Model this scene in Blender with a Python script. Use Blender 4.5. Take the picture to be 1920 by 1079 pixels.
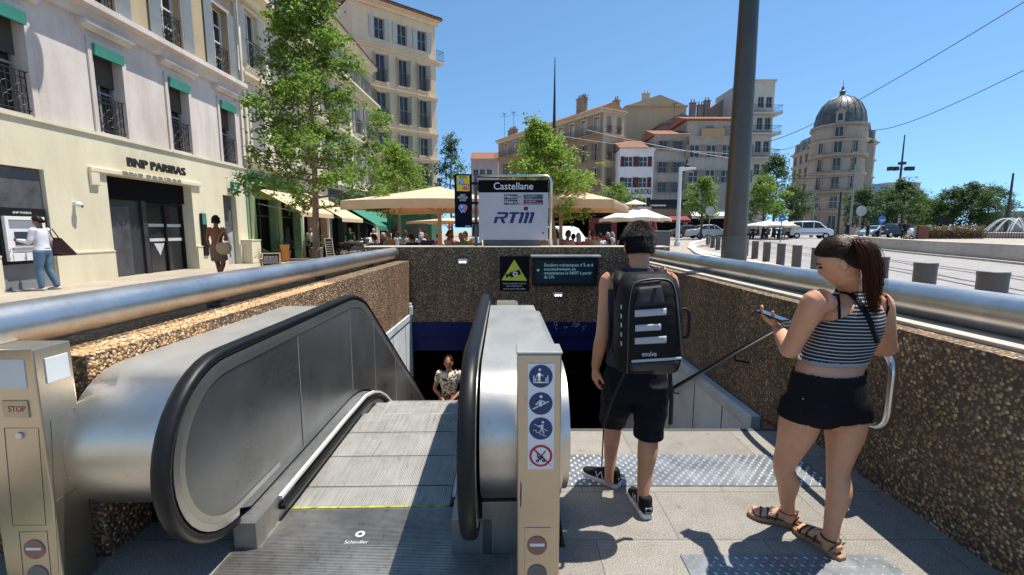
import bpy, bmesh, math, random
from mathutils import Vector, Matrix, noise
from mathutils.bvhtree import BVHTree
V = Vector
R = math.radians
sc = bpy.context.scene
for o_ in list(bpy.data.objects): bpy.data.objects.remove(o_)
random.seed(7)
# ------------------------------------------------------------------ camera
F = 850.0; TH = math.atan(107/850); EYE = 1.65
cd = bpy.data.cameras.new('camera'); cam = bpy.data.objects.new('camera', cd); sc.collection.objects.link(cam)
cd.sensor_width = 36; cd.lens = F/1920*36; cd.clip_start = .05; cd.clip_end = 3000
cam.location = (0, 0, EYE); cam.rotation_euler = (R(90)-TH, 0, 0)
sc.camera = cam
# ------------------------------------------------------------------ sky, sun, exposure
SEL, SAZ = R(70), R(70)      # elevation; azimuth clockwise from +Y
w = bpy.data.worlds.new('World'); sc.world = w; w.use_nodes = True
nt = w.node_tree; nt.nodes.clear()
sky = nt.nodes.new('ShaderNodeTexSky'); sky.sky_type = 'NISHITA'; sky.sun_disc = False
sky.sun_elevation = SEL; sky.sun_rotation = SAZ; sky.air_density = 1.0; sky.dust_density = .0; sky.ozone_density = 1.6; sky.altitude = 0
bg = nt.nodes.new('ShaderNodeBackground'); bg.inputs[1].default_value = .108
tcw = nt.nodes.new('ShaderNodeTexCoord'); mpw = nt.nodes.new('ShaderNodeMapping'); mpw.inputs['Location'].default_value = (0, 0, .14)   # look the sky up a little higher: less white at the horizon
nt.links.new(tcw.outputs['Generated'], mpw.inputs[0]); nt.links.new(mpw.outputs[0], sky.inputs[0])
wo = nt.nodes.new('ShaderNodeOutputWorld')
tint = nt.nodes.new('ShaderNodeMix'); tint.data_type = 'RGBA'; tint.blend_type = 'MULTIPLY'; tint.inputs[0].default_value = 1; tint.inputs[7].default_value = (.84, 1.07, 1.12, 1)
nt.links.new(sky.outputs[0], tint.inputs[6]); nt.links.new(tint.outputs[2], bg.inputs[0]); nt.links.new(bg.outputs[0], wo.inputs[0])
sl = bpy.data.lights.new('sun', 'SUN'); sl.energy = 5.0; sl.angle = R(.5); sl.color = (1, .94, .84)
so = bpy.data.objects.new('sun', sl); sc.collection.objects.link(so)
sund = V((math.sin(SAZ)*math.cos(SEL), math.cos(SAZ)*math.cos(SEL), math.sin(SEL)))
so.rotation_euler = sund.to_track_quat('Z', 'Y').to_euler(); so.location = sund*50
sc.view_settings.view_transform = 'Standard'; sc.view_settings.look = 'None'
sc.view_settings.exposure = 0.66; sc.view_settings.gamma = 1
sc.render.engine = 'CYCLES'
# ------------------------------------------------------------------ helpers
def raydir(px, py):
    u = (px-960)/F; v = (539.5-py)/F
    return V((u, math.cos(TH)+v*math.sin(TH), v*math.cos(TH)-math.sin(TH)))
def at(px, py, Y):
    d = raydir(px, py); t = Y/d.y; return V((d.x*t, Y, EYE+d.z*t))
def atx(px, py, X):
    d = raydir(px, py); t = X/d.x; return V((X, d.y*t, EYE+d.z*t))
def atz(px, py, z):
    d = raydir(px, py); t = (z-EYE)/d.z; return V((d.x*t, d.y*t, z))
def sstep(a, b, x):
    t = min(1, max(0, (x-a)/(b-a))); return t*t*(3-2*t)
def gz(x, y):     # height of the plaza
    return .27-.24*sstep(18, 30, y)*(1-sstep(-2, 6, x))+.52*sstep(24, 45, y)*sstep(3, 14, x)
PM = {}
def link(o): sc.collection.objects.link(o); return o
def tag(o, label=None, cat=None, group=None, kind=None):
    if label: o['label'] = label
    if cat: o['category'] = cat
    if group: o['group'] = group
    if kind: o['kind'] = kind
    return o
def thing(name, label, cat, loc=(0, 0, 0), rz=0, group=None):
    o = link(bpy.data.objects.new(name, None)); o.location = loc; o.rotation_euler = (0, 0, rz); o.empty_display_size = .2
    PM[o.name] = Matrix.Translation(V(loc)) @ Matrix.Rotation(rz, 4, 'Z')
    return tag(o, label, cat, group)
def frames(path):
    n = len(path); out = []; nrm = None
    for i in range(n):
        a = path[max(0, i-1)]; b = path[min(n-1, i+1)]; t = (b-a)
        t = t.normalized() if t.length > 1e-9 else V((0, 0, 1))
        if nrm is None:
            nrm = V((0, 0, 1)) if abs(t.z) < .9 else V((1, 0, 0))
        nrm = (nrm-t*nrm.dot(t))
        if nrm.length < 1e-6: nrm = t.orthogonal()
        nrm.normalize(); out.append((t, nrm, t.cross(nrm)))
    return out
class MB:
    def __init__(s, M=None): s.v = []; s.f = []; s.M = M
    def add(s, vs, fs):
        k = len(s.v)
        if s.M is not None: vs = [s.M @ V(p) for p in vs]
        s.v += [tuple(p) for p in vs]; s.f += [tuple(i+k for i in f) for f in fs]; return s
    def box(s, x0, x1, y0, y1, z0, z1):
        vs = [(x, y, z) for x in (x0, x1) for y in (y0, y1) for z in (z0, z1)]
        return s.add(vs, [(0, 1, 3, 2), (4, 6, 7, 5), (0, 4, 5, 1), (2, 3, 7, 6), (0, 2, 6, 4), (1, 5, 7, 3)])
    def quad(s, a, b, c, d): return s.add([a, b, c, d], [(0, 1, 2, 3)])
    def bar(s, a, b, wd, h=None):
        a = V(a); b = V(b); h = h or wd; t = (b-a).normalized(); u = V((0, 0, 1)) if abs(t.z) < .95 else V((1, 0, 0))
        sd = t.cross(u).normalized()*wd/2; up = sd.cross(t).normalized()*h/2
        vs = [p+i*sd+j*up for p in (a, b) for i, j in ((-1, -1), (1, -1), (1, 1), (-1, 1))]
        return s.add(vs, [(3, 2, 1, 0), (4, 5, 6, 7), (0, 1, 5, 4), (1, 2, 6, 5), (2, 3, 7, 6), (3, 0, 4, 7)])
    def tube(s, path, r, seg=12, cap=True, closed=False):
        path = [V(p) for p in path]; n = len(path); fr = frames(path); vs = []
        for i, (p, (t, a, b)) in enumerate(zip(path, fr)):
            rr = r[i] if isinstance(r, (list, tuple)) else r
            for k in range(seg):
                g = 2*math.pi*k/seg; vs.append(p+(a*math.cos(g)+b*math.sin(g))*rr)
        fs = [(i*seg+k, i*seg+(k+1) % seg, (i+1)*seg+(k+1) % seg, (i+1)*seg+k) for i in range(n-1) for k in range(seg)]
        if closed: fs += [((n-1)*seg+k, (n-1)*seg+(k+1) % seg, (k+1) % seg, k) for k in range(seg)]
        elif cap: fs += [tuple(range(seg-1, -1, -1)), tuple((n-1)*seg+k for k in range(seg))]
        return s.add(vs, fs)
    def cyl(s, a, b, r0, r1=None, seg=16):
        return s.tube([a, b], [r0, r0 if r1 is None else r1], seg)
    def lathe(s, prof, seg=24, c=(0, 0, 0)):
        vs = []; n = len(prof)
        for r, z in prof:
            for k in range(seg):
                g = 2*math.pi*k/seg; vs.append((c[0]+r*math.cos(g), c[1]+r*math.sin(g), c[2]+z))
        fs = [(i*seg+k, i*seg+(k+1) % seg, (i+1)*seg+(k+1) % seg, (i+1)*seg+k) for i in range(n-1) for k in range(seg)]
        fs += [tuple(range(seg-1, -1, -1)), tuple((n-1)*seg+k for k in range(seg))]
        return s.add(vs, fs)
    def prism(s, poly, axis, a, b):   # poly 2-D; axis 'x': (y,z), 'y': (x,z), 'z': (x,y)
        n = len(poly)
        mk = {'x': lambda p, t: (t, p[0], p[1]), 'y': lambda p, t: (p[0], t, p[1]), 'z': lambda p, t: (p[0], p[1], t)}[axis]
        vs = [mk(p, a) for p in poly]+[mk(p, b) for p in poly]
        return s.add(vs, [tuple(range(n)), tuple(range(2*n-1, n-1, -1))]+[(i, (i+1) % n+0, (i+1) % n+n, i+n) for i in range(n)])
    def ball(s, c, rx, ry=None, rz=None, seg=16, ring=10, rot=None):
        ry = rx if ry is None else ry; rz = rx if rz is None else rz; vs = []
        for i in range(ring+1):
            t = math.pi*i/ring
            for k in range(seg):
                g = 2*math.pi*k/seg
                p = V((rx*math.sin(t)*math.cos(g), ry*math.sin(t)*math.sin(g), rz*math.cos(t)))
                if rot is not None: p = rot @ p
                vs.append(V(c)+p)
        fs = [(i*seg+k, (i+1)*seg+k, (i+1)*seg+(k+1) % seg, i*seg+(k+1) % seg) for i in range(ring) for k in range(seg)]
        return s.add(vs, fs)
    def disc(s, c, r, n, seg=24, th=.002):
        n = V(n).normalized(); c = V(c); return s.tube([c, c+n*th], r, seg)
    def build(s, name, mat, parent=None, smooth=False, bevel=0, world=False, fixn=True, bseg=2):
        me = bpy.data.meshes.new(name); vs = s.v
        if world and parent is not None:
            inv = PM[parent.name].inverted(); vs = [tuple(inv @ V(p)) for p in vs]
        me.from_pydata(vs, [], s.f)
        if fixn:
            bm = bmesh.new(); bm.from_mesh(me)
            bmesh.ops.remove_doubles(bm, verts=bm.verts, dist=1e-5)
            bmesh.ops.recalc_face_normals(bm, faces=bm.faces); bm.to_mesh(me); bm.free()
        return obj(name, me, mat, parent, smooth, bevel, bseg)
def obj(name, me, mat, parent=None, smooth=False, bevel=0, bseg=2):
    o = link(bpy.data.objects.new(name, me))
    if mat is not None and not me.materials: me.materials.append(mat)
    if parent is not None:
        o.parent = parent; PM[o.name] = PM[parent.name]
    else: PM[o.name] = Matrix.Identity(4)
    if smooth is not False and len(me.polygons):
        me.shade_smooth()
        if smooth is not True: me.set_sharp_from_angle(angle=R(smooth))
    if bevel:
        b = o.modifiers.new('bevel', 'BEVEL'); b.width = bevel; b.segments = bseg; b.limit_method = 'ANGLE'; b.angle_limit = R(35)
    return o
def copy_tree(o, parent=None):
    c = o.copy(); sc.collection.objects.link(c); PM[c.name] = PM[o.name]
    if parent is not None: c.parent = parent
    for ch in list(o.children): copy_tree(ch, c)
    return c
def text(name, s, size, mat, parent, origin, right, up, bold=0, depth=.002, align='CENTER', sx=1, shear=0, space=1, maxw=None):
    cu = bpy.data.curves.new(name, 'FONT'); cu.body = s; cu.size = size; cu.offset = bold*size; cu.extrude = depth
    cu.align_x = align; cu.align_y = 'CENTER'; cu.shear = shear; cu.space_character = space; cu.resolution_u = 3; cu.space_line = .95
    t = bpy.data.objects.new('t', cu); me = bpy.data.meshes.new_from_object(t); bpy.data.objects.remove(t)
    r = V(right).normalized(); u = V(up).normalized(); n = r.cross(u)
    if maxw and me.vertices:
        xs = [v.co.x for v in me.vertices]; wd = max(xs)-min(xs); sx = maxw/wd
    M = Matrix((r*sx, u, n)).transposed().to_4x4(); M.translation = V(origin)
    if parent is not None: M = PM[parent.name].inverted() @ M
    me.transform(M); me.materials.clear(); me.name = name
    return obj(name, me, mat, parent)
# ------------------------------------------------------------------ materials
def lin(c):
    c = c/255; return c/12.92 if c <= .04045 else ((c+.055)/1.055)**2.4
def C(r, g, b, k=1): return (lin(r)*k, lin(g)*k, lin(b)*k, 1)
MATS = {}
class NT:
    def __init__(s, name):
        s.m = bpy.data.materials.new(name); s.m.use_nodes = True; s.t = s.m.node_tree
        s.b = s.t.nodes['Principled BSDF']; s.tc = s.t.nodes.new('ShaderNodeTexCoord'); MATS[name] = s.m
    def n(s, ty, **k):
        x = s.t.nodes.new(ty)
        for a, v in k.items():
            if a.startswith('_'): x.inputs[a[1:].replace('_', ' ')].default_value = v
            else: setattr(x, a, v)
        return x
    def l(s, a, b): s.t.links.new(a, b)
    def vec(s, scale=(1, 1, 1), rot=(0, 0, 0), src='Object'):
        mp = s.n('ShaderNodeMapping'); mp.inputs['Scale'].default_value = scale; mp.inputs['Rotation'].default_value = rot
        s.l(s.tc.outputs[src], mp.inputs[0]); return mp.outputs[0]
    def noise(s, scale, vec=None, detail=4, rough=.6):
        x = s.n('ShaderNodeTexNoise'); x.inputs['Scale'].default_value = scale; x.inputs['Detail'].default_value = detail; x.inputs['Roughness'].default_value = rough
        s.l(vec if vec is not None else s.vec(), x.inputs['Vector']); return x.outputs['Fac']
    def ramp(s, fac, stops, interp='LINEAR'):
        x = s.n('ShaderNodeValToRGB'); x.color_ramp.interpolation = interp; e = x.color_ramp.elements
        while len(e) < len(stops): e.new(.5)
        for i, (p, c) in enumerate(stops):
            e[i].position = p; e[i].color = c if len(c) == 4 else (*c, 1)
        s.l(fac, x.inputs[0]); return x.outputs[0]
    def mix(s, fac, a, b, mode='MIX'):
        x = s.n('ShaderNodeMix', data_type='RGBA', blend_type=mode)
        for v, i in ((fac, 0), (a, 6), (b, 7)):
            if hasattr(v, 'is_linked'): s.l(v, x.inputs[i])
            else: x.inputs[i].default_value = v
        return x.outputs[2]
    def math(s, op, a, b=0.):
        x = s.n('ShaderNodeMath', operation=op)
        for v, i in ((a, 0), (b, 1)):
            if hasattr(v, 'is_linked'): s.l(v, x.inputs[i])
            else: x.inputs[i].default_value = v
        return x.outputs[0]
    def bump(s, h, strength=.3, dist=.01):
        x = s.n('ShaderNodeBump'); x.inputs['Strength'].default_value = strength; x.inputs['Distance'].default_value = dist
        s.l(h, x.inputs['Height'])
        if s.b.inputs['Normal'].is_linked: s.l(s.b.inputs['Normal'].links[0].from_socket, x.inputs['Normal'])
        s.l(x.outputs[0], s.b.inputs['Normal'])
    def col(s, c):
        if hasattr(c, 'is_linked'): s.l(c, s.b.inputs['Base Color'])
        else: s.b.inputs['Base Color'].default_value = c
    def set(s, **k):
        for a, v in k.items():
            i = s.b.inputs[a.replace('_', ' ')]
            if hasattr(v, 'is_linked'): s.l(v, i)
            else: i.default_value = v
def M(name, c, rough=.6, metal=0, var=.12, vs=3, bump=0, bs=40, stretch=(1, 1, 1), spec=None, fine=0, bd=.01):
    if name in MATS: return MATS[name]
    t = NT(name); vec = t.vec(stretch)
    f = t.noise(vs, vec, 5, .65)
    dk = tuple(x*(1-var*1.6) for x in c[:3])+(1,); lt = tuple(min(1, x*(1+var)) for x in c[:3])+(1,)
    cc = t.ramp(f, [(.3, dk), (.7, lt)])
    if fine:
        f2 = t.noise(bs*1.5, vec, 2); cc = t.mix(fine, cc, t.ramp(f2, [(.35, (0, 0, 0, 1)), (.65, (1, 1, 1, 1))]), 'OVERLAY')
    t.col(cc); t.set(Roughness=t.ramp(f, [(.2, (max(0, rough-.08),)*3), (.8, (min(1, rough+.1),)*3)]), Metallic=metal)
    if spec is not None: t.b.inputs['Specular IOR Level'].default_value = spec
    if bump: t.bump(t.noise(bs, vec, 3), bump, bd)
    return t.m
def m_aggregate(name, dark=1.0, scale=55, grey=.1):
    t = NT(name); vec = t.vec()
    wn = t.noise(6, vec, 3)
    vo = t.n('ShaderNodeTexVoronoi'); vo.inputs['Scale'].default_value = scale; vo.inputs['Randomness'].default_value = 1; t.l(vec, vo.inputs['Vector'])
    sep = t.n('ShaderNodeSeparateColor'); t.l(vo.outputs['Color'], sep.inputs[0])
    k = dark
    base = t.ramp(sep.outputs[0], [(0, C(95, 62, 38, k)), (.25, C(150, 104, 62, k)), (.45, C(186, 140, 88, k)), (.6, C(120, 100, 82, k)), (.75, C(205, 172, 122, k)), (.9, C(170, 120, 75, k)), (1, C(226, 205, 165, k))])
    base = t.mix(t.ramp(sep.outputs[1], [(.885, (0, 0, 0, 1)), (.9, (1, 1, 1, 1))]), base, C(232, 206, 156, k)); base = t.mix(t.ramp(sep.outputs[2], [(.8, (0, 0, 0, 1)), (.82, (1, 1, 1, 1))]), base, C(72, 56, 44, k))
    mort = C(80, 60, 42, k)
    e = t.ramp(vo.outputs['Distance'], [(.42, (1, 1, 1, 1)), (.62, (0, 0, 0, 1))])
    cc = t.mix(e, mort, base)
    cc = t.mix(.55, cc, t.ramp(wn, [(.3, (.55, .55, .55, 1)), (.7, (1, 1, 1, 1))]), 'MULTIPLY')
    st = t.noise(1.1, t.vec((1, 1, .35)), 4)
    cc = t.mix(.45, cc, t.ramp(st, [(.35, (.55, .5, .45, 1)), (.6, (1, 1, 1, 1))]), 'MULTIPLY')
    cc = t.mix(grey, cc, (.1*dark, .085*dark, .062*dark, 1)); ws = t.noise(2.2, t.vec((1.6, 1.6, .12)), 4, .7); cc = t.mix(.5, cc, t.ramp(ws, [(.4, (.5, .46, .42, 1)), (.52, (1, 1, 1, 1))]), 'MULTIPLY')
    t.col(cc); t.set(Roughness=.62)
    h = t.ramp(vo.outputs['Distance'], [(0, (1, 1, 1, 1)), (.35, (.75, .75, .75, 1)), (.65, (0, 0, 0, 1))])
    t.bump(h, 1.0, .009); return t.m
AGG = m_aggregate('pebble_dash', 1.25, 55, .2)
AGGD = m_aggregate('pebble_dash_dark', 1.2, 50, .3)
def m_steel(name, c, rough=.28, stretch=(1, 60, 60), aniso=0, sm=.12, dirt=.25, top=False):
    t = NT(name)
    f = t.noise(8, t.vec(stretch), 3); g = t.noise(1.6, t.vec(), 6, .7)
    gr = t.noise(26, t.vec((1, 1, .6)), 4, .8)
    cc = t.mix(dirt, c, t.ramp(g, [(.3, (.35, .33, .3, 1)), (.7, (1, 1, 1, 1))]), 'MULTIPLY')
    cc = t.mix(dirt*.7, cc, t.ramp(gr, [(.3, (.35, .3, .25, 1)), (.42, (1, 1, 1, 1))]), 'MULTIPLY')
    if top:
        sp = t.n('ShaderNodeSeparateXYZ'); t.l(t.tc.outputs['Object'], sp.inputs[0]); k_ = t.ramp(sp.outputs[2], [(.93, (0, 0, 0, 1)), (.973, (.8, .8, .8, 1))])
        cc = t.mix(k_, cc, t.mix(.6, (.4, .4, .37, 1), t.ramp(t.noise(5, t.vec((1, .5, 1)), 6, .75), [(.35, (.5, .5, .48, 1)), (.6, (1, 1, 1, 1))]), 'MULTIPLY')); t.set(Metallic=t.math('SUBTRACT', 1.0, t.math('MULTIPLY', k_, .7)))
    else: t.set(Metallic=1)
    t.col(cc)
    r = t.math('ADD', t.math('MULTIPLY', f, sm), t.math('MULTIPLY', g, sm)); r = t.math('ADD', r, rough-sm)
    t.set(Roughness=r); t.bump(f, .12, .002)
    t.b.inputs['Anisotropic'].default_value = aniso
    return t.m
STEEL = m_steel('brushed_steel', (.62, .6, .57, 1), .36, (60, 1, 60) if 0 else (3, 60, 60))
STEELX = m_steel('brushed_steel_cladding', (.66, .63, .58, 1), .36, (2, 50, 50), dirt=.3, top=True)
STEELD = m_steel('dusty_steel_deck', (.42, .42, .4, 1), .5, (20, 2, 20), sm=.2, dirt=.6)
PIPE = m_steel('pipe_steel', (.68, .67, .65, 1), .36, (4, .6, 4), sm=.1, dirt=.45)
POSTM = m_steel('post_steel', (.55, .48, .38, 1), .4, (40, 40, 1.2), sm=.12, dirt=.25)  # tan tint stands in for warm ground reflected in the steel
PANELM = M('satin_steel_panel', (.3, .31, .325, 1), .3, .9, .22, 1.1)
BLACKR = M('black_rubber', (.008, .008, .009, 1), .42, 0, .3, 3, spec=.25)
BLACK = M('black_plastic', (.01, .01, .011, 1), .45, spec=.2)
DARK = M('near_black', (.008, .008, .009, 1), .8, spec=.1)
ALU = m_steel('ribbed_aluminium', (.62, .61, .58, 1), .5, (90, 2.2, 30), sm=.2, dirt=.5); ALU.node_tree.nodes['Principled BSDF'].inputs['Metallic'].default_value = .35
WHITE = M('white_paint', (.74, .74, .72, 1), .5, var=.05)
CLAD = M('white_cladding', (.62, .66, .68, 1), .4, var=.1, vs=1.5)
BLUEP = M('dark_blue_lintel', (.005, .01, .075, 1), .5, var=.25, spec=.1)
GREYP = M('grey_post_paint', (.105, .1, .095, 1), .5, .2, var=.2)
GLASS = M('window_glass', (.02, .024, .028, 1), .08, 0, .3, .8, spec=.8)
def m_tread(name):
    t = NT(name); s1 = t.noise(1, t.vec((110, 1.6, 1)), 4, .75); s2 = t.noise(1, t.vec((22, 9, 1)), 5, .8); s3 = t.noise(2.3, None, 5, .7)
    cc = t.mix(.5, (.6, .59, .56, 1), t.ramp(s1, [(.34, (.32, .31, .3, 1)), (.5, (.95, .95, .95, 1)), (.7, (1.15, 1.15, 1.15, 1))]), 'MULTIPLY'); cc = t.mix(.6, cc, t.ramp(s2, [(.33, (.35, .33, .3, 1)), (.43, (1, 1, 1, 1))]), 'MULTIPLY'); cc = t.mix(.5, cc, t.ramp(s3, [(.35, (.6, .58, .55, 1)), (.6, (1, 1, 1, 1))]), 'MULTIPLY')
    t.col(cc); t.set(Roughness=.5, Metallic=.4); return t.m
def m_granite(name, c, joint=(1.2, .6), jc=.5, spk=.5, rot=0, offs=.5):
    t = NT(name); vec = t.vec()
    f = t.noise(150, vec, 3, .75); g = t.noise(1.3, vec, 6, .7); h = t.noise(9, vec, 5, .7)
    br = t.n('ShaderNodeTexBrick'); br.inputs['Scale'].default_value = 1; br.inputs['Brick Width'].default_value = joint[0]; br.inputs['Row Height'].default_value = joint[1]
    br.inputs['Mortar Size'].default_value = .004; br.inputs['Mortar Smooth'].default_value = .1; br.offset = offs
    br.inputs['Color1'].default_value = (1, 1, 1, 1); br.inputs['Color2'].default_value = (.84, .84, .84, 1); br.inputs['Mortar'].default_value = (jc,)*3+(1,)
    t.l(t.vec(rot=(0, 0, rot)), br.inputs['Vector'])
    cc = t.mix(spk, c, t.ramp(f, [(.36, (.18, .17, .16, 1)), (.48, (.9, .9, .9, 1)), (.56, (1.1, 1.1, 1.1, 1)), (.64, (1.9, 1.85, 1.75, 1))]), 'MULTIPLY')
    cc = t.mix(.55, cc, t.ramp(g, [(.3, (.62, .6, .57, 1)), (.65, (1, 1, 1, 1))]), 'MULTIPLY')
    cc = t.mix(.35, cc, t.ramp(h, [(.35, (.6, .58, .55, 1)), (.55, (1, 1, 1, 1))]), 'MULTIPLY')
    cc = t.mix(1, cc, br.outputs['Color'], 'MULTIPLY')
    gv = t.n('ShaderNodeTexVoronoi'); gv.inputs['Scale'].default_value = 5; t.l(vec, gv.inputs['Vector']); cc = t.mix(.55, cc, t.ramp(gv.outputs['Distance'], [(.07, (.45, .44, .42, 1)), (.1, (1, 1, 1, 1))]), 'MULTIPLY')
    t.col(cc); t.set(Roughness=.75); t.bump(f, .2, .002); t.bump(br.outputs['Fac'], -.3, .004); return t.m
GRAN = m_granite('landing_granite', (.27, .25, .222, 1), (.9, .45), .5, .8)
PLAZA = m_granite('plaza_paving', (.4, .345, .28, 1), (1.0, .5), .75, .25)

ALU = m_tread('grooved_step_metal')
# ================================================================== GROUND
def ground():
    xs = sorted(set([-500, -250, -120, -70, -45]+[x for x in range(-30, 61, 2)]+[80, 120, 200, 400, 700]+[-2.75, 3.05]))
    ys = sorted(set([-60, -30, -15, -8, -4]+[-2, 0, 2, 4, 6, 8]+[y for y in range(10, 72, 2)]+[80, 100, 140, 200, 350, 700, 1200]+[9.5]))
    b = MB(); idx = {}
    for i, x in enumerate(xs):
        for j, y in enumerate(ys):
            idx[i, j] = len(b.v); b.v.append((x, y, gz(x, y)))
    for i in range(len(xs)-1):
        for j in range(len(ys)-1):
            if xs[i] >= -2.75-1e-6 and xs[i+1] <= 3.05+1e-6 and -4 <= ys[j] and ys[j+1] <= 9.5+1e-6: continue
            b.f.append((idx[i, j], idx[i+1, j], idx[i+1, j+1], idx[i, j+1]))
    tag(b.build('plaza_ground', PLAZA, smooth=True), kind='structure')
ground()
f = MB(); f.box(-2.75, 3.05, -4, 2.19, -.1, 0); f.box(.28, 2.37, 2.19, 3.62, -.1, 0); f.box(-2.05, -1.47, 2.191, 4.0, -.1, 0)
tag(f.build('landing_floor', GRAN), kind='structure')
k = MB(); k.box(-2.75, 3.05, -4.3, -4.0, -.1, .29); tag(k.build('landing_kerb', GRAN), kind='structure')
# road on the right with tram tracks
ROAD = m_granite('tramway_setts', (.33, .31, .3, 1), (.35, .2), .45, .3, rot=.25)
KERB = M('pale_kerb_stone', (.42, .38, .32, 1), .7, bump=.2)
def strip(name, pts_l, pts_r, mat, dz, kind='structure', sub=1):
    b = MB()
    for (a, c), (a2, c2) in zip(zip(pts_l, pts_r), zip(pts_l[1:], pts_r[1:])):
        n = 10
        for i in range(n):
            for j in range(6):
                q = []
                for (s, t) in ((i/n, j/6), ((i+1)/n, j/6), ((i+1)/n, (j+1)/6), (i/n, (j+1)/6)):
                    l = V(a).lerp(V(a2), s); r_ = V(c).lerp(V(c2), s); p = l.lerp(r_, t); q.append((p.x, p.y, gz(p.x, p.y)+dz))
                b.add(q, [(0, 1, 2, 3)])
    o = b.build(name, mat); return tag(o, kind=kind)
strip('tramway_road', [(6.4, 3), (7.9, 9), (10.8, 16), (13.6, 24), (17, 40), (22, 70)], [(21, 3), (22, 12), (24.4, 26), (27, 38), (44, 56), (70, 70)], ROAD, .006)
RAILM = M('tram_rail_steel', (.08, .075, .07, 1), .5, .6)
for ofs in (0, .6, 2.2, 2.8):
    b = MB(); pl = [(8.6+ofs*1.05, 2), (10.2+ofs, 8), (12.6+ofs, 14), (15+ofs, 21), (17.6+ofs, 30), (20+ofs, 42), (23+ofs, 60)]
    for (p, q) in zip(pl, pl[1:]):
        for i in range(6):
            a = V(p).lerp(V(q), i/6); c = V(p).lerp(V(q), (i+1)/6); nn = V((c.y-a.y, a.x-c.x)).normalized()*.06
            b.add([(v.x, v.y, gz(v.x, v.y)+.0135) for v in (a-nn, a+nn, c+nn, c-nn)], [(0, 1, 2, 3)])
    tag(b.build('tram_rail', RAILM), {0: 'tram rail nearest the bollards', .6: 'second tram rail from the bollards', 2.2: 'third tram rail from the bollards', 2.8: 'tram rail farthest from the bollards'}[ofs]+' in the grey paved tramway', 'tram rail', 'tram rails in the paving')
# ================================================================== STAIRWELL
def pebbles(b, x0, x1, y0, y1, z, n, side=False, zr=(.3, 1.05), seed=1):
    rnd = random.Random(seed); ico = bmesh.new(); bmesh.ops.create_icosphere(ico, subdivisions=2, radius=1)
    vs = [v.co.copy() for v in ico.verts]; fs = [tuple(v.index for v in f.verts) for f in ico.faces]; ico.free()
    for i in range(n):
        r = rnd.uniform(.006, .012); a = rnd.uniform(0, 6.28); q = rnd.uniform(.55, .9)
        y = rnd.uniform(y0, y1)
        c = V((x1-.001, y, rnd.uniform(*zr))) if side else V((rnd.uniform(x0, x1), y, z-.001))
        Mx = Matrix.Rotation(a, 3, 'X' if side else 'Z') @ Matrix.Diagonal((.45 if side else 1, q if not side else 1, .5 if not side else q))
        b.add([c+Mx @ v*r for v in vs], fs)
t = NT('loose_pebble_stone'); g_ = t.n('ShaderNodeNewGeometry')
t.col(t.ramp(g_.outputs['Random Per Island'], [(0, C(120, 82, 48)), (.2, C(176, 128, 76)), (.4, C(200, 158, 104)), (.55, C(146, 118, 88)), (.7, C(218, 190, 146)), (.85, C(180, 134, 84)), (1, C(234, 216, 180))])); t.set(Roughness=.5)
PEB = t.m
W1 = thing('stairwell_wall', 'sunlit brown pebble-dash wall along the left of the escalator', 'wall', (-2.4, 5.6, 0))
b = MB(); b.box(-2.75, -2.05, 2.12, 9.1, 0, 1.05); b.build('pebble_face', AGG, W1, world=True)
b = MB(); pebbles(b, -2.22, -2.05, 2.13, 5.2, 1.05, 3300, seed=3); pebbles(b, 0, -2.05, 2.13, 3.0, 0, 1700, True, (.55, 1.05), 4)
b.build('embedded_pebbles', PEB, W1, world=True, smooth=True, fixn=False)
b = MB(); b.box(-2.45, -2.04, 4.2, 9.08, -3.6, -.13); b.build('white_cladding', CLAD, W1, world=True)
b = MB(); b.box(-2.46, -2.02, 4.2, 9.09, -.128, -.005); b.build('cladding_cap', M('grey_cap_trim', (.5, .53, .55, 1), .4), W1, world=True, bevel=.01)
b = MB()
for y in (4.9, 5.8, 6.7, 7.6, 8.5): b.box(-2.039, -2.036, y, y+.012, -3.5, -.14)
b.build('cladding_joints', DARK, W1, world=True)
b = MB(); b.box(-2.045, -1.98, 8.85, 9.0, -.02, .16); b.box(-2.045, -2.0, 8.88, 8.98, .17, .22); b.build('junction_box', CLAD, W1, world=True, bevel=.01)
W2 = thing('stairwell_wall', 'long shaded brown pebble-dash wall to the right of the stairs beside the tank-top woman', 'wall', (2.7, 5, 0))
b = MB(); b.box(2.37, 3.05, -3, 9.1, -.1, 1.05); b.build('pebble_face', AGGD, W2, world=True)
b = MB(); b.box(2.5, 3.049, -3, 9.1, 1.051, 1.075); b.build('stone_coping', KERB, W2, world=True, bevel=.006)
b = MB(); b.prism([(4.15, -.24), (4.15, -.5), (9.08, -3.6), (9.08, -.24)], 'x', 2.3, 2.368); b.build('white_cladding', CLAD, W2, world=True)
b = MB(); b.box(2.27, 2.369, 4.12, 9.08, -.238, -.1); b.build('cladding_cap', MATS['grey_cap_trim'], W2, world=True, bevel=.01)
b = MB()
for y in (4.75, 5.5, 6.3, 7.2, 8.1): b.box(2.296, 2.299, y, y+.012, -3.5+(9-y)*.3, -.24)
b.build('cladding_joints', DARK, W2, world=True)
W3 = thing('stairwell_wall', 'shaded pebble-dash end wall over the blue lintel, carrying the display and warning sign', 'wall', (0, 9.3, 0))
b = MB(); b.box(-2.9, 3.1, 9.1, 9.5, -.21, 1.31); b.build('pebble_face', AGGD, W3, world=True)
b = MB(); b.box(-2.95, 3.15, 9.06, 9.56, 1.311, 1.335); b.build('stone_coping', M('cream_coping', (.55, .47, .38, 1), .7, bump=.3), W3, world=True, bevel=.006)
b = MB(); b.box(-2.9, 3.1, 9.07, 9.5, -.5, -.212); b.build('blue_lintel', BLUEP, W3, world=True)
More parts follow.
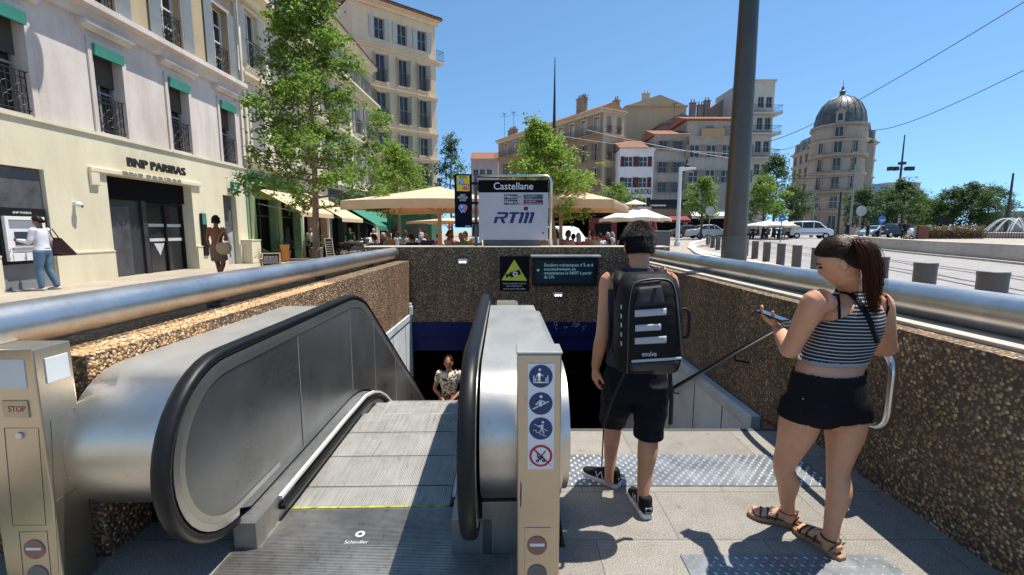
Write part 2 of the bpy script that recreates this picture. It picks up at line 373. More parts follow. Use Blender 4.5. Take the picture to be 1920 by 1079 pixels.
b = MB(); b.box(-2.9, 3.1, 9.16, 9.5, -.82, -.502); b.build('lower_lintel', BLUEP, W3, world=True)
b = MB()
for x in (-1.05, .98): b.box(x-.008, x+.008, 9.085, 9.1, -.2, 1.0 if x < 0 else .42)
b.box(-1.9, -.9, 9.095, 9.1, .1, .11); b.box(-.2, 2.3, 9.095, 9.1, .1, .11)
b.build('cable_conduit', M('conduit_grey', (.12, .1, .09, 1), .6), W3, world=True)
random.seed(5); b = MB()
for i in range(9):
    x = random.uniform(.55, 1.6); z = random.uniform(-.4, -.26); p = [V((x, 9.066, z))]
    for j in range(7): p.append(p[-1]+V((random.uniform(-.03, .05), 0, random.uniform(-.04, .04))))
    b.tube(p, .004, 5)
b.build('graffiti_scribble', M('graffiti_paint', (.35, .4, .5, 1), .6), W3, world=True)
for wl_, segs in ((W2, [(2.366, 2.3695, y, y+.008, 0.01, 1.04) for y in (2.9, 5.1, 7.2)]), (W3, [(x, x+.012, 9.0965, 9.0995, -.2, 1.3) for x in (-1.9, .2, 2.2)])):
    for sg_ in segs: b = MB(); b.box(*sg_); b.build('panel_joint', MATS['conduit_grey'], wl_, world=True)
# tunnel below
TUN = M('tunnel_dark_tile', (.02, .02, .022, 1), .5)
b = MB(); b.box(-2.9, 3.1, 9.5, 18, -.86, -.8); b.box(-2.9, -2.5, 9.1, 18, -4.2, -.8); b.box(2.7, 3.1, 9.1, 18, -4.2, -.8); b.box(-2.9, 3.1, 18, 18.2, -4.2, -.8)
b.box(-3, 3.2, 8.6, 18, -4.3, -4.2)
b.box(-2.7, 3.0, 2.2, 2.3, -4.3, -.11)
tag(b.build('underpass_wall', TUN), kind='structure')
b = MB(); b.box(2.37, 3.0, 3.62, 9.1, -4.3, -.115)
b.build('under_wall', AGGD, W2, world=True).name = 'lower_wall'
# stairs
b = MB(); n = 24
for i in range(n):
    y = 3.62+.3*i; z = -.17*(i+1); b.box(.3, 2.298, y, y+.302, -4.4, z)
st = b.build('stair_flight', GRAN); tag(st, kind='structure')
b = MB(); b.box(.30, 2.32, 3.58, 3.622, -.05, .003); tag(b.build('stair_nosing', M('dark_nosing', (.06, .06, .06, 1), .6)), kind='structure')
# tactile strips
TACT = M('tactile_metal', (.2, .215, .23, 1), .5, .6, .3, 4); STUD = M('worn_stud_metal', (.62, .64, .66, 1), .35, .7, .1)
def studs(name, label, x0, x1, y0, y1, px, py, diamond=False):
    th = thing(name, label, 'tactile strip', ((x0+x1)/2, (y0+y1)/2, 0), group='metal strips in the landing floor')
    b = MB(); b.box(x0, x1, y0, y1, .0005, .006); b.build('base_plate', TACT, th, world=True)
    s = MB(); i = 0; y = y0+py*.6
    while y < y1-.01:
        x = x0+px*.5+(px/2 if i % 2 else 0)
        while x < x1-.01:
            if diamond:
                a = R(45) if (i % 2) else R(-45); d = V((math.cos(a), math.sin(a)))*.013; e = V((-d.y, d.x))*.28
                c = V((x, y)); s.add([(*(c-d), .006), (*(c-e), .006), (*(c+d), .006), (*(c+e), .006), (x, y, .0095)], [(0, 1, 4), (1, 2, 4), (2, 3, 4), (3, 0, 4)])
            else:
                r1, r2, h = .0125, .006, .0055; vs = []
                for r_, z in ((r1, .006), (r2, .006+h)):
                    for k2 in range(8): g = k2*math.pi/4; vs.append((x+r_*math.cos(g), y+r_*math.sin(g), z))
                s.add(vs, [(k2, (k2+1) % 8, (k2+1) % 8+8, k2+8) for k2 in range(8)]+[tuple(range(8, 16))])
            x += px
        y += py; i += 1
    s.build('raised_studs', STUD, th, world=True, fixn=False)
studs('tactile_strip', 'studded metal strip across the landing just above the stairs', .3, 2.1, 2.76, 3.17, .06, .034)
studs('tread_plate', 'diamond pattern metal plate under the near edge of the landing', .86, 1.9, 1.62, 2.13, .05, .026, True)
# guard pipes
def guard(label, pts, r, brs, sgn):
    th = thing('guard_pipe', label, 'guard rail', (pts[0][0], pts[0][1], 1.05), group='big steel pipes on the parapets')
    b = MB(); b.tube(pts, r, 40); b.build('pipe', PIPE, th, world=True, smooth=50, bevel=.006)
    for y in brs:
        t_ = (y-pts[0][1])/(pts[-1][1]-pts[0][1]); c = V(pts[0]).lerp(V(pts[-1]), t_)
        b = MB(); b.box(c.x-.03, c.x+.03, y-.04, y+.04, 1.04, c.z-r+.02); b.box(c.x-.06, c.x+.06, y-.06, y+.06, 1.05, 1.085)
        b.build('bracket', M('bracket_dark', (.09, .08, .07, 1), .5, .5), th, world=True, bevel=.004)
guard('large steel pipe on top of the left parapet beside the pavement', [(-2.36, .6, 1.205), (-2.36, 9.72, 1.2)], .112, (1.6, 3.6, 5.6, 7.6, 9.2), 1)
guard('large steel pipe on top of the right parapet below the bollards', [(2.75, .6, 1.19), (2.75, 9.85, 1.17)], .115, (1.4, 3.6, 5.8, 8.0), -1)
# stairs handrail with U end
th = thing('stair_handrail', 'tubular steel handrail with a looped end fixed to the shaded right wall', 'handrail', (2.25, 2.7, 0))
def roundpath(pts, rad, n=8):
    out = [V(pts[0])]
    for a, c, d in zip(pts, pts[1:], pts[2:]):
        a, c, d = V(a), V(c), V(d); u = (a-c).normalized(); w_ = (d-c).normalized(); r_ = min(rad, (a-c).length*.49, (d-c).length*.49)
        p, q = c+u*r_, c+w_*r_
        for i in range(n+1):
            s = i/n; out.append(p*(1-s)**2+c*2*s*(1-s)+q*s*s)
    out.append(V(pts[-1])); return out
X = 2.22
b = MB(); b.tube(roundpath([(X+.12, 3.0, .46), (X, 2.95, .46), (X, 2.56, .46), (X, 2.56, .93), (X, 3.55, .93), (X, 8.6, -2.0)], .13), .027, 16); b.build('rail_tube', m_steel('handrail_steel', (.66, .66, .66, 1), .22, (4, 4, 4)), th, world=True, smooth=True)
for y in (4.4, 6.0, 7.6):
    z = .93-(y-3.55)*.58; b = MB(); b.tube([(X, y, z), (X, y, z-.07), (2.37, y, z-.1)], .009, 8); b.build('wall_bracket', BLACK, th, world=True, smooth=True)
# small dark post in the stair middle rail
# bulkhead lamps
led_ = NT('led_lens'); led_.b.inputs['Emission Color'].default_value = (1, .93, .75, 1); led_.b.inputs['Emission Strength'].default_value = 1.6; LED = led_.m
def wlamp(px, py, lab):
    p = at(px, py, 9.1); th = thing('bulkhead_lamp', lab, 'lamp', (p.x, 9.1, p.z), group='small lamps on the end wall')
    b = MB(); b.box(-.095, .095, -.07, 0, -.03, .06); b.build('housing', WHITE, th, bevel=.012)
    b = MB()
    for x in (-.05, 0, .05): b.disc((x, -.07, -.005), .02, (0, -1, 0), 12, .004)
    b.build('lens', LED, th)
    b = MB(); b.box(-.012, .012, -.02, 0, -.12, -.03); b.build('cable', MATS['conduit_grey'], th)
wlamp(868, 491, 'small white lamp on the end wall, left of the yellow warning triangle')
wlamp(1046, 553, 'small white lamp on the end wall, below the information display')
# warning sign
YEL = M('warning_yellow', C(205, 210, 60, .95), .5, var=.06); CYL = M('comb_yellow', C(175, 180, 60, .8), .6, var=.5, vs=20); WTXT = M('white_lettering', (.62, .62, .62, 1), .5, var=.02)
a = at(937, 481, 9.07); c = at(992, 546, 9.07)
th = thing('warning_sign', 'black notice with a yellow triangle and surveillance camera symbol on the end wall', 'sign', ((a.x+c.x)/2, 9.08, c.z))
b = MB(); b.box(a.x, c.x, 9.075, 9.098, c.z, a.z); b.build('board', M('sign_black', (.008, .008, .01, 1), .6, spec=.08), th, world=True, bevel=.003)
def PX(px, py, Y): return at(px, py, Y)
tp, bl, br_ = at(964.5, 487, 9.07), at(940, 526, 9.07), at(988.5, 527, 9.07)
def rpoly(b, pts, y0, y1, rad=.02):
    P3 = roundpath([(pts[-1].lerp(pts[0], .5)).to_tuple()]+[p.to_tuple() for p in pts]+[(pts[-1].lerp(pts[0], .5)).to_tuple()], rad, 4)[1:-1]
    b.prism([(p.x, p.z) for p in P3], 'y', y0, y1)
b = MB(); rpoly(b, [tp, br_, bl], 9.068, 9.0745); b.build('triangle', YEL, th, world=True)
b = MB(); pts = [at(x, y, 9.06) for x, y in ((949, 522), (948, 514), (954, 515), (955, 512), (974, 506), (977, 515), (958, 521), (955, 518))]
b.prism([(p.x, p.z) for p in pts], 'y', 9.064, 9.0675); q = at(966, 514, 9.06); b.build('camera_symbol', BLACK, th, world=True)
b = MB(); b.disc((q.x, 9.0635, q.z), .05, (0, -1, 0), 20, .001); b.build('eye_symbol', WHITE, th, world=True)
b = MB(); b.disc((q.x, 9.062, q.z), .025, (0, -1, 0), 5, .001); b.build('eye_pupil', BLACK, th, world=True)
for i, (s_, y) in enumerate((('Espace surveillé par caméras', 532), ('avec enregistrement', 536.5), ('loi du 21 janvier 1995 modifiée', 542))):
    p = at(964.5, y, 9.07); text('lettering', s_, .04, WTXT, th, (p.x, 9.073, p.z), (1, 0, 0), (0, 0, 1), .01, .0005, maxw=(.46, .32, .44)[i])
# display screen
a = at(996, 478, 8.85); c = at(1128, 538, 9.0)
th = thing('information_display', 'dark hooded electronic display on the end wall showing a French maintenance notice', 'display', ((a.x+c.x)/2, 9.05, c.z))
x0, x1 = at(999, 500, 8.9).x, at(1121, 500, 8.9).x; zt, zb = at(1000, 483, 8.85).z, at(1000, 537, 8.95).z
b = MB(); b.prism([(9.098, zb), (8.95, zb), (8.86, zt), (9.098, zt)], 'x', x0, x1); b.build('casing', BLACK, th, world=True, bevel=.004)
b = MB(); zt2 = at(1000, 480, 8.8).z; b.prism([(9.098, zt+.002), (8.8, zt+.002), (8.8, zt+.03), (9.098, zt+.05)], 'x', x0-.04, x1+.05); b.build('hood', M('hood_grey', (.3, .34, .34, 1), .35, .6), th, world=True, bevel=.004)
scn = NT('screen_navy'); scn.col((.004, .012, .022, 1)); scn.b.inputs['Specular IOR Level'].default_value = .15; scn.set(Roughness=.25); scn.b.inputs['Emission Color'].default_value = (.01, .05, .08, 1); scn.b.inputs['Emission Strength'].default_value = .08
def slp(z): t_ = (zt-z)/(zt-zb); return 8.86+.09*t_-.006
ls = NT('screen_text'); ls.col((.02, .04, .05, 1)); ls.b.inputs['Emission Color'].default_value = (.25, .5, .58, 1); ls.b.inputs['Emission Strength'].default_value = .3
sa, sb = zt-.06, zb+.07
b = MB(); b.quad((x0+.05, slp(sa), sa), (x1-.08, slp(sa), sa), (x1-.08, slp(sb), sb), (x0+.05, slp(sb), sb)); b.build('screen', scn.m, th, world=True)
up = V((0, slp(sa)-slp(sb), sa-sb)).normalized()
for i, s_ in enumerate(('Escaliers mécaniques n°5 et 6', 'successivement en', 'maintenance le 04/07 à partir', 'de 21h')):
    p = at(1020, 497.5+7.6*i, 8.88); text('lettering', s_, .088, ls.m, th, (p.x, slp(p.z)-.003, p.z), (1, 0, 0), up, .006, .0005, 'LEFT', maxw=(.96, .62, .94, .2)[i])
b = MB(); q = at(1009, 507, 8.88); b.disc((q.x, slp(q.z)-.002, q.z), .025, (0, -1, 0), 12, .001); b.build('symbol', ls.m, th, world=True)
# ================================================================== ESCALATOR
PV = V((-.8, 2.2, 0)); EM = Matrix.Translation(-PV)
ESC = thing('escalator', 'descending escalator with dark side panels and black handrails, ribbed metal steps', 'escalator', PV, R(1.2))
def ebuild(b, name, mat, par=None, **k): return b.build(name, mat, par or ESC, **k)
def bpath(r, yb=3.97, Rb=1.1, cz=.61, cy=2.19, yend=8.8, yret=None, n=20):
    pts = []
    if yret: pts.append((yret, cz-r))
    for i in range(n+1):
        a = -math.pi/2-math.pi*i/n; pts.append((cy+r*math.cos(a), cz+r*math.sin(a)))
    zc = cz+r-Rb
    pts.append((cy+.5, cz+r))
    for i in range(9):
        a = R(90-35*i/8); pts.append((yb+Rb*math.cos(a), zc+Rb*math.sin(a)))
    y, z = pts[-1]; pts.append((yend, z-(yend-y)*math.tan(R(35)))); return pts
def slope_z(y, z0, yb=3.85, Rb=1.6):   # line following the steps
    if y <= yb: return z0
    if y < yb+Rb*.574: return z0-(Rb-math.sqrt(Rb*Rb-(y-yb)**2))
    return z0-Rb*(1-math.cos(R(35)))-(y-yb-Rb*.574)*math.tan(R(35))
ys_low = [8.8, 8, 7, 6, 5.4, 5.0, 4.85, 4.7, 4.5, 4.3, 4.15, 4.0, 3.85]
def lowline(z0, yend): return [(y, slope_z(y, z0)) for y in ys_low]+[(yend, z0)]
def rubber(side, xc, lab):
    path = bpath(.44, yret=None); b = MB(EM); n = len(path); sec = []
    w2 = .037
    prof = [(-w2, -.006), (-w2, .012), (-w2*.8, .022), (-w2*.4, .028), (0, .029), (w2*.4, .028), (w2*.8, .022), (w2, .012), (w2, -.006), (w2*.6, -.02), (-w2*.6, -.02)]
    vs = []
    for i in range(n):
        a = V(path[max(0, i-1)]); c = V(path[min(n-1, i+1)]); t_ = (c-a).normalized(); nn = V((-t_.y, t_.x))
        for (x, h) in prof: vs.append((xc+x, path[i][0]+nn.x*h, path[i][1]+nn.y*h))
    m = len(prof); b.add(vs, [(i*m+k_, i*m+(k_+1) % m, (i+1)*m+(k_+1) % m, (i+1)*m+k_) for i in range(n-1) for k_ in range(m)]+[tuple(range(m))])
    return ebuild(b, 'handrail', BLACKR, smooth=50)
for s, xc in ((-1, -1.44), (1, -.2)):
    rubber(s, xc, '')
    inn = xc-s*.028        # inner face side (towards steps)
    b = MB(EM); pa = bpath(.418); pb = bpath(.385)   # bright guide between belt and panel
    path = [(y, z) for y, z in pa]; n = len(path)
    vs = []
    for i, (p, q) in enumerate(zip(pa, pb)):
        vs += [(xc-.033, *p), (xc+.033, *p), (xc+.036, *q), (xc-.036, *q)]
    b.add(vs, [(i*4+k_, i*4+(k_+1) % 4, i*4+4+(k_+1) % 4, i*4+4+k_) for i in range(n-1) for k_ in range(4)]+[(0, 1, 2, 3)])
    ebuild(b, 'handrail_guide', STEEL, smooth=40)
    b = MB(EM); pp = bpath(.383); poly = pp+lowline(.17, 2.3)[0:]
    b.prism(poly, 'x', xc-.03, xc+.03); ebuild(b, 'side_panel', PANELM)
    ring_o = bpath(.384, yret=2.62); ring_i = bpath(.353, yret=2.62); vs = []
    fx = xc-s*.0315
    for p, q in zip(ring_o, ring_i): vs += [(fx, *p), (fx-s*.004, p[0], p[1]), (fx-s*.004, *q), (fx, *q)]
    b = MB(EM); n = len(ring_o); b.add(vs, [(i*4+k_, i*4+(k_+1) % 4, i*4+4+(k_+1) % 4, i*4+4+k_) for i in range(n-1) for k_ in range(4)])
    ebuild(b, 'panel_trim', STEEL, smooth=40)
    b = MB(EM)
    for y in (2.95, 3.98, 4.7, 5.6): 
        zz = min(.98, .955-max(0, (y-4.2))*.57); b.box(min(fx, fx-s*.003), max(fx, fx-s*.003), y, y+.008, slope_z(y, .19), zz)
    ebuild(b, 'panel_joint', M('joint_light', (.35, .35, .35, 1), .5, .5))
    # skirt
    b = MB(EM); top = [(y, z) for y, z in lowline(.15, 2.18)]; bot = [(2.18, 0.002)]+[(y, slope_z(y, 0)-.35) for y in (2.6, 4.05, 4.3, 4.7, 5.4, 8.8)]
    b.prism(top+bot, 'x', min(xc, xc-s*.115), max(xc, xc-s*.115)); ebuild(b, 'skirt', STEELD)
    b = MB(EM); xb = xc-s*.117
    pl = [(y, slope_z(y, .155)) for y in (2.42, 2.6, 3, 3.5, 4.05, 4.3, 4.5, 4.7, 4.85, 5, 6, 8.6)]
    vs = []
    for y, z in pl: vs += [(xb, y, z), (xb, y, z-.022), (xb-s*.02, y, z-.022), (xb-s*.02, y, z)]
    n = len(pl); b.add(vs, [(i*4+k_, i*4+(k_+1) % 4, i*4+4+(k_+1) % 4, i*4+4+k_) for i in range(n-1) for k_ in range(4)]+[(0, 1, 2, 3)])
    ebuild(b, 'skirt_strip', M('pale_strip', (.6, .6, .57, 1), .5))
    b = MB(EM); vs = []
    for y, z in pl: vs += [(xb, y, z-.06), (xb, y, z-.085), (xb-s*.035, y, z-.085), (xb-s*.035, y, z-.06)]
    b.add(vs, [(i*4+k_, i*4+(k_+1) % 4, i*4+4+(k_+1) % 4, i*4+4+k_) for i in range(n-1) for k_ in range(4)]+[(0, 1, 2, 3)])
    ebuild(b, 'skirt_brush', BLACKR)
    b = MB(EM); b.box(min(xb, xb-s*.004), max(xb, xb-s*.004), 2.46, 2.62, .055, .1); ebuild(b, 'small_sticker', M('sticker', (.55, .6, .62, 1), .4))
# claddings
def clad(x0, x1, r, cy, yb, mat, name):
    b = MB(EM); pp = bpath(r, yb=yb, cy=cy); poly = pp+[(8.8, pp[-1][1]-.8)]+[(6, -1.2), (4.6, -.2), (3.6, .25)]
    b.prism(poly, 'x', x0, x1); return ebuild(b, name, mat, smooth=30)
clad(-2.035, -1.487, .365, 2.33, 3.97, STEELX, 'outer_cladding')
clad(-.155, .235, .365, 2.33, 3.97, STEELX, 'centre_cladding')
clad(.236, .275, .34, 2.36, 3.8, STEELX, 'side_cladding')
b = MB(EM); b.box(-.155, .24, 2.12, 8.8, -.6, .29); b.box(-.31, -.1, 2.12, 2.3, .0, .2); ebuild(b, 'centre_plinth', STEELD, bevel=.004)
b = MB(EM); b.box(-2.04, -1.49, 2.42, 4, .001, .3); ebuild(b, 'side_plinth', DARK)
# steps with real grooves
STX0, STX1 = -1.315, -.325
edges = [2.54, 2.77, 3.17, 3.57, 3.97, 4.37, 4.77, 5.17, 5.57, 5.97, 6.37, 6.77, 7.17, 7.57, 7.97, 8.37, 8.77]
def step_z(i):
    return {0: 0, 1: 0, 2: 0, 3: 0, 4: -.055, 5: -.19, 6: -.4, 7: -.66}.get(i, -.66-.28*(i-7))
for i in range(len(edges)-1):
    y0, y1 = edges[i], edges[i+1]; z = step_z(i)-.004; th_ = 99
    b = MB(EM); n = 84; p_ = (STX1-STX0)/n
    if i < 7:
        for k_ in range(n):
            x = STX0+k_*p_; b.add([(x, y0+.009, z), (x+p_*.42, y0+.009, z), (x+p_*.42, y1-.003, z), (x, y1-.003, z), (x+p_*.44, y0+.004, z-.02), (x+p_*.98, y0+.004, z-.02), (x+p_*.98, y1-.004, z-.02), (x+p_*.44, y1-.004, z-.02), (x+p_, y0+.009, z), (x+p_, y1-.003, z)],
                  [(0, 1, 2, 3), (1, 4, 7, 2), (4, 5, 6, 7), (5, 8, 9, 6)])
    else: b.box(STX0, STX1, y0, y1-.004, z-.01, z)
    b.box(STX0, STX1, y0+.003, y1-.003, z-.3, z-.021)
    ebuild(b, 'step', ALU, fixn=False)
b = MB(EM); b.box(STX0-.01, STX1+.01, 2.4, 8.8, -.5, -.33) ; b.f = []; b.v = []
b.prism([(2.45, -.32), (4.4, -.32), (8.8, -2.9), (8.8, -4.2), (2.45, -4.2)], 'x', -2.0, .2); ebuild(b, 'truss_pit', DARK)
# comb and floor plates
b = MB(EM)
for k_ in range(7):
    x = STX0+.002+k_*.1415; b.box(x, x+.134, 2.526, 2.543, -.002, .006)
ebuild(b, 'comb_line', CYL)
def ribplate(x0, x1, y0, y1, name):
    b = MB(EM); b.box(x0, x1, y0, y1, .0005, .005); y = y0+.01
    while y < y1-.012: b.box(x0+.015, x1-.015, y, y+.006, .005, .0075); y += .0105
    ebuild(b, name, ALUF)
ALUF = m_steel('floor_plate_metal', (.45, .44, .42, 1), .5, (30, 3, 30), sm=.2, dirt=.8)
ribplate(-1.325, -.3, 2.19, 2.52, 'comb_plate'); ribplate(-1.45, .0, 1.68, 2.185, 'floor_plate'); ribplate(-1.45, .0, 1.0, 1.675, 'floor_plate')
LOGO = M('worn_logo_grey', (.5, .52, .52, 1), .5)
b = MB(EM); q = atz(676, 1001, .012); b.lathe([(.012, .0), (.026, .0), (.026, .002), (.012, .002)], 24, (q.x, q.y, .0088)); b.f = [f_ for f_ in b.f if len(f_) == 4]
ebuild(b, 'maker_emblem', LOGO)
q = atz(668, 1017, .01); text('lettering', 'Schindler', .034, LOGO, ESC, (q.x, q.y, .0095), (1, .02, 0), (-.02, 1, 0), .006, .0006)
# ================================================================== CONTROL POSTS
BLUES = M('sign_blue', (.012, .035, .13, 1), .4, var=.04); REDS = M('sign_red', (.45, .02, .02, 1), .4, var=.05)
WH2 = M('sign_white', (.72, .72, .74, 1), .4, var=.03)
zt = at(1014, 660, 1.84).z
th = thing('signage_post', 'tan steel post with four round escalator pictograms in front of the middle balustrade', 'post', (.118, 1.9, 0))
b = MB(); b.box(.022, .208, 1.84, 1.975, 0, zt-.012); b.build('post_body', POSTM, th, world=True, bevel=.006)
b = MB(); b.box(.018, .212, 1.836, 1.979, zt-.011, zt); b.build('post_cap', STEELX, th, world=True, bevel=.004)
a = at(990, 682, 1.838); c = at(1038, 880, 1.838)
pn = MB(); pn.box(a.x, c.x, 1.8365, 1.8392, c.z, a.z); pn = pn.build('pictogram_panel', WH2, th, world=True, bevel=.001)
def P(cx, cy, u, v, y=1.833):
    q = at(cx, cy, 1.835); return V((q.x+u*.047, y, q.z+v*.047))
def strokes(b, cx, cy, segs, w_=.07):
    for s_ in segs:
        pts = [P(cx, cy, *p) for p in s_]
        for p, q in zip(pts, pts[1:]): b.bar(p, q, .0015, w_*.047) if abs((q-p).x) > 1e-9 or True else 0
def fat(b, cx, cy, segs, w_):
    for s_ in segs:
        b.tube([P(cx, cy, *p) for p in s_], w_*.047/2, 6)
for i, cy in enumerate((706, 757, 804, 855)):
    cx = 1014; q = at(cx, cy, 1.836)
    b = MB(); b.disc((q.x, 1.8363, q.z), .0495, (0, -1, 0), 40, .0012)
    if i < 3: b.build('blue_disc', BLUES, pn, world=True)
    else:
        b.build('red_ring', REDS, pn, world=True); b = MB(); b.disc((q.x, 1.835, q.z), .039, (0, -1, 0), 40, .0006); b.build('white_disc', WH2, pn, world=True)
    b = MB()
    if i == 0:
        fat(b, cx, cy, [[(-.62, .1), (-.62, -.5)], [(-.7, -.55), (.7, -.55)], [(.62, .1), (.62, -.5)], [(-.45, -.1), (-.45, -.5)], [(.45, -.1), (.45, -.5)]], .12); fat(b, cx, cy, [[(-.15, .35), (-.15, -.45)]], .3); fat(b, cx, cy, [[(-.15, .3), (.2, .05)], [(-.2, .3), (-.42, .0)]], .12); b.ball(P(cx, cy, -.1, .62), .13*.047, .001, .13*.047, 10, 6)
    elif i == 1:
        fat(b, cx, cy, [[(-.72, -.5), (.72, .22)]], .14); fat(b, cx, cy, [[(0, .35), (-.05, -.2)]], .34); fat(b, cx, cy, [[(.05, .3), (.4, .12)], [(-.05, .3), (-.45, -.1)], [(-.1, -.2), (-.3, -.25)]], .14); b.ball(P(cx, cy, .02, .66), .15*.047, .001, .15*.047, 10, 6)
    elif i == 2:
        fat(b, cx, cy, [[(-.7, -.15), (-.4, -.15), (-.4, -.33), (-.1, -.33), (-.1, -.5), (.2, -.5), (.2, -.66), (.5, -.66)], [(-.6, .45), (.6, -.2)]], .08); fat(b, cx, cy, [[(.15, .42), (.1, 0)]], .22); fat(b, cx, cy, [[(.1, 0), (.3, -.45)], [(.08, 0), (-.1, -.35)], [(.15, .35), (-.25, .25)]], .11); b.ball(P(cx, cy, .18, .62), .12*.047, .001, .12*.047, 10, 6)
    else:
        fat(b, cx, cy, [[(.45, .5), (-.05, -.15)], [(-.35, -.1), (.25, -.1)], [(-.3, .25), (-.3, -.1), (.05, -.4)], [(.2, -.1), (-.25, -.4)]], .09)
        for u in (-.3, .25): b.tube([P(cx, cy, u+.1*math.cos(g*.6283), -.48+.1*math.sin(g*.6283)) for g in range(11)], .002, 5)
    b.build('pictogram', WH2 if i < 3 else BLACK, pn, world=True, smooth=True)
    if i == 3:
        b = MB(); b.bar(P(cx, cy, -.62, .62, 1.8325), P(cx, cy, .62, -.62, 1.8325), .0012, .0072); b.build('prohibition_bar', REDS, pn, world=True)
b = MB()
for x, y in ((996, 690), (1033, 690), (995, 873), (1032, 873)):
    q = at(x, y, 1.836); b.disc((q.x, 1.8362, q.z), .004, (0, -1, 0), 10, .0015)
b.build('screws', STEEL, pn, world=True)
a = at(984, 990, 1.838); c = at(1031, 1130, 1.838)
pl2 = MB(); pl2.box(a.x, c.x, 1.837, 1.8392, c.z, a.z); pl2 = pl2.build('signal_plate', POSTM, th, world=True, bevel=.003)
for cy, red in ((1023, 1), (1076, 0)):
    q = at(1007, cy, 1.837); b = MB(); b.disc((q.x, 1.8369, q.z), .044, (0, -1, 0), 32, .004)
    b.build('signal_lens', M('signal_red_lens', (.28, .12, .1, 1), .2) if red else M('signal_grey_lens', (.12, .13, .12, 1), .2), pl2, world=True, bevel=.001)
    if red: b = MB(); b.box(q.x-.032, q.x+.032, 1.8318, 1.8328, q.z-.002, q.z+.012); b.build('no_entry_bar', WH2, pl2, world=True)
b = MB(); q = at(975, 930, 1.839)
b.prism([(q.x, q.z-.06), (q.x+.006, q.z-.045), (q.x+.008, q.z+.05), (q.x+.002, q.z+.07), (q.x-.001, q.z)], 'y', 1.8388, 1.8397)
b.build('scratch_mark', M('dark_scrape', (.12, .09, .06, 1), .7), th, world=True)
# left control post
zt = at(65, 656, 1.87).z; XR = -2.03; Yf = 1.87; Yb = 2.035
th = thing('control_post', 'steel control post with a STOP plate and white lamp panels at the bottom left', 'post', (-2.15, 1.95, 0))
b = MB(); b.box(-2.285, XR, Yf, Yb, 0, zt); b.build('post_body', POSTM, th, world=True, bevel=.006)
LP = M('lamp_white', (.6, .63, .63, 1), .3, var=.03)
def sidebox(x0, y0, x1, y1, mat, name, d=.002):
    a = atx(x0, y0, XR); c = atx(x1, y1, XR); bb = MB(); bb.box(XR-.001, XR+d, min(a.y, c.y), max(a.y, c.y), min(a.z, c.z), max(a.z, c.z)); return bb.build(name, mat, th, world=True, bevel=.0015)
def frontbox(x0, y0, x1, y1, mat, name, d=.002):
    a = at(x0, y0, Yf); c = at(x1, y1, Yf); bb = MB(); bb.box(a.x, c.x, Yf-d, Yf+.001, c.z, a.z); return bb.build(name, mat, th, world=True, bevel=.0015)
sidebox(82, 673, 131, 706, LP, 'lamp_panel', .004); frontbox(-30, 674, 52, 728, LP, 'lamp_panel', .003)
frontbox(4, 751, 57, 783, M('stop_plate', (.45, .37, .27, 1), .4, .6), 'stop_plate', .005)
q = at(31, 768, Yf-.006); text('lettering', 'STOP', .036, M('stop_red', (.3, .02, .015, 1), .5), th, (q.x, Yf-.0052, q.z), (1, 0, 0), (0, 0, 1), .012, .0005, maxw=.075)
for (x, y) in ((38, 817),):
    q = at(x, y, Yf); b = MB(); b.cyl((q.x, Yf+.002, q.z), (q.x, Yf-.008, q.z), .017, .015, 24); o = b.build('key_lock', STEEL, th, world=True, bevel=.002)
for (x, y) in ((128, 833), (131, 895)):
    q = atx(x, y, XR); b = MB(); b.cyl((XR-.002, q.y, q.z), (XR+.01, q.y, q.z), .011, .009, 20); b.build('key_lock', STEEL, th, world=True, bevel=.002)
def grooves(lines, on='s'):
    b = MB()
    for L in lines:
        pts = [(atx(x, y, XR)+V((.0006, 0, 0))) if on == 's' else (at(x, y, Yf)-V((0, .0006, 0))) for x, y in L]
        b.tube(pts, .0011, 5)
    b.build('panel_seam', M('seam_dark', (.1, .09, .08, 1), .5, .4), th, world=True)
grooves([[(95, 788), (140, 765)], [(95, 788), (105, 990)], [(105, 940), (160, 905)], [(110, 1075), (105, 990)], [(126, 840), (130, 890)]])
grooves([[(8, 803), (72, 803), (86, 985), (24, 985)], [(8, 803), (24, 985)], [(36, 998), (88, 996), (96, 1078)], [(36, 998), (44, 1078)]], 'f')
for x, y, red in ((65, 1030, 1), (72, 1078, 0)):
    q = at(x, y, Yf); b = MB(); b.disc((q.x, Yf+.001, q.z), .047, (0, -1, 0), 32, .005); ln = b.build('signal_lens', MATS['signal_red_lens' if red else 'signal_grey_lens'], th, world=True, bevel=.001)
    if red: b = MB(); b.bar((q.x-.034, Yf-.005, q.z+.004), (q.x+.034, Yf-.005, q.z+.004), .001, .012); b.build('no_entry_bar', WH2, ln, world=True)
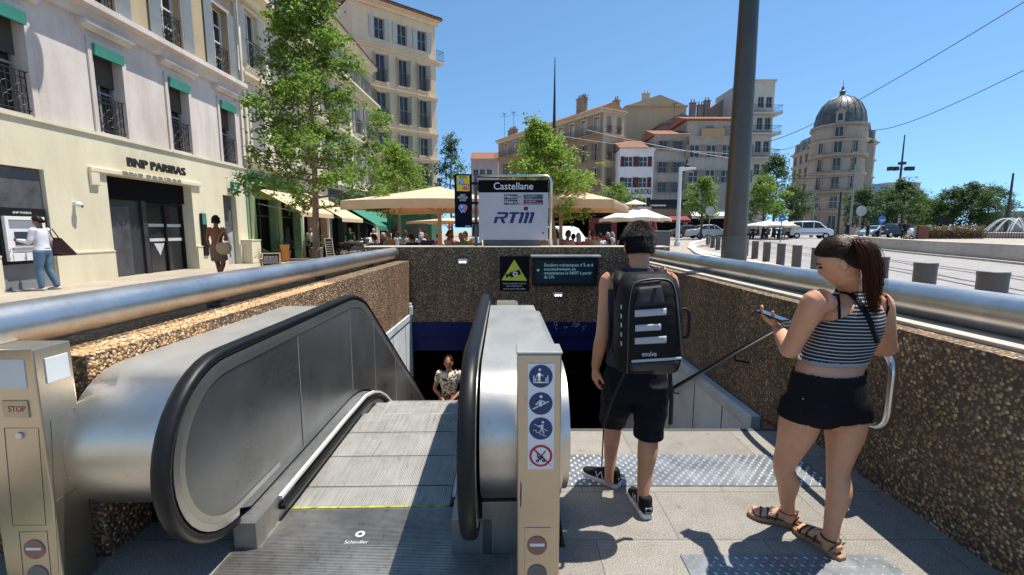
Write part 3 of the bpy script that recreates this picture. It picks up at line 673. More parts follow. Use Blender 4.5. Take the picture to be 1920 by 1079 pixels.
# ================================================================== PEOPLE
def catm(pts, n=6):      # Catmull-Rom through (pos, rx, ry)
    out = []
    P_ = [pts[0]]+list(pts)+[pts[-1]]
    for i in range(1, len(P_)-2):
        for j in range(n):
            t_ = j/n; w0 = -.5*t_+t_*t_-.5*t_**3; w1 = 1-2.5*t_*t_+1.5*t_**3; w2 = .5*t_+2*t_*t_-1.5*t_**3; w3 = -.5*t_*t_+.5*t_**3
            q = []
            for k_ in range(3):
                a, b_, c_, d_ = (P_[i-1][k_], P_[i][k_], P_[i+1][k_], P_[i+2][k_])
                q.append(V(a)*w0+V(b_)*w1+V(c_)*w2+V(d_)*w3 if k_ == 0 else a*w0+b_*w1+c_*w2+d_*w3)
            out.append(tuple(q))
    out.append(pts[-1]); return out
def loft(b, rings, side, grow=0, seg=20, n=5):
    rg = [(V(p), rx, ry) for p, rx, ry in rings]; rg = catm(rg, n); vs = []; side = V(side).normalized(); m = len(rg)
    for i, (p, rx, ry) in enumerate(rg):
        t_ = (rg[min(m-1, i+1)][0]-rg[max(0, i-1)][0]).normalized()
        s = (side-t_*side.dot(t_))
        if s.length < .05: s = t_.orthogonal()
        s.normalize(); u = t_.cross(s)
        for k_ in range(seg):
            g = 2*math.pi*k_/seg; vs.append(p+s*math.cos(g)*(rx+grow)+u*math.sin(g)*(ry+grow))
    fs = [(i*seg+k_, i*seg+(k_+1) % seg, (i+1)*seg+(k_+1) % seg, (i+1)*seg+k_) for i in range(m-1) for k_ in range(seg)]
    fs += [tuple(range(seg-1, -1, -1)), tuple((m-1)*seg+k_ for k_ in range(seg))]
    b.add(vs, fs)
def remesh(b, vox, smooth=3, fac=.5):
    me = bpy.data.meshes.new('t'); me.from_pydata([tuple(p) for p in b.v], [], b.f)
    bm = bmesh.new(); bm.from_mesh(me); bmesh.ops.recalc_face_normals(bm, faces=bm.faces); bm.to_mesh(me); bm.free()
    o = link(bpy.data.objects.new('t', me)); m = o.modifiers.new('r', 'REMESH'); m.mode = 'VOXEL'; m.voxel_size = vox; m.use_smooth_shade = True
    s = o.modifiers.new('s', 'SMOOTH'); s.factor = fac; s.iterations = smooth
    dg = bpy.context.evaluated_depsgraph_get(); dg.update(); r = bpy.data.meshes.new_from_object(o.evaluated_get(dg))
    bpy.data.objects.remove(o); bpy.data.meshes.remove(me); r.shade_smooth(); return r
def head_geo(b, c, face, up, s=1.0, female=False, seg=32, ring=24):
    c = V(c); fy = V(face).normalized(); uz = V(up); uz = (uz-fy*uz.dot(fy)).normalized(); rx = fy.cross(uz); vs = []
    def g(x, m_, w_): return math.exp(-((x-m_)/w_)**2)
    for i in range(ring+1):
        t_ = math.pi*i/ring; z = math.cos(t_); rr = math.sin(t_)
        for k_ in range(seg):
            a = 2*math.pi*k_/seg; x = rr*math.cos(a); y = rr*math.sin(a)   # y front
            X_ = x*.074; Y_ = y*(.092 if y > 0 else .1)+.0; Z_ = z*.115
            if z < 0:
                f_ = (-z)**1.4; X_ *= 1-.32*f_
                if y < 0: Y_ *= 1-.45*f_
                else: Y_ *= 1-.12*f_
                Y_ += .012*f_
            if y > 0:
                fr = max(0, y)**3
                Y_ += .020*g(x, 0, .16)*g(z, -.2, .2)*fr                 # nose
                Y_ -= .010*(g(x, .38, .2)+g(x, -.38, .2))*g(z, .02, .13)*fr  # eye sockets
                Y_ += .006*g(z, .18, .1)*fr                            # brow
                Y_ += .006*g(x, 0, .35)*g(z, -.52, .1)*fr               # lips
                Y_ += .008*g(x, 0, .3)*g(z, -.85, .18)                 # chin
            vs.append(c+(rx*X_+fy*Y_+uz*Z_)*s)
    fs = [(i*seg+k_, (i+1)*seg+k_, (i+1)*seg+(k_+1) % seg, i*seg+(k_+1) % seg) for i in range(ring) for k_ in range(seg)]
    b.add(vs, fs)
    rot = Matrix((rx, fy, uz)).transposed()
    for sd in (-1, 1): b.ball(c+(rx*sd*.076-fy*.008-uz*.012)*s, .012*s, .018*s, .03*s, 10, 8, rot)
    return rot
def hand_geo(b, wrist, d, palm_n, side, curl=.5, s=1.0, thumb_in=.6, spread=.0):
    # d: finger direction, palm_n: palm normal, side: +1 thumb on +cross side
    d = V(d).normalized(); n_ = V(palm_n); n_ = (n_-d*n_.dot(d)).normalized(); t_ = d.cross(n_)*side; w_ = V(wrist)
    loft(b, [(w_-d*.02, .027*s, .02*s), (w_+d*.02*s, .032*s, .018*s), (w_+d*.06*s, .041*s, .0165*s), (w_+d*.088*s, .038*s, .013*s)], t_, seg=16)
    for i, (o_, L, r_) in enumerate(((.029, .072, .0093), (.0095, .08, .0095), (-.0105, .075, .009), (-.029, .06, .008))):
        p = w_+d*.078*s+t_*o_*s; dd = (d+t_*o_*spread*12).normalized(); pts = [p-dd*.02*s]
        ang = 0; q = p; pts.append(q)
        for k_, f_ in enumerate((.45, .32, .26)):
            ang += curl*(.55 if k_ == 0 else .8)*(1+.12*i); dir_ = dd*math.cos(ang)+n_*math.sin(ang); q = q+dir_*L*f_*s; pts.append(q)
        loft(b, [(pts[j], r_*s*(1.1, 1, .97, .9, .72)[j], r_*s*(1.1, 1, .95, .88, .7)[j]) for j in range(5)], t_, seg=10, n=3)
    p0 = w_+d*.02*s+t_*.022*s; td = (t_*(1-thumb_in*.6)+d*.75+n_*thumb_in*.6).normalized(); td2 = (td*.7+d*.5-t_*.05+n_*thumb_in*.4).normalized()
    loft(b, [(p0-td*.01*s, .015*s, .014*s), (p0+td*.03*s, .0125*s, .0125*s), (p0+td*.036*s+td2*.022*s, .0105*s, .01*s), (p0+td*.036*s+td2*.05*s, .008*s, .0075*s)], n_, seg=10, n=3)
def skin(name, c):
    if name in MATS: return MATS[name]
    t = NT(name); f_ = t.noise(14, None, 4); g = t.noise(2.5, None, 3)
    cc = t.ramp(f_, [(.3, tuple(x*.86 for x in c)+(1,)), (.7, tuple(min(1, x*1.1) for x in c)+(1,))]); cc = t.mix(.3, cc, (c[0]*1.0, c[1]*.8, c[2]*.68, 1)); 
    t.col(cc); t.set(Roughness=.5); t.b.inputs['Subsurface Weight'].default_value = .06; t.b.inputs['Subsurface Radius'].default_value = (.01, .004, .002); t.b.inputs['Subsurface Scale'].default_value = .6
    t.bump(t.noise(160, None, 2), .08, .002); return t.m
def garment(body, name, mat, parent, cond, off, grow=None, thick=.002, smooth=0):
    me = body.data; bm = bmesh.new(); bm.from_mesh(me); bm.normal_update()
    dead = [f_ for f_ in bm.faces if not cond(f_.calc_center_median(), f_.normal)]
    bmesh.ops.delete(bm, geom=dead, context='FACES')
    bm.verts.ensure_lookup_table()
    # keep the big pieces only
    seen = set(); comps = []
    for v in bm.verts:
        if v in seen: continue
        st_ = [v]; seen.add(v); cp = []
        while st_:
            q = st_.pop(); cp.append(q)
            for e in q.link_edges:
                o2 = e.other_vert(q)
                if o2 not in seen: seen.add(o2); st_.append(o2)
        comps.append(cp)
    mx = max(len(c) for c in comps)
    for cp in comps:
        if len(cp) < mx*.04: bmesh.ops.delete(bm, geom=cp, context='VERTS')
    bm.normal_update(); nn = [(v, v.normal.copy()) for v in bm.verts]
    for v, n_ in nn: v.co += n_*(off+(grow(v.co) if grow else 0))
    for _ in range(smooth): bmesh.ops.smooth_vert(bm, verts=[v for v in bm.verts if not v.is_boundary], factor=.5, use_axis_x=True, use_axis_y=True, use_axis_z=True)
    m2 = bpy.data.meshes.new(name); bm.to_mesh(m2); bm.free()
    o = obj(name, m2, mat, parent, True); s = o.modifiers.new('s', 'SOLIDIFY'); s.thickness = thick; s.offset = 1; return o
def wmesh(me, parent):     # world -> local of parent
    me.transform(PM[parent.name].inverted()); return me
def strands(b, items, r=.0012):   # each item: list of points
    for pts, r_ in items:
        n = len(pts); vs = []
        fr = frames([V(p) for p in pts])
        for i, (p, (t_, a, c_)) in enumerate(zip(pts, fr)):
            rr = r_*(1-.75*i/(n-1))
            for k_ in range(3):
                g = 2.094*k_; vs.append(V(p)+(a*math.cos(g)+c_*math.sin(g))*rr)
        b.add(vs, [(i*3+k_, i*3+(k_+1) % 3, i*3+3+(k_+1) % 3, i*3+3+k_) for i in range(n-1) for k_ in range(3)])
def hairmat(name, c, c2, rough=.35):
    t = NT(name); g = t.n('ShaderNodeNewGeometry'); t.col(t.ramp(g.outputs['Random Per Island'], [(0, c), (1, c2)])); t.set(Roughness=rough); t.b.inputs['Specular IOR Level'].default_value = .2; return t.m
def fabric(name, c, rough=.85, var=.18, vs=5, bumps=.5):
    t = NT(name); f_ = t.noise(vs, None, 4, .6)
    t.col(t.ramp(f_, [(.3, tuple(x*(1-var) for x in c)+(1,)), (.7, tuple(x*(1+var) for x in c)+(1,))])); t.set(Roughness=rough); t.b.inputs['Specular IOR Level'].default_value = .12
    t.bump(t.noise(9, t.vec((1, 1, .45)), 3, .5), bumps, .02); t.bump(t.noise(500, None, 1), .12, .001); return t.m
SK1 = skin('skin_tanned', (.5, .25, .14)); SK2 = skin('skin_light_tan', (.6, .31, .18)); SK3 = skin('skin_deep_brown', (.16, .07, .04))
# ------------------------------------------------------------------ man with backpack
MP = thing('person', 'man in tank top and dark shorts, seen from behind, wearing the big backpack', 'person', (.72, 2.6, 0))
b = MB(); Yt = 2.6
hipL, hipR = at(1163, 725, 2.63), at(1220, 728, 2.58); kL, kR = at(1149, 775, 2.83), at(1216, 806, 2.60)
aL, aR = at(1143, 888, 2.76), at(1205, 936, 2.49)
neck = at(1199, 497, 2.6); hd = at(1197, 462, 2.63); shL, shR = at(1143, 528, 2.62), at(1252, 528, 2.6)
pel = (hipL+hipR)/2+V((0, 0, .06)); wst = at(1193, 640, 2.6); cst = at(1199, 560, 2.6)
SX = V((1, -.02, 0))
torso = [(pel-V((0, 0, .1)), .13, .1), (pel, .165, .118), (wst, .142, .1), (cst-V((0, 0, .02)), .165, .11), (cst+V((0, 0, .1)), .175, .1), (neck-V((0, 0, .065)), .135, .078), (neck-V((0, 0, .02)), .062, .056), (neck+V((0, .01, .06)), .054, .054)]
loft(b, torso, SX, seg=28)
legLr = [(hipL, .092, .1), (hipL.lerp(kL, .5), .078, .082), (kL, .056, .06), (kL.lerp(aL, .32)-V((0, .012, 0)), .055, .06), (kL.lerp(aL, .65), .042, .045), (aL, .032, .038), (aL-V((0, 0, .05)), .034, .045)]
legRr = [(hipR, .092, .1), (hipR.lerp(kR, .5), .08, .085), (kR, .058, .062), (kR.lerp(aR, .3)-V((0, .014, 0)), .058, .064), (kR.lerp(aR, .65), .043, .046), (aR, .032, .038), (aR-V((0, 0, .05)), .034, .045)]
loft(b, legLr, SX); loft(b, legRr, SX)
eL, wL = at(1130, 625, 2.60), at(1117, 688, 2.66); eR, wR = at(1266, 625, 2.74), at(1250, 655, 2.94)
aml = [(shL+V((.085, 0, -.012)), .03, .03), (shL+V((.045, 0, -.004)), .05, .046), (shL, .058, .055), (shL.lerp(eL, .35), .05, .052), (eL, .039, .041), (eL.lerp(wL, .35), .04, .042), (wL, .027, .024)]
amr = [(shR-V((.085, 0, .012)), .03, .03), (shR-V((.045, 0, .004)), .05, .046), (shR, .058, .055), (shR.lerp(eR, .35), .05, .052), (eR, .039, .041), (eR.lerp(wR, .35), .04, .042), (wR, .027, .024)]
loft(b, aml, SX); loft(b, amr, SX)
hand_geo(b, wL, (-.02, .05, -1), (1, .2, 0), 1, .55); hand_geo(b, wR, (-.2, .3, -1), (-1, .2, 0), -1, .6)
head_geo(b, hd, (0, 1, -.2), (0, .2, 1))
loft(b, [(neck-V((0, 0, .03)), .058, .056), (hd-V((0, .02, .03)), .056, .06)], SX)
bd = remesh(b, .005, 4); bd = obj('body', wmesh(bd, MP), SK1, MP, True)
L0 = PM[MP.name].inverted()
def LC(p): return L0 @ V(p)
nk = LC(neck); cs = LC(cst); wz = LC(wst).z
TANK = fabric('tank_grey', (.045, .043, .06), bumps=.4)
def cond(p, n_):
    if p.z < wz-.14 or p.z > nk.z+.0: return False
    x = p.x-nk.x
    if p.z < cs.z+.06: return abs(p.x-cs.x) < .19 and abs(x) < .195
    return abs(x) < .125 and (p.z < nk.z-.018 or abs(x) > .055)
garment(bd, 'tank_top', TANK, MP, cond, .006, lambda p: .012*max(0, cs.z-p.z)*3)
# shorts: loose legs
b = MB()
hemL, hemR = kL+V((0, .0, -.04)), kR+V((0, 0, -.035))
def legcloth(b, hip, hem, kn, f_=1):
    loft(b, [(hip+V((0, 0, .05)), .103, .13), (hip.lerp(hem, .35), .102, .124), (hip.lerp(hem, .7), .09, .1), (hem, .084, .09)], SX)
legcloth(b, hipL, hemL, kL); legcloth(b, hipR, hemR, kR); loft(b, [(pel-V((0, 0, .12)), .16, .135), (pel-V((0, 0, .04)), .178, .142), (pel+V((0, 0, .02)), .18, .138), (pel+V((0, 0, .12)), .165, .12)], SX, seg=28)
SHORT = fabric('shorts_navy', (.008, .009, .015), bumps=.9)
sm_ = remesh(b, .008, 3); bm = bmesh.new(); bm.from_mesh(sm_)
for v in bm.verts:
    if v.co.z < pel.z: v.co += v.normal*.005*noise.noise(v.co*14)+v.normal*.004*noise.noise(v.co*35)
bm.to_mesh(sm_); bm.free(); obj('shorts', wmesh(sm_, MP), SHORT, MP, True)
b = MB()
for hp, hm in ((hipL, hemL), (hipR, hemR)):
    d_ = (hp-hm).normalized(); path = []
    b.tube([hm+d_*.0, hm+d_*.03], .089, 28)
b.build('shorts_hem', SHORT, MP, world=True, smooth=40)
# hair
HB = hairmat('hair_black', (.004, .004, .005, 1), (.03, .027, .026, 1), .45)
fy = V((0, 1, -.2)).normalized(); uz = V((0, .2, 1)); uz = (uz-fy*uz.dot(fy)).normalized(); rx = fy.cross(uz)
def headpt(c, u, v, rx, fy, uz, k=1, sx=.08, sy=.105, szz=.125):   # u azimuth from back, v elevation
    return V(c)+(rx*math.cos(v)*math.sin(u)*sx-fy*math.cos(v)*math.cos(u)*sy+uz*math.sin(v)*szz)*k
b = MB(); rnd = random.Random(2); it = []
hc = hd+uz*.008
for i in range(9000):
    u = rnd.uniform(-2.2, 2.2); v = math.asin(rnd.uniform(-.42, 1))
    if abs(u) > 1.35 and v < .15: continue
    if abs(u) > 2.0 and v < .7: continue
    p = headpt(hc, u, v, rx, fy, uz, .985); nn = (p-hc).normalized()
    fl = (-uz*.5*math.cos(v)+rx*rnd.uniform(-.6, .6)+fy*rnd.uniform(-.5, .3)*math.sin(v)); L = rnd.uniform(.016, .04)*(1 if v > .3 else .5)
    it.append(([p-nn*.004, p+nn*L*.45+fl*L*.4, p+nn*L*.55+fl*L*1.1], rnd.uniform(.0011, .0022)))
strands(b, it); b.build('hair_strands', HB, MP, world=True, smooth=True, fixn=False)
b = MB(); vs = []
for i in range(17):
    for k_ in range(25):
        u = -2.2+4.4*k_/24; lo = -.5 if abs(u) < 1.2 else (.1 if abs(u) < 1.9 else .6); v = lo+(math.pi/2-lo)*i/16
        vs.append(headpt(hc, u, v, rx, fy, uz, 1.0+.03*noise.noise(V((u*4, v*5, 1)))))
b.add(vs, [(i*25+k_, i*25+k_+1, (i+1)*25+k_+1, (i+1)*25+k_) for i in range(16) for k_ in range(24)])
hs = b.build('hair', HB, MP, world=True, smooth=True, fixn=False); m_ = hs.modifiers.new('s', 'SOLIDIFY'); m_.thickness = .004; m_.offset = 0
# shoes
def shoe(heel, toe, par, names=('shoe',), mat=None, solem=None, s=1.0, ankle=None):
    heel = V(heel); toe = V(toe); d_ = (toe-heel); d_.z = 0; L = .275*s; d_.normalize(); sd = V((d_.y, -d_.x, 0)); z0 = heel.z
    b = MB(); c = heel
    def pt(t_, z): return c+d_*(t_*L)+V((0, 0, z))
    b2 = MB(); prof = [(0, .026), (.08, .036), (.3, .036), (.5, .038), (.7, .047), (.85, .044), (.95, .034), (1.0, .018)]
    lo = [pt(t_, 0)+sd*w_ for t_, w_ in prof]+[pt(t_, 0)-sd*w_ for t_, w_ in reversed(prof)]
    n = len(lo); hi = [p+V((0, 0, .03+.006*(1 if i in (0, n-1) else 0))) for i, p in enumerate(lo)]
    b2.add(lo+hi, [tuple(range(n)), tuple(range(2*n-1, n-1, -1))]+[(i, (i+1) % n, (i+1) % n+n, i+n) for i in range(n)])
    sl_ = b2.build('sole', solem, par, world=True, bevel=.006, smooth=40)
    b = MB()
    loft(b, [(pt(.01, .04), .028, .02), (pt(.12, .058), .037, .045), (pt(.3, .065), .038, .05), (pt(.5, .055), .04, .036), (pt(.72, .045), .044, .024), (pt(.9, .038), .036, .016), (pt(.99, .034), .014, .01)], sd)
    loft(b, [(pt(.16, .05), .036, .05), (pt(.17, .1), .037, .046), (pt(.18, .118), .036, .042)], sd)
    m_ = remesh(b, .005, 3); up_ = obj(names[0], wmesh(m_, par), mat, par, True); sl_.parent = up_
    return up_, d_, sd, pt
SHOEM = fabric('shoe_black_knit', (.014, .014, .016)); SOLEW = M('sole_white', (.6, .6, .6, 1), .5); REFL = M('reflective_grey', (.42, .42, .43, 1), .45, var=.06)
hl = atz(1161, 916, 0); tl = atz(1108, 893, 0)
for h_, t_ in ((hl, tl), (V((aR.x+.012, aR.y-.075, 0)), V((aR.x-.01, aR.y+.2, 0)))):
    up_, d_, sd, pt = shoe(h_, t_, MP, ('shoe',), SHOEM, SOLEW)
    b = MB()
    for k_, sg in enumerate((1, -1)):
        for (t0, z0, t1, z1) in ((.36, .04, .42, .085), (.42, .085, .52, .04), (.52, .04, .56, .075)):
            b.bar(pt(t0, z0)+sd*sg*.0415, pt(t1, z1)+sd*sg*.037, .004, .006)
    b.build('side_emblem', SOLEW, up_, world=True)
    b = MB(); b.box(-.018, .018, -.003, .003, -.015, .015); b.v = [tuple(pt(-.004, .06)+sd*v[0]+d_*v[1]+V((0, 0, v[2]))) for v in b.v]; b.build('heel_tab', REFL, up_, world=True)
# backpack
BP = thing('backpack', 'large black backpack with pale reflective bars carried by the man in shorts', 'backpack', (.72, 2.33, .88))
def bpt(px, py, Y=2.24): return at(px, py, Y)
PACK = fabric('pack_black', (.011, .011, .012), .6, bumps=.5)
zt_, zb_ = bpt(1200, 516).z, bpt(1200, 706).z; xl, xr = bpt(1160, 600).x, bpt(1288, 600).x; xc_ = (xl+xr)/2
b = MB(); rings = []
H_ = zt_-zb_
for z, kx, ky, oy in ((0, .8, .7, .01), (.05, .96, .95, 0), (.3, 1.0, 1.05, -.005), (.6, .98, 1.0, 0), (.85, .9, .85, .012), (.95, .8, .7, .03), (1.0, .6, .5, .04)):
    rings.append((V((xc_+.005, 2.34+oy, zb_+H_*z)), (xr-xl)/2*kx, .105*ky))
# rounded-box section instead of an ellipse
rg = catm([(V(p), a, c_) for p, a, c_ in rings], 6); vs = []; sg_ = 40
for p, a, c_ in rg:
    for k_ in range(sg_):
        g = 2*math.pi*k_/sg_; cx, sy = math.cos(g), math.sin(g); e_ = 3.2
        q = (abs(cx)**e_+abs(sy)**e_)**(-1/e_); vs.append(p+V((cx*q*a, sy*q*c_, 0)))
m = len(rg); b.add(vs, [(i*sg_+k_, i*sg_+(k_+1) % sg_, (i+1)*sg_+(k_+1) % sg_, (i+1)*sg_+k_) for i in range(m-1) for k_ in range(sg_)]+[tuple(range(sg_-1, -1, -1)), tuple((m-1)*sg_+k_ for k_ in range(sg_))])
me = remesh(b, .008, 3); bm = bmesh.new(); bm.from_mesh(me)
for v in bm.verts: v.co += v.normal*(.004*noise.noise(v.co*9)+.0025*noise.noise(v.co*V((20, 20, 30))))
bm.to_mesh(me); bm.free(); pb = obj('pack_body', wmesh(me, BP), PACK, BP, True)
bvh = BVHTree.FromPolygons([PM[BP.name] @ v.co for v in pb.data.vertices], [tuple(p.vertices) for p in pb.data.polygons])
bdv = BVHTree.FromPolygons([PM[MP.name] @ v.co for v in bd.data.vertices], [tuple(p.vertices) for p in bd.data.polygons])
camp = V((0, 0, EYE))
def hit(tree, px, py):
    h = tree.ray_cast(camp, raydir(px, py).normalized()); return (h[0], h[1]) if h[0] is not None else (None, None)
def patch(tree, quad, nx, ny, off, name, mat, par, thick=.003):   # px corners: tl, tr, br, bl
    b = MB(); vs = []; tl, tr, br2, bl2 = [V(q) for q in quad]; last = None
    for j in range(ny+1):
        for i in range(nx+1):
            s, t_ = i/nx, j/ny; q = (tl.lerp(tr, s)).lerp(bl2.lerp(br2, s), t_); h, n_ = hit(tree, q.x, q.y)
            if h is None: h, n_ = last if last else (at(q.x, q.y, 2.3), V((0, -1, 0)))
            last = (h, n_); vs.append(h+n_*off)
    b.add(vs, [(j*(nx+1)+i, j*(nx+1)+i+1, (j+1)*(nx+1)+i+1, (j+1)*(nx+1)+i) for j in range(ny) for i in range(nx)])
    o = b.build(name, mat, par, world=True, smooth=True, fixn=False); s = o.modifiers.new('s', 'SOLIDIFY'); s.thickness = thick; s.offset = 0; return o
def ribbon(tree, pts, wpx, off, name, mat, par, thick=.003, n=10):
    b = MB(); P2 = []
    cp = catm([(V((x, y, 0)), 0, 0) for x, y in pts], n); vs = []; last = None
    for i, (p, _, _) in enumerate(cp):
        a = cp[max(0, i-1)][0]; c_ = cp[min(len(cp)-1, i+1)][0]; d_ = (c_-a).normalized(); nrm = V((-d_.y, d_.x, 0))*wpx/2
        for sg in (-1, 1):
            q = p+nrm*sg; h, n_ = hit(tree, q.x, q.y)
            if h is None or (last and (h-last[0]).length > .15): h, n_ = last if last else (at(q.x, q.y, 2.3), V((0, -1, 0)))
            last = (h, n_); vs.append(h+n_*off)
    b.add(vs, [(2*i, 2*i+1, 2*i+3, 2*i+2) for i in range(len(cp)-1)])
    o = b.build(name, mat, par, world=True, smooth=True, fixn=False); s = o.modifiers.new('s', 'SOLIDIFY'); s.thickness = thick; s.offset = 0; return o
for i, q in enumerate((((1190, 582), (1249, 578), (1249, 591), (1190, 595)), ((1191, 610), (1239, 607), (1239, 619), (1191, 622)), ((1190, 634), (1249, 630), (1249, 643), (1190, 646)))):
    patch(bvh, q, 10, 3, .003, 'reflective_bar', REFL, BP)
patch(bvh, ((1184, 675), (1276, 669), (1276, 674), (1184, 680)), 14, 1, .004, 'reflective_strip', REFL, BP)
patch(bvh, ((1196, 540), (1240, 536), (1246, 572), (1190, 576)), 8, 6, .006, 'front_flap', fabric('pack_flap_grey', (.03, .026, .03), .55, bumps=.8), BP)
ribbon(bvh, [(1176, 700), (1178, 640), (1180, 580), (1186, 540), (1200, 528), (1240, 524), (1262, 535), (1270, 580), (1275, 640), (1278, 690)], 2.2, .004, 'zip', M('zip_dark', (.05, .05, .05, 1), .4), BP)
patch(bvh, ((1180, 682), (1280, 676), (1283, 706), (1184, 710)), 12, 4, .004, 'base_panel', M('pack_base_leather', (.02, .02, .02, 1), .35, bump=.3, bs=90), BP)
h, n_ = hit(bvh, 1217, 664)
text('lettering', 'evolve', .036, REFL, BP, h+n_*.004, (1, .05, 0), (0, 0, 1), .02, .001, maxw=.075)
b = MB(); q1, q2 = bpt(1195, 536, 2.235), bpt(1236, 531, 2.235)
b.tube(roundpath([q1+V((0, .03, 0)), q1+V((0, -.02, .01)), q2+V((0, -.02, .01)), q2+V((0, .03, 0))], .03), .009, 10); b.build('grab_handle', fabric('webbing_black', (.02, .02, .022), .5), BP, world=True, smooth=True)
b = MB(); q1, q2 = bpt(1278, 580, 2.3), bpt(1280, 633, 2.3); o_ = V((.04, 0, 0))
b.tube(roundpath([q1-V((.02, 0, 0)), q1+o_, q2+o_*.8, q2-V((.02, 0, 0))], .035), .0085, 10); b.build('side_handle', MATS['webbing_black'], BP, world=True, smooth=True)
b = MB(); b.tube([bpt(1256, 700, 2.33), bpt(1259, 750, 2.35), bpt(1257, 796, 2.33)], .012, 4); b.build('strap_end', MATS['webbing_black'], BP, world=True)
b = MB()
pts = [bpt(1176, 690, 2.36), bpt(1150, 745, 2.44), bpt(1132, 800, 2.52), bpt(1128, 878, 2.56)]
for p, q in zip(pts, pts[1:]): b.bar(p, q, .02, .004)
b.build('waist_strap', MATS['webbing_black'], BP, world=True)
# shoulder straps
for sg, pts in ((-1, [(1152, 520), (1162, 512), (1172, 520), (1178, 540)]), (1, [(1212, 508), (1228, 510), (1246, 520), (1254, 545)])): pass
for x0 in (1163, 1240):
    b = MB(); pts = [at(x0, 560, 2.42), at(x0-2, 528, 2.44), at(x0-1, 511, 2.52), at(x0-2, 506, 2.62), at(x0-4, 515, 2.72), at(x0-6, 560, 2.76), at(x0-8, 640, 2.74), at(x0-4, 660, 2.5)]
    rg = catm([(p, 0, 0) for p in pts], 6); vs = []
    for p, _, _ in rg: vs += [p-V((.033, 0, 0)), p+V((.033, 0, 0))]
    b.add(vs, [(2*i, 2*i+1, 2*i+3, 2*i+2) for i in range(len(rg)-1)])
    o = b.build('shoulder_strap', PACK, BP, world=True, smooth=True, fixn=False); s = o.modifiers.new('s', 'SOLIDIFY'); s.thickness = .014; s.offset = 0
b = MB()
random.seed(4)
for i in range(5):
    y = 560+i*17; h, n_ = hit(bvh, 1166, y+20)
    if h is None: continue
    b.bar(h+n_*.004, h+n_*.004+V((random.uniform(-.003, .003), 0, .022)), .004, .006)
b.build('side_marks', REFL, BP, world=True)
# ------------------------------------------------------------------ woman with phone
WP = thing('person', 'woman in a striped crop top and black shorts looking at her phone', 'person', (1.6, 2.22, 0))
b = MB(); WX = V((math.cos(R(14)), math.sin(R(14)), 0)); WF = V((-WX.y, WX.x, 0))
hd = at(1576, 492, 2.16); nk_ = at(1592, 545, 2.23); shL, shR = at(1530, 566, 2.12), at(1650, 570, 2.32)
cst = at(1592, 605, 2.22); wst = at(1562, 680, 2.22); pel = at(1550, 745, 2.2)
hipL, hipR = at(1507, 772, 2.2), at(1589, 776, 2.22); kL, kR = at(1470, 872, 2.28), at(1572, 880, 2.19)
aL, aR = at(1478, 962, 2.37), at(1557, 1016, 2.15)
torso = [(pel-V((0, 0, .12)), .15, .12), (pel-V((0, 0, .02)), .186, .135), (pel+V((0, 0, .09)), .176, .126), (wst, .16, .112), (wst.lerp(cst, .5), .165, .112), (cst, .17, .115), (cst.lerp(nk_, .5)-V((0, 0, .01)), .165, .1), (nk_-V((0, 0, .05)), .12, .075), (nk_, .056, .054), (nk_+V((-.01, .0, .05)), .05, .05)]
loft(b, torso, WX, seg=28)
def wleg(hip, k_, a_): return [(hip+V((0, 0, .05)), .085, .1), (hip.lerp(k_, .3), .084, .094), (hip.lerp(k_, .65), .065, .073), (k_-V((0, 0, .01)), .05, .054), (k_.lerp(a_, .3)-WF*.016, .052, .059), (k_.lerp(a_, .68), .037, .041), (a_, .033, .038), (a_-V((0, 0, .045)), .034, .042)]
for h_, k_, a_ in ((hipL, kL, aL), (hipR, kR, aR)): loft(b, wleg(h_, k_, a_), WX)
# bottom
for s_ in (-1, 1): b.ball(pel+WX*.085*s_-WF*.045-V((0, 0, .03)), .09, .09, .1)
eL, wL = at(1481, 656, 2.2), at(1457, 612, 2.42); eR, wR = at(1664, 655, 2.42), at(1560, 640, 2.58)
aml = [(shL+WX*.09-V((0, 0, .015)), .035, .035), (shL+WX*.045-V((0, 0, .005)), .053, .05), (shL, .06, .058), (shL.lerp(eL, .4)-WX*.004, .051, .053), (shL.lerp(eL, .8), .043, .045), (eL, .042, .044), (eL.lerp(wL, .3), .044, .042), (eL.lerp(wL, .7), .034, .032), (wL, .025, .021)]
amr = [(shR-WX*.09-V((0, 0, .015)), .035, .035), (shR-WX*.045-V((0, 0, .005)), .053, .05), (shR, .058, .058), (shR.lerp(eR, .4), .054, .056), (shR.lerp(eR, .8), .046, .048), (eR, .042, .042), (eR.lerp(wR, .35), .042, .042), (wR, .026, .022)]
loft(b, aml, WX); loft(b, amr, WX)
ph_a, ph_b = at(1414, 581, 2.5), at(1482, 607, 2.32)    # far and near ends of the phone
pc = (ph_a+ph_b)/2; pd = (ph_b-ph_a).normalized()
hd_dir = (pc-wL+V((-.02, .03, -.01))).normalized()
hand_geo(b, wL, hd_dir, (0, .1, 1), -1, .5, .95, .9)
hand_geo(b, wR, (pc-wR), (0, 0, 1), 1, .6, .95, .7)
FD = V((-.74, .52, -.36)); UP = V((-.2, .15, 1))
rot = head_geo(b, hd, FD, UP, .97)
loft(b, [(nk_-V((0, 0, .04)), .056, .054), (nk_+V((0, 0, .01)), .05, .05), (hd-V((-.02, .02, .04)), .05, .056)], WX)
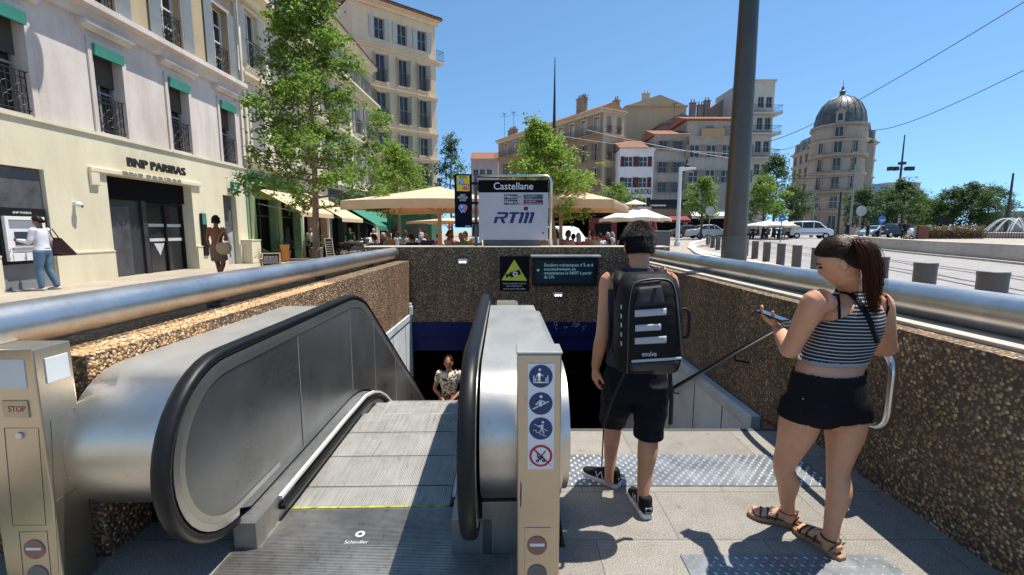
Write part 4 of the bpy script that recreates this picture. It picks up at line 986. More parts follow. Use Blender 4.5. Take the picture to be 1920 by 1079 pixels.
# feet
def foot(b, a_, toe_dir, L=.235):
    d_ = V((toe_dir[0], toe_dir[1], 0)).normalized(); sd = V((d_.y, -d_.x, 0)); h = V((a_.x, a_.y, 0))-d_*.05; z = .028
    loft(b, [(h+V((0, 0, z+.022)), .026, .022), (h+d_*.05+V((0, 0, z+.035)), .031, .034), (h+d_*.11+V((0, 0, z+.028)), .034, .026), (h+d_*.165+V((0, 0, z+.016)), .042, .015), (h+d_*.195+V((0, 0, z+.012)), .042, .012)], sd)
    for i, (o_, l_) in enumerate(((.03, .05), (.012, .046), (-.003, .04), (-.018, .033), (-.031, .026))):
        p = h+d_*.185+sd*o_*(1 if 1 else -1)+V((0, 0, z+.01)); b.tube([p-d_*.02, p+d_*l_*.5, p+d_*l_*.8, p+d_*l_], [.009, .0095, .0085, .004], 8)
    return h, d_, sd
fdL, fdR = (-.86, .5), (-.32, .95)
f1 = foot(b, aL, fdL); f2 = foot(b, aR, fdR)
bdm = remesh(b, .005, 4); wb = obj('body', wmesh(bdm, WP), SK2, WP, True)
wtree = BVHTree.FromPolygons([PM[WP.name] @ v.co for v in wb.data.vertices], [tuple(p.vertices) for p in wb.data.polygons])
# crop top
t = NT('striped_knit'); mp = t.vec((1, 1, 1)); sx = t.n('ShaderNodeSeparateXYZ'); t.l(mp, sx.inputs[0])
wv = t.math('FRACT', t.math('MULTIPLY', t.math('ADD', sx.outputs[2], t.math('MULTIPLY', t.noise(5, None, 2), .014)), 1/.0165))
t.col(t.ramp(wv, [(0, (.010, .010, .015, 1)), (.68, (.010, .010, .015, 1)), (.7, (.42, .42, .42, 1)), (.98, (.42, .42, .42, 1)), (1, (.01, .01, .015, 1))], 'CONSTANT')); t.set(Roughness=.85); t.bump(t.noise(7, t.vec((1, 1, .6)), 3), .5, .02)
STR = t.m; BK = fabric('black_cotton', (.009, .009, .011), bumps=.7)
Lw = PM[WP.name].inverted()
def LW(p): return Lw @ V(p)
zb = LW(at(1562, 687, 2.1)).z; zside = LW(at(1590, 610, 2.15)).z; cl = LW(cst); ztop = LW(at(1592, 548, 2.15)).z
SPN = [LW(pel), LW(wst), LW(cst), LW(nk_)]
def wx(p):
    for a, c_ in zip(SPN, SPN[1:]):
        if p.z < c_.z or c_ is SPN[-1]:
            t_ = max(0, min(1, (p.z-a.z)/(c_.z-a.z))); return (p-a.lerp(c_, t_)).dot(WX)
def wy(p): return (p-LW(cst)).dot(WF)
def inarm(p):
    for A, B, r_ in ((shL, eL, .066), (shR, eR, .066), (eL, wL, .06), (eR, wR, .06)):
        A, B = LW(A), LW(B); ab = B-A; s = max(0, min(1, (p-A).dot(ab)/ab.dot(ab)))
        if (p-(A+ab*s)).length < r_ and p.z < LW(shL).z+.03 and abs(wx(p)) > .17: return True
    return False
def condtop(p, n_):
    if p.z < zb or p.z > ztop or inarm(p): return False
    x = wx(p)-.004
    if abs(x) > .23: return False
    if p.z < zside: return True
    s = (p.z-zside)/(ztop-zside)
    if wy(p) < .0: 
        half = .155*(1-s)**2.2+.045; return abs(x) < half
    return abs(x) < .13 and s < .35 or (abs(abs(x)-.09) < .022 and s < 1)
garment(wb, 'crop_top', STR, WP, condtop, .004)
def condhem(p, n_): return zb-.006 < p.z < zb+.008 and not inarm(p) and abs(wx(p)) < .24
garment(wb, 'top_hem', fabric('hem_pale', (.3, .3, .32)), WP, condhem, .006)
# shorts
zs = LW(at(1550, 707, 2.1)).z
crot = LW((hipL+hipR)/2-V((0, 0, .06)))
def condsh(p, n_):
    if p.z > zs: return False
    if inarm(p): return False
    lim = LW(at(1550, 800, 2.1)).z+.012
    # hem rises a little at the outside of each leg and between them
    x = (p-crot).dot(WX); return p.z > lim+.012*math.cos(x*14) if abs(x) < .25 else False
def gsh(p): return .012*sstep(zs-.05, zs-.3, p.z) if 0 else .004+.007*max(0, min(1, (zs-.12-p.z)/.18))
garment(wb, 'shorts', BK, WP, condsh, .005, gsh, smooth=4)
h, n_ = hit(wtree, 1508, 747)
if h is not None: b = MB(); b.ball(h+n_*.016, .004); b.build('shorts_stud', STEEL, WP, world=True, smooth=True)
# straps on the back
ribbon(wtree, [(1563, 533), (1570, 548), (1573, 570), (1574, 604)], 5, .004, 'bra_strap', BK, WP)
ribbon(wtree, [(1576, 548), (1592, 552), (1608, 568), (1622, 590), (1634, 618), (1642, 642)], 9, .009, 'bag_strap', BK, WP, .004)
ribbon(wtree, [(1662, 555), (1664, 575), (1660, 592), (1655, 604)], 4, .005, 'bra_strap', BK, WP)
# phone
PH = thing('smartphone', 'dark blue smartphone held flat in the woman\'s hand', 'phone', pc)
un = V((0, .12, 1)); un = (un-pd*un.dot(pd)).normalized(); sn = pd.cross(un)
Mx = Matrix((pd, sn, un)).transposed().to_4x4(); Mx.translation = pc+un*.004
b = MB(Mx); b.box(-.078, .078, -.038, .038, -.0045, .0045); b.build('case', BLACK, PH, world=True, bevel=.003)
b = MB(Mx); b.box(-.074, .074, -.035, .035, .0046, .0052); b.build('screen', M('phone_glass', (.02, .05, .11, 1), .06, spec=.8), PH, world=True)
# hair
HR = hairmat('hair_dark_brown', (.008, .005, .004, 1), (.055, .026, .015, 1), .42); HR2 = hairmat('hair_auburn', (.025, .01, .006, 1), (.13, .038, .016, 1), .5)
fy = FD.normalized(); uz = UP-fy*UP.dot(fy); uz.normalize(); rx = fy.cross(uz); hc = hd+uz*.006-fy*.004
tie = at(1604, 462, 2.1)
tie = hc+(tie-hc).normalized()*.118
def hlo(au): return -.62 if au < .7 else (-.62+(au-.7)*.5 if au < 1.25 else (-.345+(au-1.25)*1.5 if au < 1.6 else .18+(au-1.6)*.26))
b = MB(); rnd = random.Random(8); vs = []
for i in range(17):
    for k_ in range(33):
        u = -3.1+6.2*k_/32; au = abs(u); lo = hlo(au); v = lo+(math.pi/2-lo)*i/16
        vs.append(headpt(hc, u, v, rx, fy, uz, .985, .079, .104, .124))
b.add(vs, [(i*33+k_, i*33+k_+1, (i+1)*33+k_+1, (i+1)*33+k_) for i in range(16) for k_ in range(32)])
o = b.build('hair', HR, WP, world=True, smooth=True, fixn=False); m_ = o.modifiers.new('s', 'SOLIDIFY'); m_.thickness = .004; m_.offset = 0
b = MB(); it = []
for i in range(4600):
    u = rnd.uniform(-3.1, 3.1); v = rnd.uniform(-.6, 1.2); au = abs(u); lo = hlo(au)
    if v < lo: continue
    p = headpt(hc, u, v, rx, fy, uz, 1.0, .08, .105, .125); pts = []
    for s in range(6):
        q = p.lerp(tie, s/5); r_ = (q-hc); q2 = hc+r_.normalized()*max(r_.length, .08+.0*s); 
        d1 = V(((q-hc).dot(rx)/.08, (q-hc).dot(fy)/.105, (q-hc).dot(uz)/.125)); q2 = hc+(q-hc)/max(d1.length, .3)*(1.0+rnd.uniform(.01, .035)); pts.append(q2)
    pts[-1] = tie+V((rnd.uniform(-.012, .012),)*3); it.append((pts, rnd.uniform(.001, .0018)))
strands(b, it); b.build('hair_strands', HR, WP, world=True, smooth=True, fixn=False)
b = MB(); it = []; b2 = MB(); it2 = []
cpts = [tie, at(1613, 450, 2.06), at(1630, 474, 2.03), at(1637, 515, 2.05), at(1636, 552, 2.09), at(1640, 592, 2.13)]
for i in range(1300):
    ox, oy = rnd.gauss(0, 1), rnd.gauss(0, 1); pts = []; end = rnd.uniform(.78, 1.03)
    cp = catm([(p, 0, 0) for p in cpts], 5); n = int(len(cp)*end); n = max(8, min(n, len(cp)))
    for j in range(0, n, 2):
        s = j/len(cp); w_ = .005+.0135*math.sin(min(1, s*1.5)*math.pi*.62); w_ *= (1 if s < .75 else 1-.5*(s-.75)*4)
        pts.append(cp[j][0]+V((ox*w_+.004*math.sin(i*.7+j*.45)*s, oy*w_*.8, .004*math.sin(i+j*.5))))
    (it if rnd.random() < .45 else it2).append((pts, rnd.uniform(.0009, .0017)))
strands(b, it); strands(b2, it2); b.build('ponytail', HR, WP, world=True, smooth=True, fixn=False); b2.build('ponytail', HR2, WP, world=True, smooth=True, fixn=False)
b = MB()
for s_ in (-1, 1): b.ball(hd+rx*s_*.03+fy*.081+uz*.002, .011, .008, .007, 10, 6)
b.build('eyes', M('eye_dark', (.02, .012, .01, 1), .3), WP, world=True, smooth=True)
b = MB()
for s_ in (-1, 1): b.tube([hd+rx*s_*.014+fy*.094+uz*.02, hd+rx*s_*.033+fy*.09+uz*.026, hd+rx*s_*.05+fy*.078+uz*.019], .003, 6)
b.build('eyebrows', HR, WP, world=True)
b = MB(); b.tube([tie+V((.018*math.cos(g*.6), .018*math.sin(g*.6), .012*math.sin(g*.6))) for g in range(11)], .007, 8); b.build('hair_tie', BK, WP, world=True, smooth=True)
# sandals
SOLE = M('sandal_tan_sole', (.3, .17, .09, 1), .6, bump=.2, bs=80); STRAPM = M('sandal_dark_strap', (.03, .015, .01, 1), .4); BEAD = M('sandal_pale_bead', (.5, .45, .4, 1), .4)
for (h, d_, sd) in (f1, f2):
    b = MB(); prof = [(-.022, .024), (.01, .032), (.08, .031), (.14, .038), (.19, .045), (.225, .04), (.25, .02)]
    lo = [h+d_*t_+sd*w_ for t_, w_ in prof]+[h+d_*t_-sd*w_ for t_, w_ in reversed(prof)]; n = len(lo)
    hi = [p+V((0, 0, .028)) for p in lo]
    b.add(lo+hi, [tuple(range(n)), tuple(range(2*n-1, n-1, -1))]+[(i, (i+1) % n, (i+1) % n+n, i+n) for i in range(n)]); sn_ = b.build('sandal', SOLE, WP, world=True, bevel=.007, smooth=40)
    def arc(t_, w_, z, lean=0, lo_=.03): return [h+d_*(t_+lean*abs(math.sin(g)))+sd*(w_*math.cos(g))+V((0, 0, lo_+(z-lo_)*math.sin(g))) for g in [math.pi*i/12 for i in range(13)]]
    b = MB()
    for t_, w_, z, ln in ((.185, .047, .062, 0), (.15, .045, .07, .0), (.11, .042, .082, -.01)):
        P_ = arc(t_, w_, z, ln)
        for p, q in zip(P_, P_[1:]): b.bar(p, q, .009, .004)
    P_ = [h+d_*(.05+.043*math.cos(g))+sd*.038*math.sin(g)+V((0, 0, .085)) for g in [2*math.pi*i/20 for i in range(21)]]
    for p, q in zip(P_, P_[1:]): b.bar(p, q, .01, .004)
    for s_ in (-1, 1): b.bar(h+d_*.0+sd*s_*.03+V((0, 0, .085)), h+d_*.03+sd*s_*.034+V((0, 0, .03)), .009, .004)
    b.build('strap', STRAPM, sn_, world=True)
    b = MB()
    for p in arc(.13, .043, .078)[2:11]: b.ball(p+V((0, 0, .003)), .0045, seg=8, ring=6)
    b.build('bead_trim', BEAD, sn_, world=True, smooth=True)
# ================================================================== BUILDINGS
def stone(name, c, st=.45, sc_=.5, bump=.25):
    t = NT(name); g = t.noise(sc_, t.vec((1, 1, .5)), 6, .72); h = t.noise(.9, t.vec((2.5, 2.5, .25)), 4, .6); f_ = t.noise(14, None, 3)
    cc = t.mix(st, c, t.ramp(g, [(.32, (.5, .47, .44, 1)), (.6, (1, 1, 1, 1))]), 'MULTIPLY'); cc = t.mix(st*.6, cc, t.ramp(h, [(.35, (.6, .56, .52, 1)), (.6, (1, 1, 1, 1))]), 'MULTIPLY')
    cc = t.mix(.12, cc, t.ramp(f_, [(.3, (.7, .7, .7, 1)), (.7, (1, 1, 1, 1))]), 'MULTIPLY')
    t.col(cc); t.set(Roughness=.85); t.b.inputs['Specular IOR Level'].default_value = .2; t.bump(f_, bump, .01); return t.m
def louvre(name, c, sc_=16):
    t = NT(name); sx = t.n('ShaderNodeSeparateXYZ'); t.l(t.tc.outputs['Object'], sx.inputs[0]); fr = t.math('FRACT', t.math('MULTIPLY', sx.outputs[2], sc_))
    n_ = t.noise(3, None, 4); t.col(t.mix(.35, c, t.ramp(n_, [(.3, (.6, .6, .6, 1)), (.7, (1, 1, 1, 1))]), 'MULTIPLY')); t.set(Roughness=.6); t.bump(fr, .8, .03); return t.m
def tiles(name, c=(.3, .13, .075, 1)):
    t = NT(name); sx = t.n('ShaderNodeSeparateXYZ'); t.l(t.tc.outputs['Object'], sx.inputs[0]); w_ = t.math('SINE', t.math('MULTIPLY', sx.outputs[0], 28)); g = t.noise(2.2, None, 5, .7)
    t.col(t.mix(.7, c, t.ramp(g, [(.3, (.45, .42, .4, 1)), (.5, (1, 1, 1, 1)), (.7, (1.2, 1.1, .95, 1))]), 'MULTIPLY')); t.set(Roughness=.9); t.bump(w_, .8, .06); return t.m
IRON = M('wrought_iron', (.02, .02, .022, 1), .5); TILE = tiles('roof_tiles'); GLS = M('dark_window_glass', (.018, .022, .026, 1), .12, 0, .4, .6, spec=.7)
SHW = louvre('shutter_grey_blue', (.42, .46, .46, 1)); SHL = louvre('shutter_pale', (.5, .5, .48, 1)); SHR = louvre('shutter_maroon', (.1, .018, .02, 1)); SHG = louvre('shutter_dusty', (.24, .23, .21, 1))
FRW = M('frame_white', (.6, .58, .54, 1), .6); FRG = M('frame_grey', (.25, .26, .26, 1), .6); BLINDB = M('blind_brown', (.06, .05, .045, 1), .8)
WC = {}
def railing(w_, h=.95, out=.22, scroll=True, dens=.11):
    b = MB(); x0, x1 = -w_/2-.08, w_/2+.08
    for z in (.06, h-.14, h): b.box(x0, x1, -out-.012, -out+.012, z, z+.022)
    n = max(3, int((x1-x0)/dens))
    for i in range(n+1):
        x = x0+(x1-x0)*i/n; b.box(x-.008, x+.008, -out-.008, -out+.008, 0, h)
    for x in (x0, x1):
        for z in (.06, h): b.box(x-.012, x+.012, -out, 0, z, z+.02)
    if scroll:
        m = max(2, int((x1-x0)/.3))
        for i in range(m):
            cx = x0+(x1-x0)*(i+.5)/m
            for cz, r_ in ((.28, .1), (.55, .12)):
                b.tube([(cx+r_*math.cos(g*.785), -out-.01, cz+r_*math.sin(g*.785)) for g in range(9)], .009, 4)
    return b
def window(th, u, z, w_, h, key, y=0., shut=None, shm=None, rail=False, sur=None, frm=None, blind=0, hood=False, awn=None, bars=2, cur=False, depth=.2, sill=True, scroll=True):
    k_ = (key, round(w_, 2), round(h, 2))
    if k_ in WC:
        o = copy_tree(WC[k_], th); o.location = (u, y, z); return o
    frm = frm or FRW
    b = MB(); d = depth
    for x0, x1 in ((-w_/2, -w_/2+.06), (-.03, .03), (w_/2-.06, w_/2)): b.box(x0, x1, d-.05, d+.02, 0, h)
    for i in range(bars+1):
        zz = (h-.05)*i/bars; b.box(-w_/2+.06, -.03, d-.04, d+.01, zz, zz+.05); b.box(.03, w_/2-.06, d-.04, d+.01, zz, zz+.05)
    o = b.build('window', frm, th); o.location = (u, y, z); WC[k_] = o
    b = MB(); b.box(-w_/2, w_/2, d+.025, d+.04, 0, h); b.build('pane', GLS, o)
    if sur:
        b = MB(); s = .14
        b.box(-w_/2-s, -w_/2, -.05, .0, -.1, h+.0); b.box(w_/2, w_/2+s, -.05, 0, -.1, h+.0); b.box(-w_/2-s, w_/2+s, -.05, 0, h, h+s)
        b.build('surround', sur, o, bevel=.01)
    if sill and sur: b = MB(); b.box(-w_/2-.2, w_/2+.2, -.14, 0, -.2, -.1); b.build('sill', sur, o)
    if hood:
        b = MB(); b.prism([(0, h+.3), (-.1, h+.3), (-.14, h+.38), (-.26, h+.42), (-.26, h+.5), (0, h+.56)], 'x', -w_/2-.32, w_/2+.32); b.build('hood_moulding', sur, o)
    if blind: b = MB(); b.box(-w_/2+.02, w_/2-.02, d-.1, d-.06, h*(1-blind), h); b.build('blind', BLINDB, o)
    if cur: b = MB(); b.box(-w_/2+.07, w_/2-.07, d+.021, d+.024, .05, h*.9); b.build('curtain', M('curtain_pale', (.4, .4, .38, 1), .9), o)
    if awn: b = MB(); b.prism([(0, h+.02), (0, h-.28), (-.12, h-.3), (-.14, h-.02)], 'x', -w_/2, w_/2); b.build('awning_box', awn, o)
    if shut == 'open':
        for s_ in (-1, 1):
            b = MB(); xa = s_*(w_/2+.02); xb = s_*(w_/2+.02+w_*.48); b.box(min(xa, xb), max(xa, xb), -.075, -.052, 0, h); b.build('shutter', shm, o)
    elif shut == 'ajar':
        for s_ in (-1, 1):
            b = MB(); xa = s_*(w_/2); c_ = w_*.48
            vs = [(xa, -.02, 0), (xa+s_*c_*.35, -c_*.93, 0), (xa+s_*c_*.35+s_*.03, -c_*.93, 0), (xa+s_*.03, -.02, 0)]; vs = [V(v) for v in vs]
            b.add(vs+[v+V((0, 0, h)) for v in vs], [(0, 1, 2, 3), (7, 6, 5, 4), (0, 4, 5, 1), (1, 5, 6, 2), (2, 6, 7, 3), (3, 7, 4, 0)]); b.build('shutter', shm, o)
    elif shut == 'closed':
        b = MB(); b.box(-w_/2, -.01, -.02, .01, 0, h); b.box(.01, w_/2, -.02, .01, 0, h); b.build('shutter', shm, o)
    if rail: railing(w_-.2 if rail == 'in' else w_, out=-.06 if rail == 'in' else .22, scroll=scroll).build('railing', IRON, o)
    return o
def wall(th, x0, x1, z0, z1, holes, mat, name='wall', y=0., depth=10, reveal=.25, back=True):
    us = sorted({x0, x1} | {v for h in holes for v in (h[0], h[1]) if x0 < v < x1}); zs = sorted({z0, z1} | {v for h in holes for v in (h[2], h[3]) if z0 < v < z1})
    b = MB()
    for a, c_ in zip(us, us[1:]):
        for e, g in zip(zs, zs[1:]):
            m = ((a+c_)/2, (e+g)/2)
            if any(h[0] < m[0] < h[1] and h[2] < m[1] < h[3] for h in holes): continue
            b.quad((a, y, e), (c_, y, e), (c_, y, g), (a, y, g))
    for h0, h1, g0, g1 in holes:
        g0 = max(g0, z0); r_ = y+reveal
        b.quad((h0, y, g0), (h0, y, g1), (h0, r_, g1), (h0, r_, g0)); b.quad((h1, y, g0), (h1, y, g1), (h1, r_, g1), (h1, r_, g0)); b.quad((h0, y, g1), (h1, y, g1), (h1, r_, g1), (h0, r_, g1)); b.quad((h0, y, g0), (h1, y, g0), (h1, r_, g0), (h0, r_, g0))
    if back:
        b.quad((x0, y, z0), (x0, depth, z0), (x0, depth, z1), (x0, y, z1)); b.quad((x1, y, z0), (x1, depth, z0), (x1, depth, z1), (x1, y, z1)); b.quad((x0, depth, z0), (x1, depth, z0), (x1, depth, z1), (x0, depth, z1)); b.quad((x0, y, z1), (x1, y, z1), (x1, depth, z1), (x0, depth, z1))
    return b.build(name, mat, th, fixn=False)
def cornice(th, x0, x1, z, mat, out=.35, h=.4, y=0., name='cornice'):
    b = MB(); b.prism([(y+.0, z-h), (y-out*.3, z-h), (y-out*.45, z-h*.5), (y-out, z-h*.35), (y-out, z), (y, z+.02)], 'x', x0, x1); return b.build(name, mat, th)
# ---- bank building (left row, local x = world Y, z from the pavement)
STL = stone('pale_lilac_stone', (.66, .59, .55, 1), .5); STC = stone('cream_render', (.7, .645, .48, 1), .28); STC2 = stone('cream_upper_wall', (.66, .6, .47, 1), .3); OCH = stone('ochre_panel', (.42, .34, .22, 1), .3)
BK1 = thing('bank_building', 'nearest building on the left, lilac stone over a cream bank ground floor', 'building', (-11.5, 0, .27), R(90))
cols = [10.85, 13.55, 16.3, 19.0]
doors = [(10.12, 11.32, -.1, 2.85), (13.05, 16.45, -.1, 2.95), (18.2, 19.05, -.1, 2.78)]
w1 = wall(BK1, 2, 19.95, -.3, 4.02, doors, STC, y=-.08, depth=9, reveal=.75)
h1 = [(c-.47, c+.47, 4.12, 6.46) for c in cols+[8.1, 5.4]]; h2 = [(c-.5, c+.5, 7.6, 10.1) for c in cols+[8.1, 5.4]]; h3 = [(c-.5, c+.5, 11.2, 13.4) for c in cols+[8.1, 5.4]]
wall(BK1, 2, 19.95, 4.03, 7.1, h1, STL, 'upper_wall', depth=9, reveal=.4)
wall(BK1, 2, 19.95, 7.1, 14.5, h2+h3, OCH, 'upper_wall', y=.02, depth=9, reveal=.4)
cornice(BK1, 2, 19.95, 7.45, STL, .4, .45); cornice(BK1, 2, 19.95, 11.0, STL, .3, .3); cornice(BK1, 2, 19.95, 14.6, STL, .7, .6)
b = MB(); b.box(2, 19.95, -.13, -.08, 3.98, 4.06); b.build('string_course', STC, BK1)
GRN = M('bank_green', (.035, .22, .16, 1), .6, var=.15)
for c in cols+[8.1, 5.4]:
    window(BK1, c, 4.14, .94, 2.31, 'bank1', sur=STL, blind=.42, hood=True, awn=GRN, rail='in', frm=FRG, depth=.34, sill=False)
    window(BK1, c, 7.62, 1.0, 2.45, 'bank2', y=.02, shut='ajar' if 0 else 'open', shm=SHW, rail='in', sur=STL, frm=FRW, bars=4, depth=.3)
    window(BK1, c, 11.22, 1.0, 2.15, 'bank3', y=.02, shut='open', shm=SHW, sur=STL)
# plinth line
b = MB()
for x0, x1 in ((2, 10.1), (11.34, 13.03), (16.47, 18.18), (19.07, 19.5)): b = MB(); b.box(x0, x1, -.13, -.08, -.3, .78); b.box(x0, x1, -.145, -.08, .781, .82); b.build('plinth', STC, BK1)
# door surround
b = MB(); b.box(12.5, 16.9, -.17, -.081, 2.96, 3.1); b.box(12.5, 12.77, -.16, -.081, 2.6, 2.979); b.build('door_canopy', STC, BK1, bevel=.02)
DKM = M('door_dark_metal', (.045, .048, .055, 1), .45, .3, .15); 
b = MB(); b.box(13.06, 14.55, .3, .36, -.1, 2.3); b.box(14.55, 14.72, .22, .36, -.1, 2.94); b.build('door_panel', DKM, BK1)
b = MB(); b.box(13.2, 14.1, .27, .299, .02, 2.1); dl = b.build('door', M('door_leaf_grey', (.085, .09, .1, 1), .4, .3, .2), BK1, bevel=.01)
b = MB(); b.box(13.26, 13.3, .22, .268, .95, 1.15); b.build('handle', STEEL, dl)
b = MB(); b.box(13.06, 16.43, .2, .3, 2.31, 2.94)
for i in range(12): b.box(13.08, 16.4, .19, .2, 2.34+i*.05, 2.37+i*.05)
b.build('roller_shutter', DARK, BK1)
b = MB()
for x in (14.75, 15.55, 16.35): b.box(x, x+.07, .28, .34, -.1, 2.3)
for z in (-.08, 2.2): b.box(14.82, 16.4, .285, .335, z, z+.08)
dg_ = b.build('glass_door', BLACK, BK1)
b = MB(); b.box(14.8, 16.4, .345, .36, -.1, 2.3); b.build('pane', GLS, dg_)
b = MB(); b.box(14.82, 16.36, .335, .342, 1.02, 1.12); b.box(14.82, 16.36, .335, .342, 1.5, 1.6); b.prism([(15.05, .95), (15.5, .95), (15.28, .55)], 'y', .33, .34); b.build('glass_stripes', M('frosted_white', (.5, .5, .5, 1), .6), dg_)
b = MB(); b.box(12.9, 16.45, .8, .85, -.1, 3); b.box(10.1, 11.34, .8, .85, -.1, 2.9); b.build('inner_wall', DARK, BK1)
# side door and logo
b = MB(); b.box(18.22, 19.03, .12, .18, -.1, 2.76); sd_ = b.build('side_door', M('side_door_glass', (.1, .105, .115, 1), .25, 0, .2), BK1)
b = MB(); b.prism([(18.25, .0), (19.0, .0), (19.0, 1.35), (18.6, 1.2), (18.3, .9)], 'y', .112, .119); b.build('frosted_film', M('film_grey', (.35, .36, .38, 1), .6), sd_)
b = MB()
for i in range(8):
    g0, g1 = i/8, (i+1)/8; b.bar((18.35+.4*g0, .105, 1.05-.75*g0**1.6), (18.35+.4*g1, .105, 1.05-.75*g1**1.6), .01, .05)
b.build('film_curve', M('film_navy', (.02, .04, .09, 1), .5), sd_)
LET = M('sign_letters_dark', (.02, .02, .02, 1), .4)
text('lettering', 'BNP PARIBAS', .37, LET, BK1, (-11.2, 14.72, 3.62), (0, 1, 0), (0, 0, 1), .012, .03, maxw=2.35)
def logo(par, u, z, s, y=-.3):
    b = MB(); b.box(u-s/2, u+s/2, y, y+.12, z-s/2, z+s/2); l_ = b.build('green_logo_box', GRN, par, bevel=.01)
    b = MB()
    for (a, c, r_) in ((-.22, .18, .1), (-.02, .28, .09), (.16, .12, .08), (.22, -.12, .07)):
        pts = [(u+s*(a+r_*(1 if i % 2 == 0 else .42)*math.cos(i*math.pi/5+.3)), z+s*(c+r_*(1 if i % 2 == 0 else .42)*math.sin(i*math.pi/5+.3))) for i in range(10)]
        b.prism(pts, 'y', y-.006, y-.001)
    b.tube([(u+s*(-.3+.5*t_), y-.003, z+s*(-.25+.1*math.sin(t_*3))) for t_ in (0, .3, .6, 1)], s*.03, 5); b.build('star_emblem', WH2, l_); return l_
logo(BK1, 18.75, 3.15, .36)
cs_ = thing('wall_camera', 'small white surveillance camera on the cream bank wall beside the cash machine', 'camera', (-11.35, 12.0, 2.32))
b = MB(); b.ball((.06, 0, 0), .075, .075, .07); b.box(-.07, .06, -.04, .04, -.02, .06); b.build('housing', WH2, cs_, smooth=40); b = MB(); b.ball((.1, .03, -.04), .035); b.build('lens', BLACK, cs_, smooth=True)
# cash machine
AT = thing('cash_machine', 'cash machine in a dark frame set in the cream bank wall', 'cash machine', (-11.5, 10.7, .27), R(90))
b = MB(); b.box(-.58, .6, .02, .1, 1.9, 2.83); b.build('upper_panel', M('grey_glass_panel', (.09, .095, .105, 1), .3, 0, .3, 2), AT)
b = MB(); b.box(-.5, .56, -.06, .08, .62, 1.88); b.build('dark_surround', BLACK, AT, bevel=.01)
b = MB(); b.box(-.44, -.37, -.14, -.061, .68, 1.7); b.box(.37, .44, -.14, -.061, .68, 1.7); b.box(-.37, .37, -.14, -.061, 1.62, 1.7); b.box(-.37, .37, -.16, -.061, .68, .86); b.box(-.36, .36, -.07, -.062, .87, 1.61); b.build('fascia', WH2, AT, bevel=.008)
b = MB(); b.box(-.22, .2, -.085, -.071, 1.05, 1.35); b.build('screen', M('atm_screen', (.03, .05, .07, 1), .15), AT); b = MB(); b.box(-.3, .3, -.12, -.071, .93, .99); b.build('keypad', FRG, AT)
b = MB(); b.box(-.56, .58, .0, .08, -.1, .6); b.build('lower_panel', M('atm_lower_grey', (.2, .21, .23, 1), .5), AT)
text('lettering', 'BNP PARIBAS', .07, WTXT, AT, (-11.435, 10.72, 2.06), (0, 1, 0), (0, 0, 1), .01, .001)
b = MB(); b.box(16.75, 17.0, -.17, -.09, .45, 2.0); nb = b.build('notice_panel', BLACK, BK1); b = MB(); b.box(16.77, 16.98, -.176, -.171, 1.6, 1.98); b.build('green_header', GRN, nb)
b = MB(); b.tube([(19.97, -.18, -.2), (19.97, -.18, 14.4)], .055, 12); b.build('downpipe', M('pipe_cream', (.5, .46, .36, 1), .6), BK1, smooth=True)
ub = thing('meter_box', 'cream cabinet standing against the wall by the downpipe and the green shop', 'cabinet', (-11.2, 19.55, .27)); b = MB(); b.box(-.2, .22, -.35, .35, 0, .95); b.build('box_body', STC, ub, bevel=.01); b = MB(); b.box(-.22, .24, -.37, .37, .951, .99); b.build('box_lid', STC, ub)
# bracket lamp that casts the teardrop shadow on the bank wall
lp = thing('bracket_lamp', 'street lamp on a bracket high on the bank facade', 'lamp', (-10.0, 12.0, 10.0))
b = MB(); b.tube([(-1.6, 0, .25), (-.5, 0, .3), (0, 0, .15)], .035, 8); b.build('bracket_arm', IRON, lp, smooth=True); b = MB(); b.lathe([(.05, .15), (.2, .1), (.27, 0), (.2, -.1), (.05, -.14)], 20); b.build('lamp_head', FRG, lp, smooth=True)
# ---- second row building
BR = thing('row_building', 'pale cream building with green shopfront and cream awnings behind the big tree', 'building', (-11.5, 0, .2), R(90))
us = [21.2, 23.7, 26.5, 29.3, 32.1, 34.9, 37.4]
GSF = M('shopfront_green', (.16, .3, .17, 1), .6, var=.12)
fl = [(5.1, 2.3), (8.6, 2.3), (11.9, 1.7)]
wall(BR, 20.0, 38.6, 4.1, 14.3, [(u-.5, u+.5, z, z+h) for u in us for z, h in fl], STC2, depth=9)
for u in us:
    window(BR, u, 5.1, 1.0, 2.3, 'row1', shut='closed' if u < 22 else 'open', shm=SHL, sur=STC2, rail=u > 22)if u > 22 else window(BR, u, 5.1, 1.0, 2.3, 'row1c', shut='closed', shm=SHL, sur=STC2)
    window(BR, u, 8.6, 1.0, 2.3, 'row1', shut='open', shm=SHL, sur=STC2, rail=True)
    window(BR, u, 11.9, 1.0, 1.7, 'row3', shut='open', shm=SHL, sur=STC2)
cornice(BR, 20.0, 38.6, 8.1, STC2, .3, .3); cornice(BR, 20.0, 38.6, 11.5, STC2, .75, .4); cornice(BR, 20.0, 38.6, 14.4, STC2, .6, .5); cornice(BR, 20.0, 38.6, 4.5, STC2, .3, .3)
b = MB()
for z in (.1, .85, .98): b.box(19.8, 38.5, -.72, -.69, 11.5+z, 11.53+z)
for i in range(125): b.box(19.8+i*.15, 19.815+i*.15, -.71, -.695, 11.52, 12.4)
b.build('top_balcony_railing', IRON, BR)
b = MB(); b.prism([(-.7, 14.42), (8, 16.8), (8, 14.42)], 'x', 20.0, 38.6); b.build('roof', TILE, BR)
sh = [(20.6, 22.3, -.1, 2.9), (22.9, 24.7, -.1, 2.9), (25.3, 26.6, -.1, 2.8), (27.0, 28.4, -.1, 2.8), (29.2, 31.2, -.1, 2.9), (31.8, 34, -.1, 2.9), (34.5, 38, -.1, 3)]
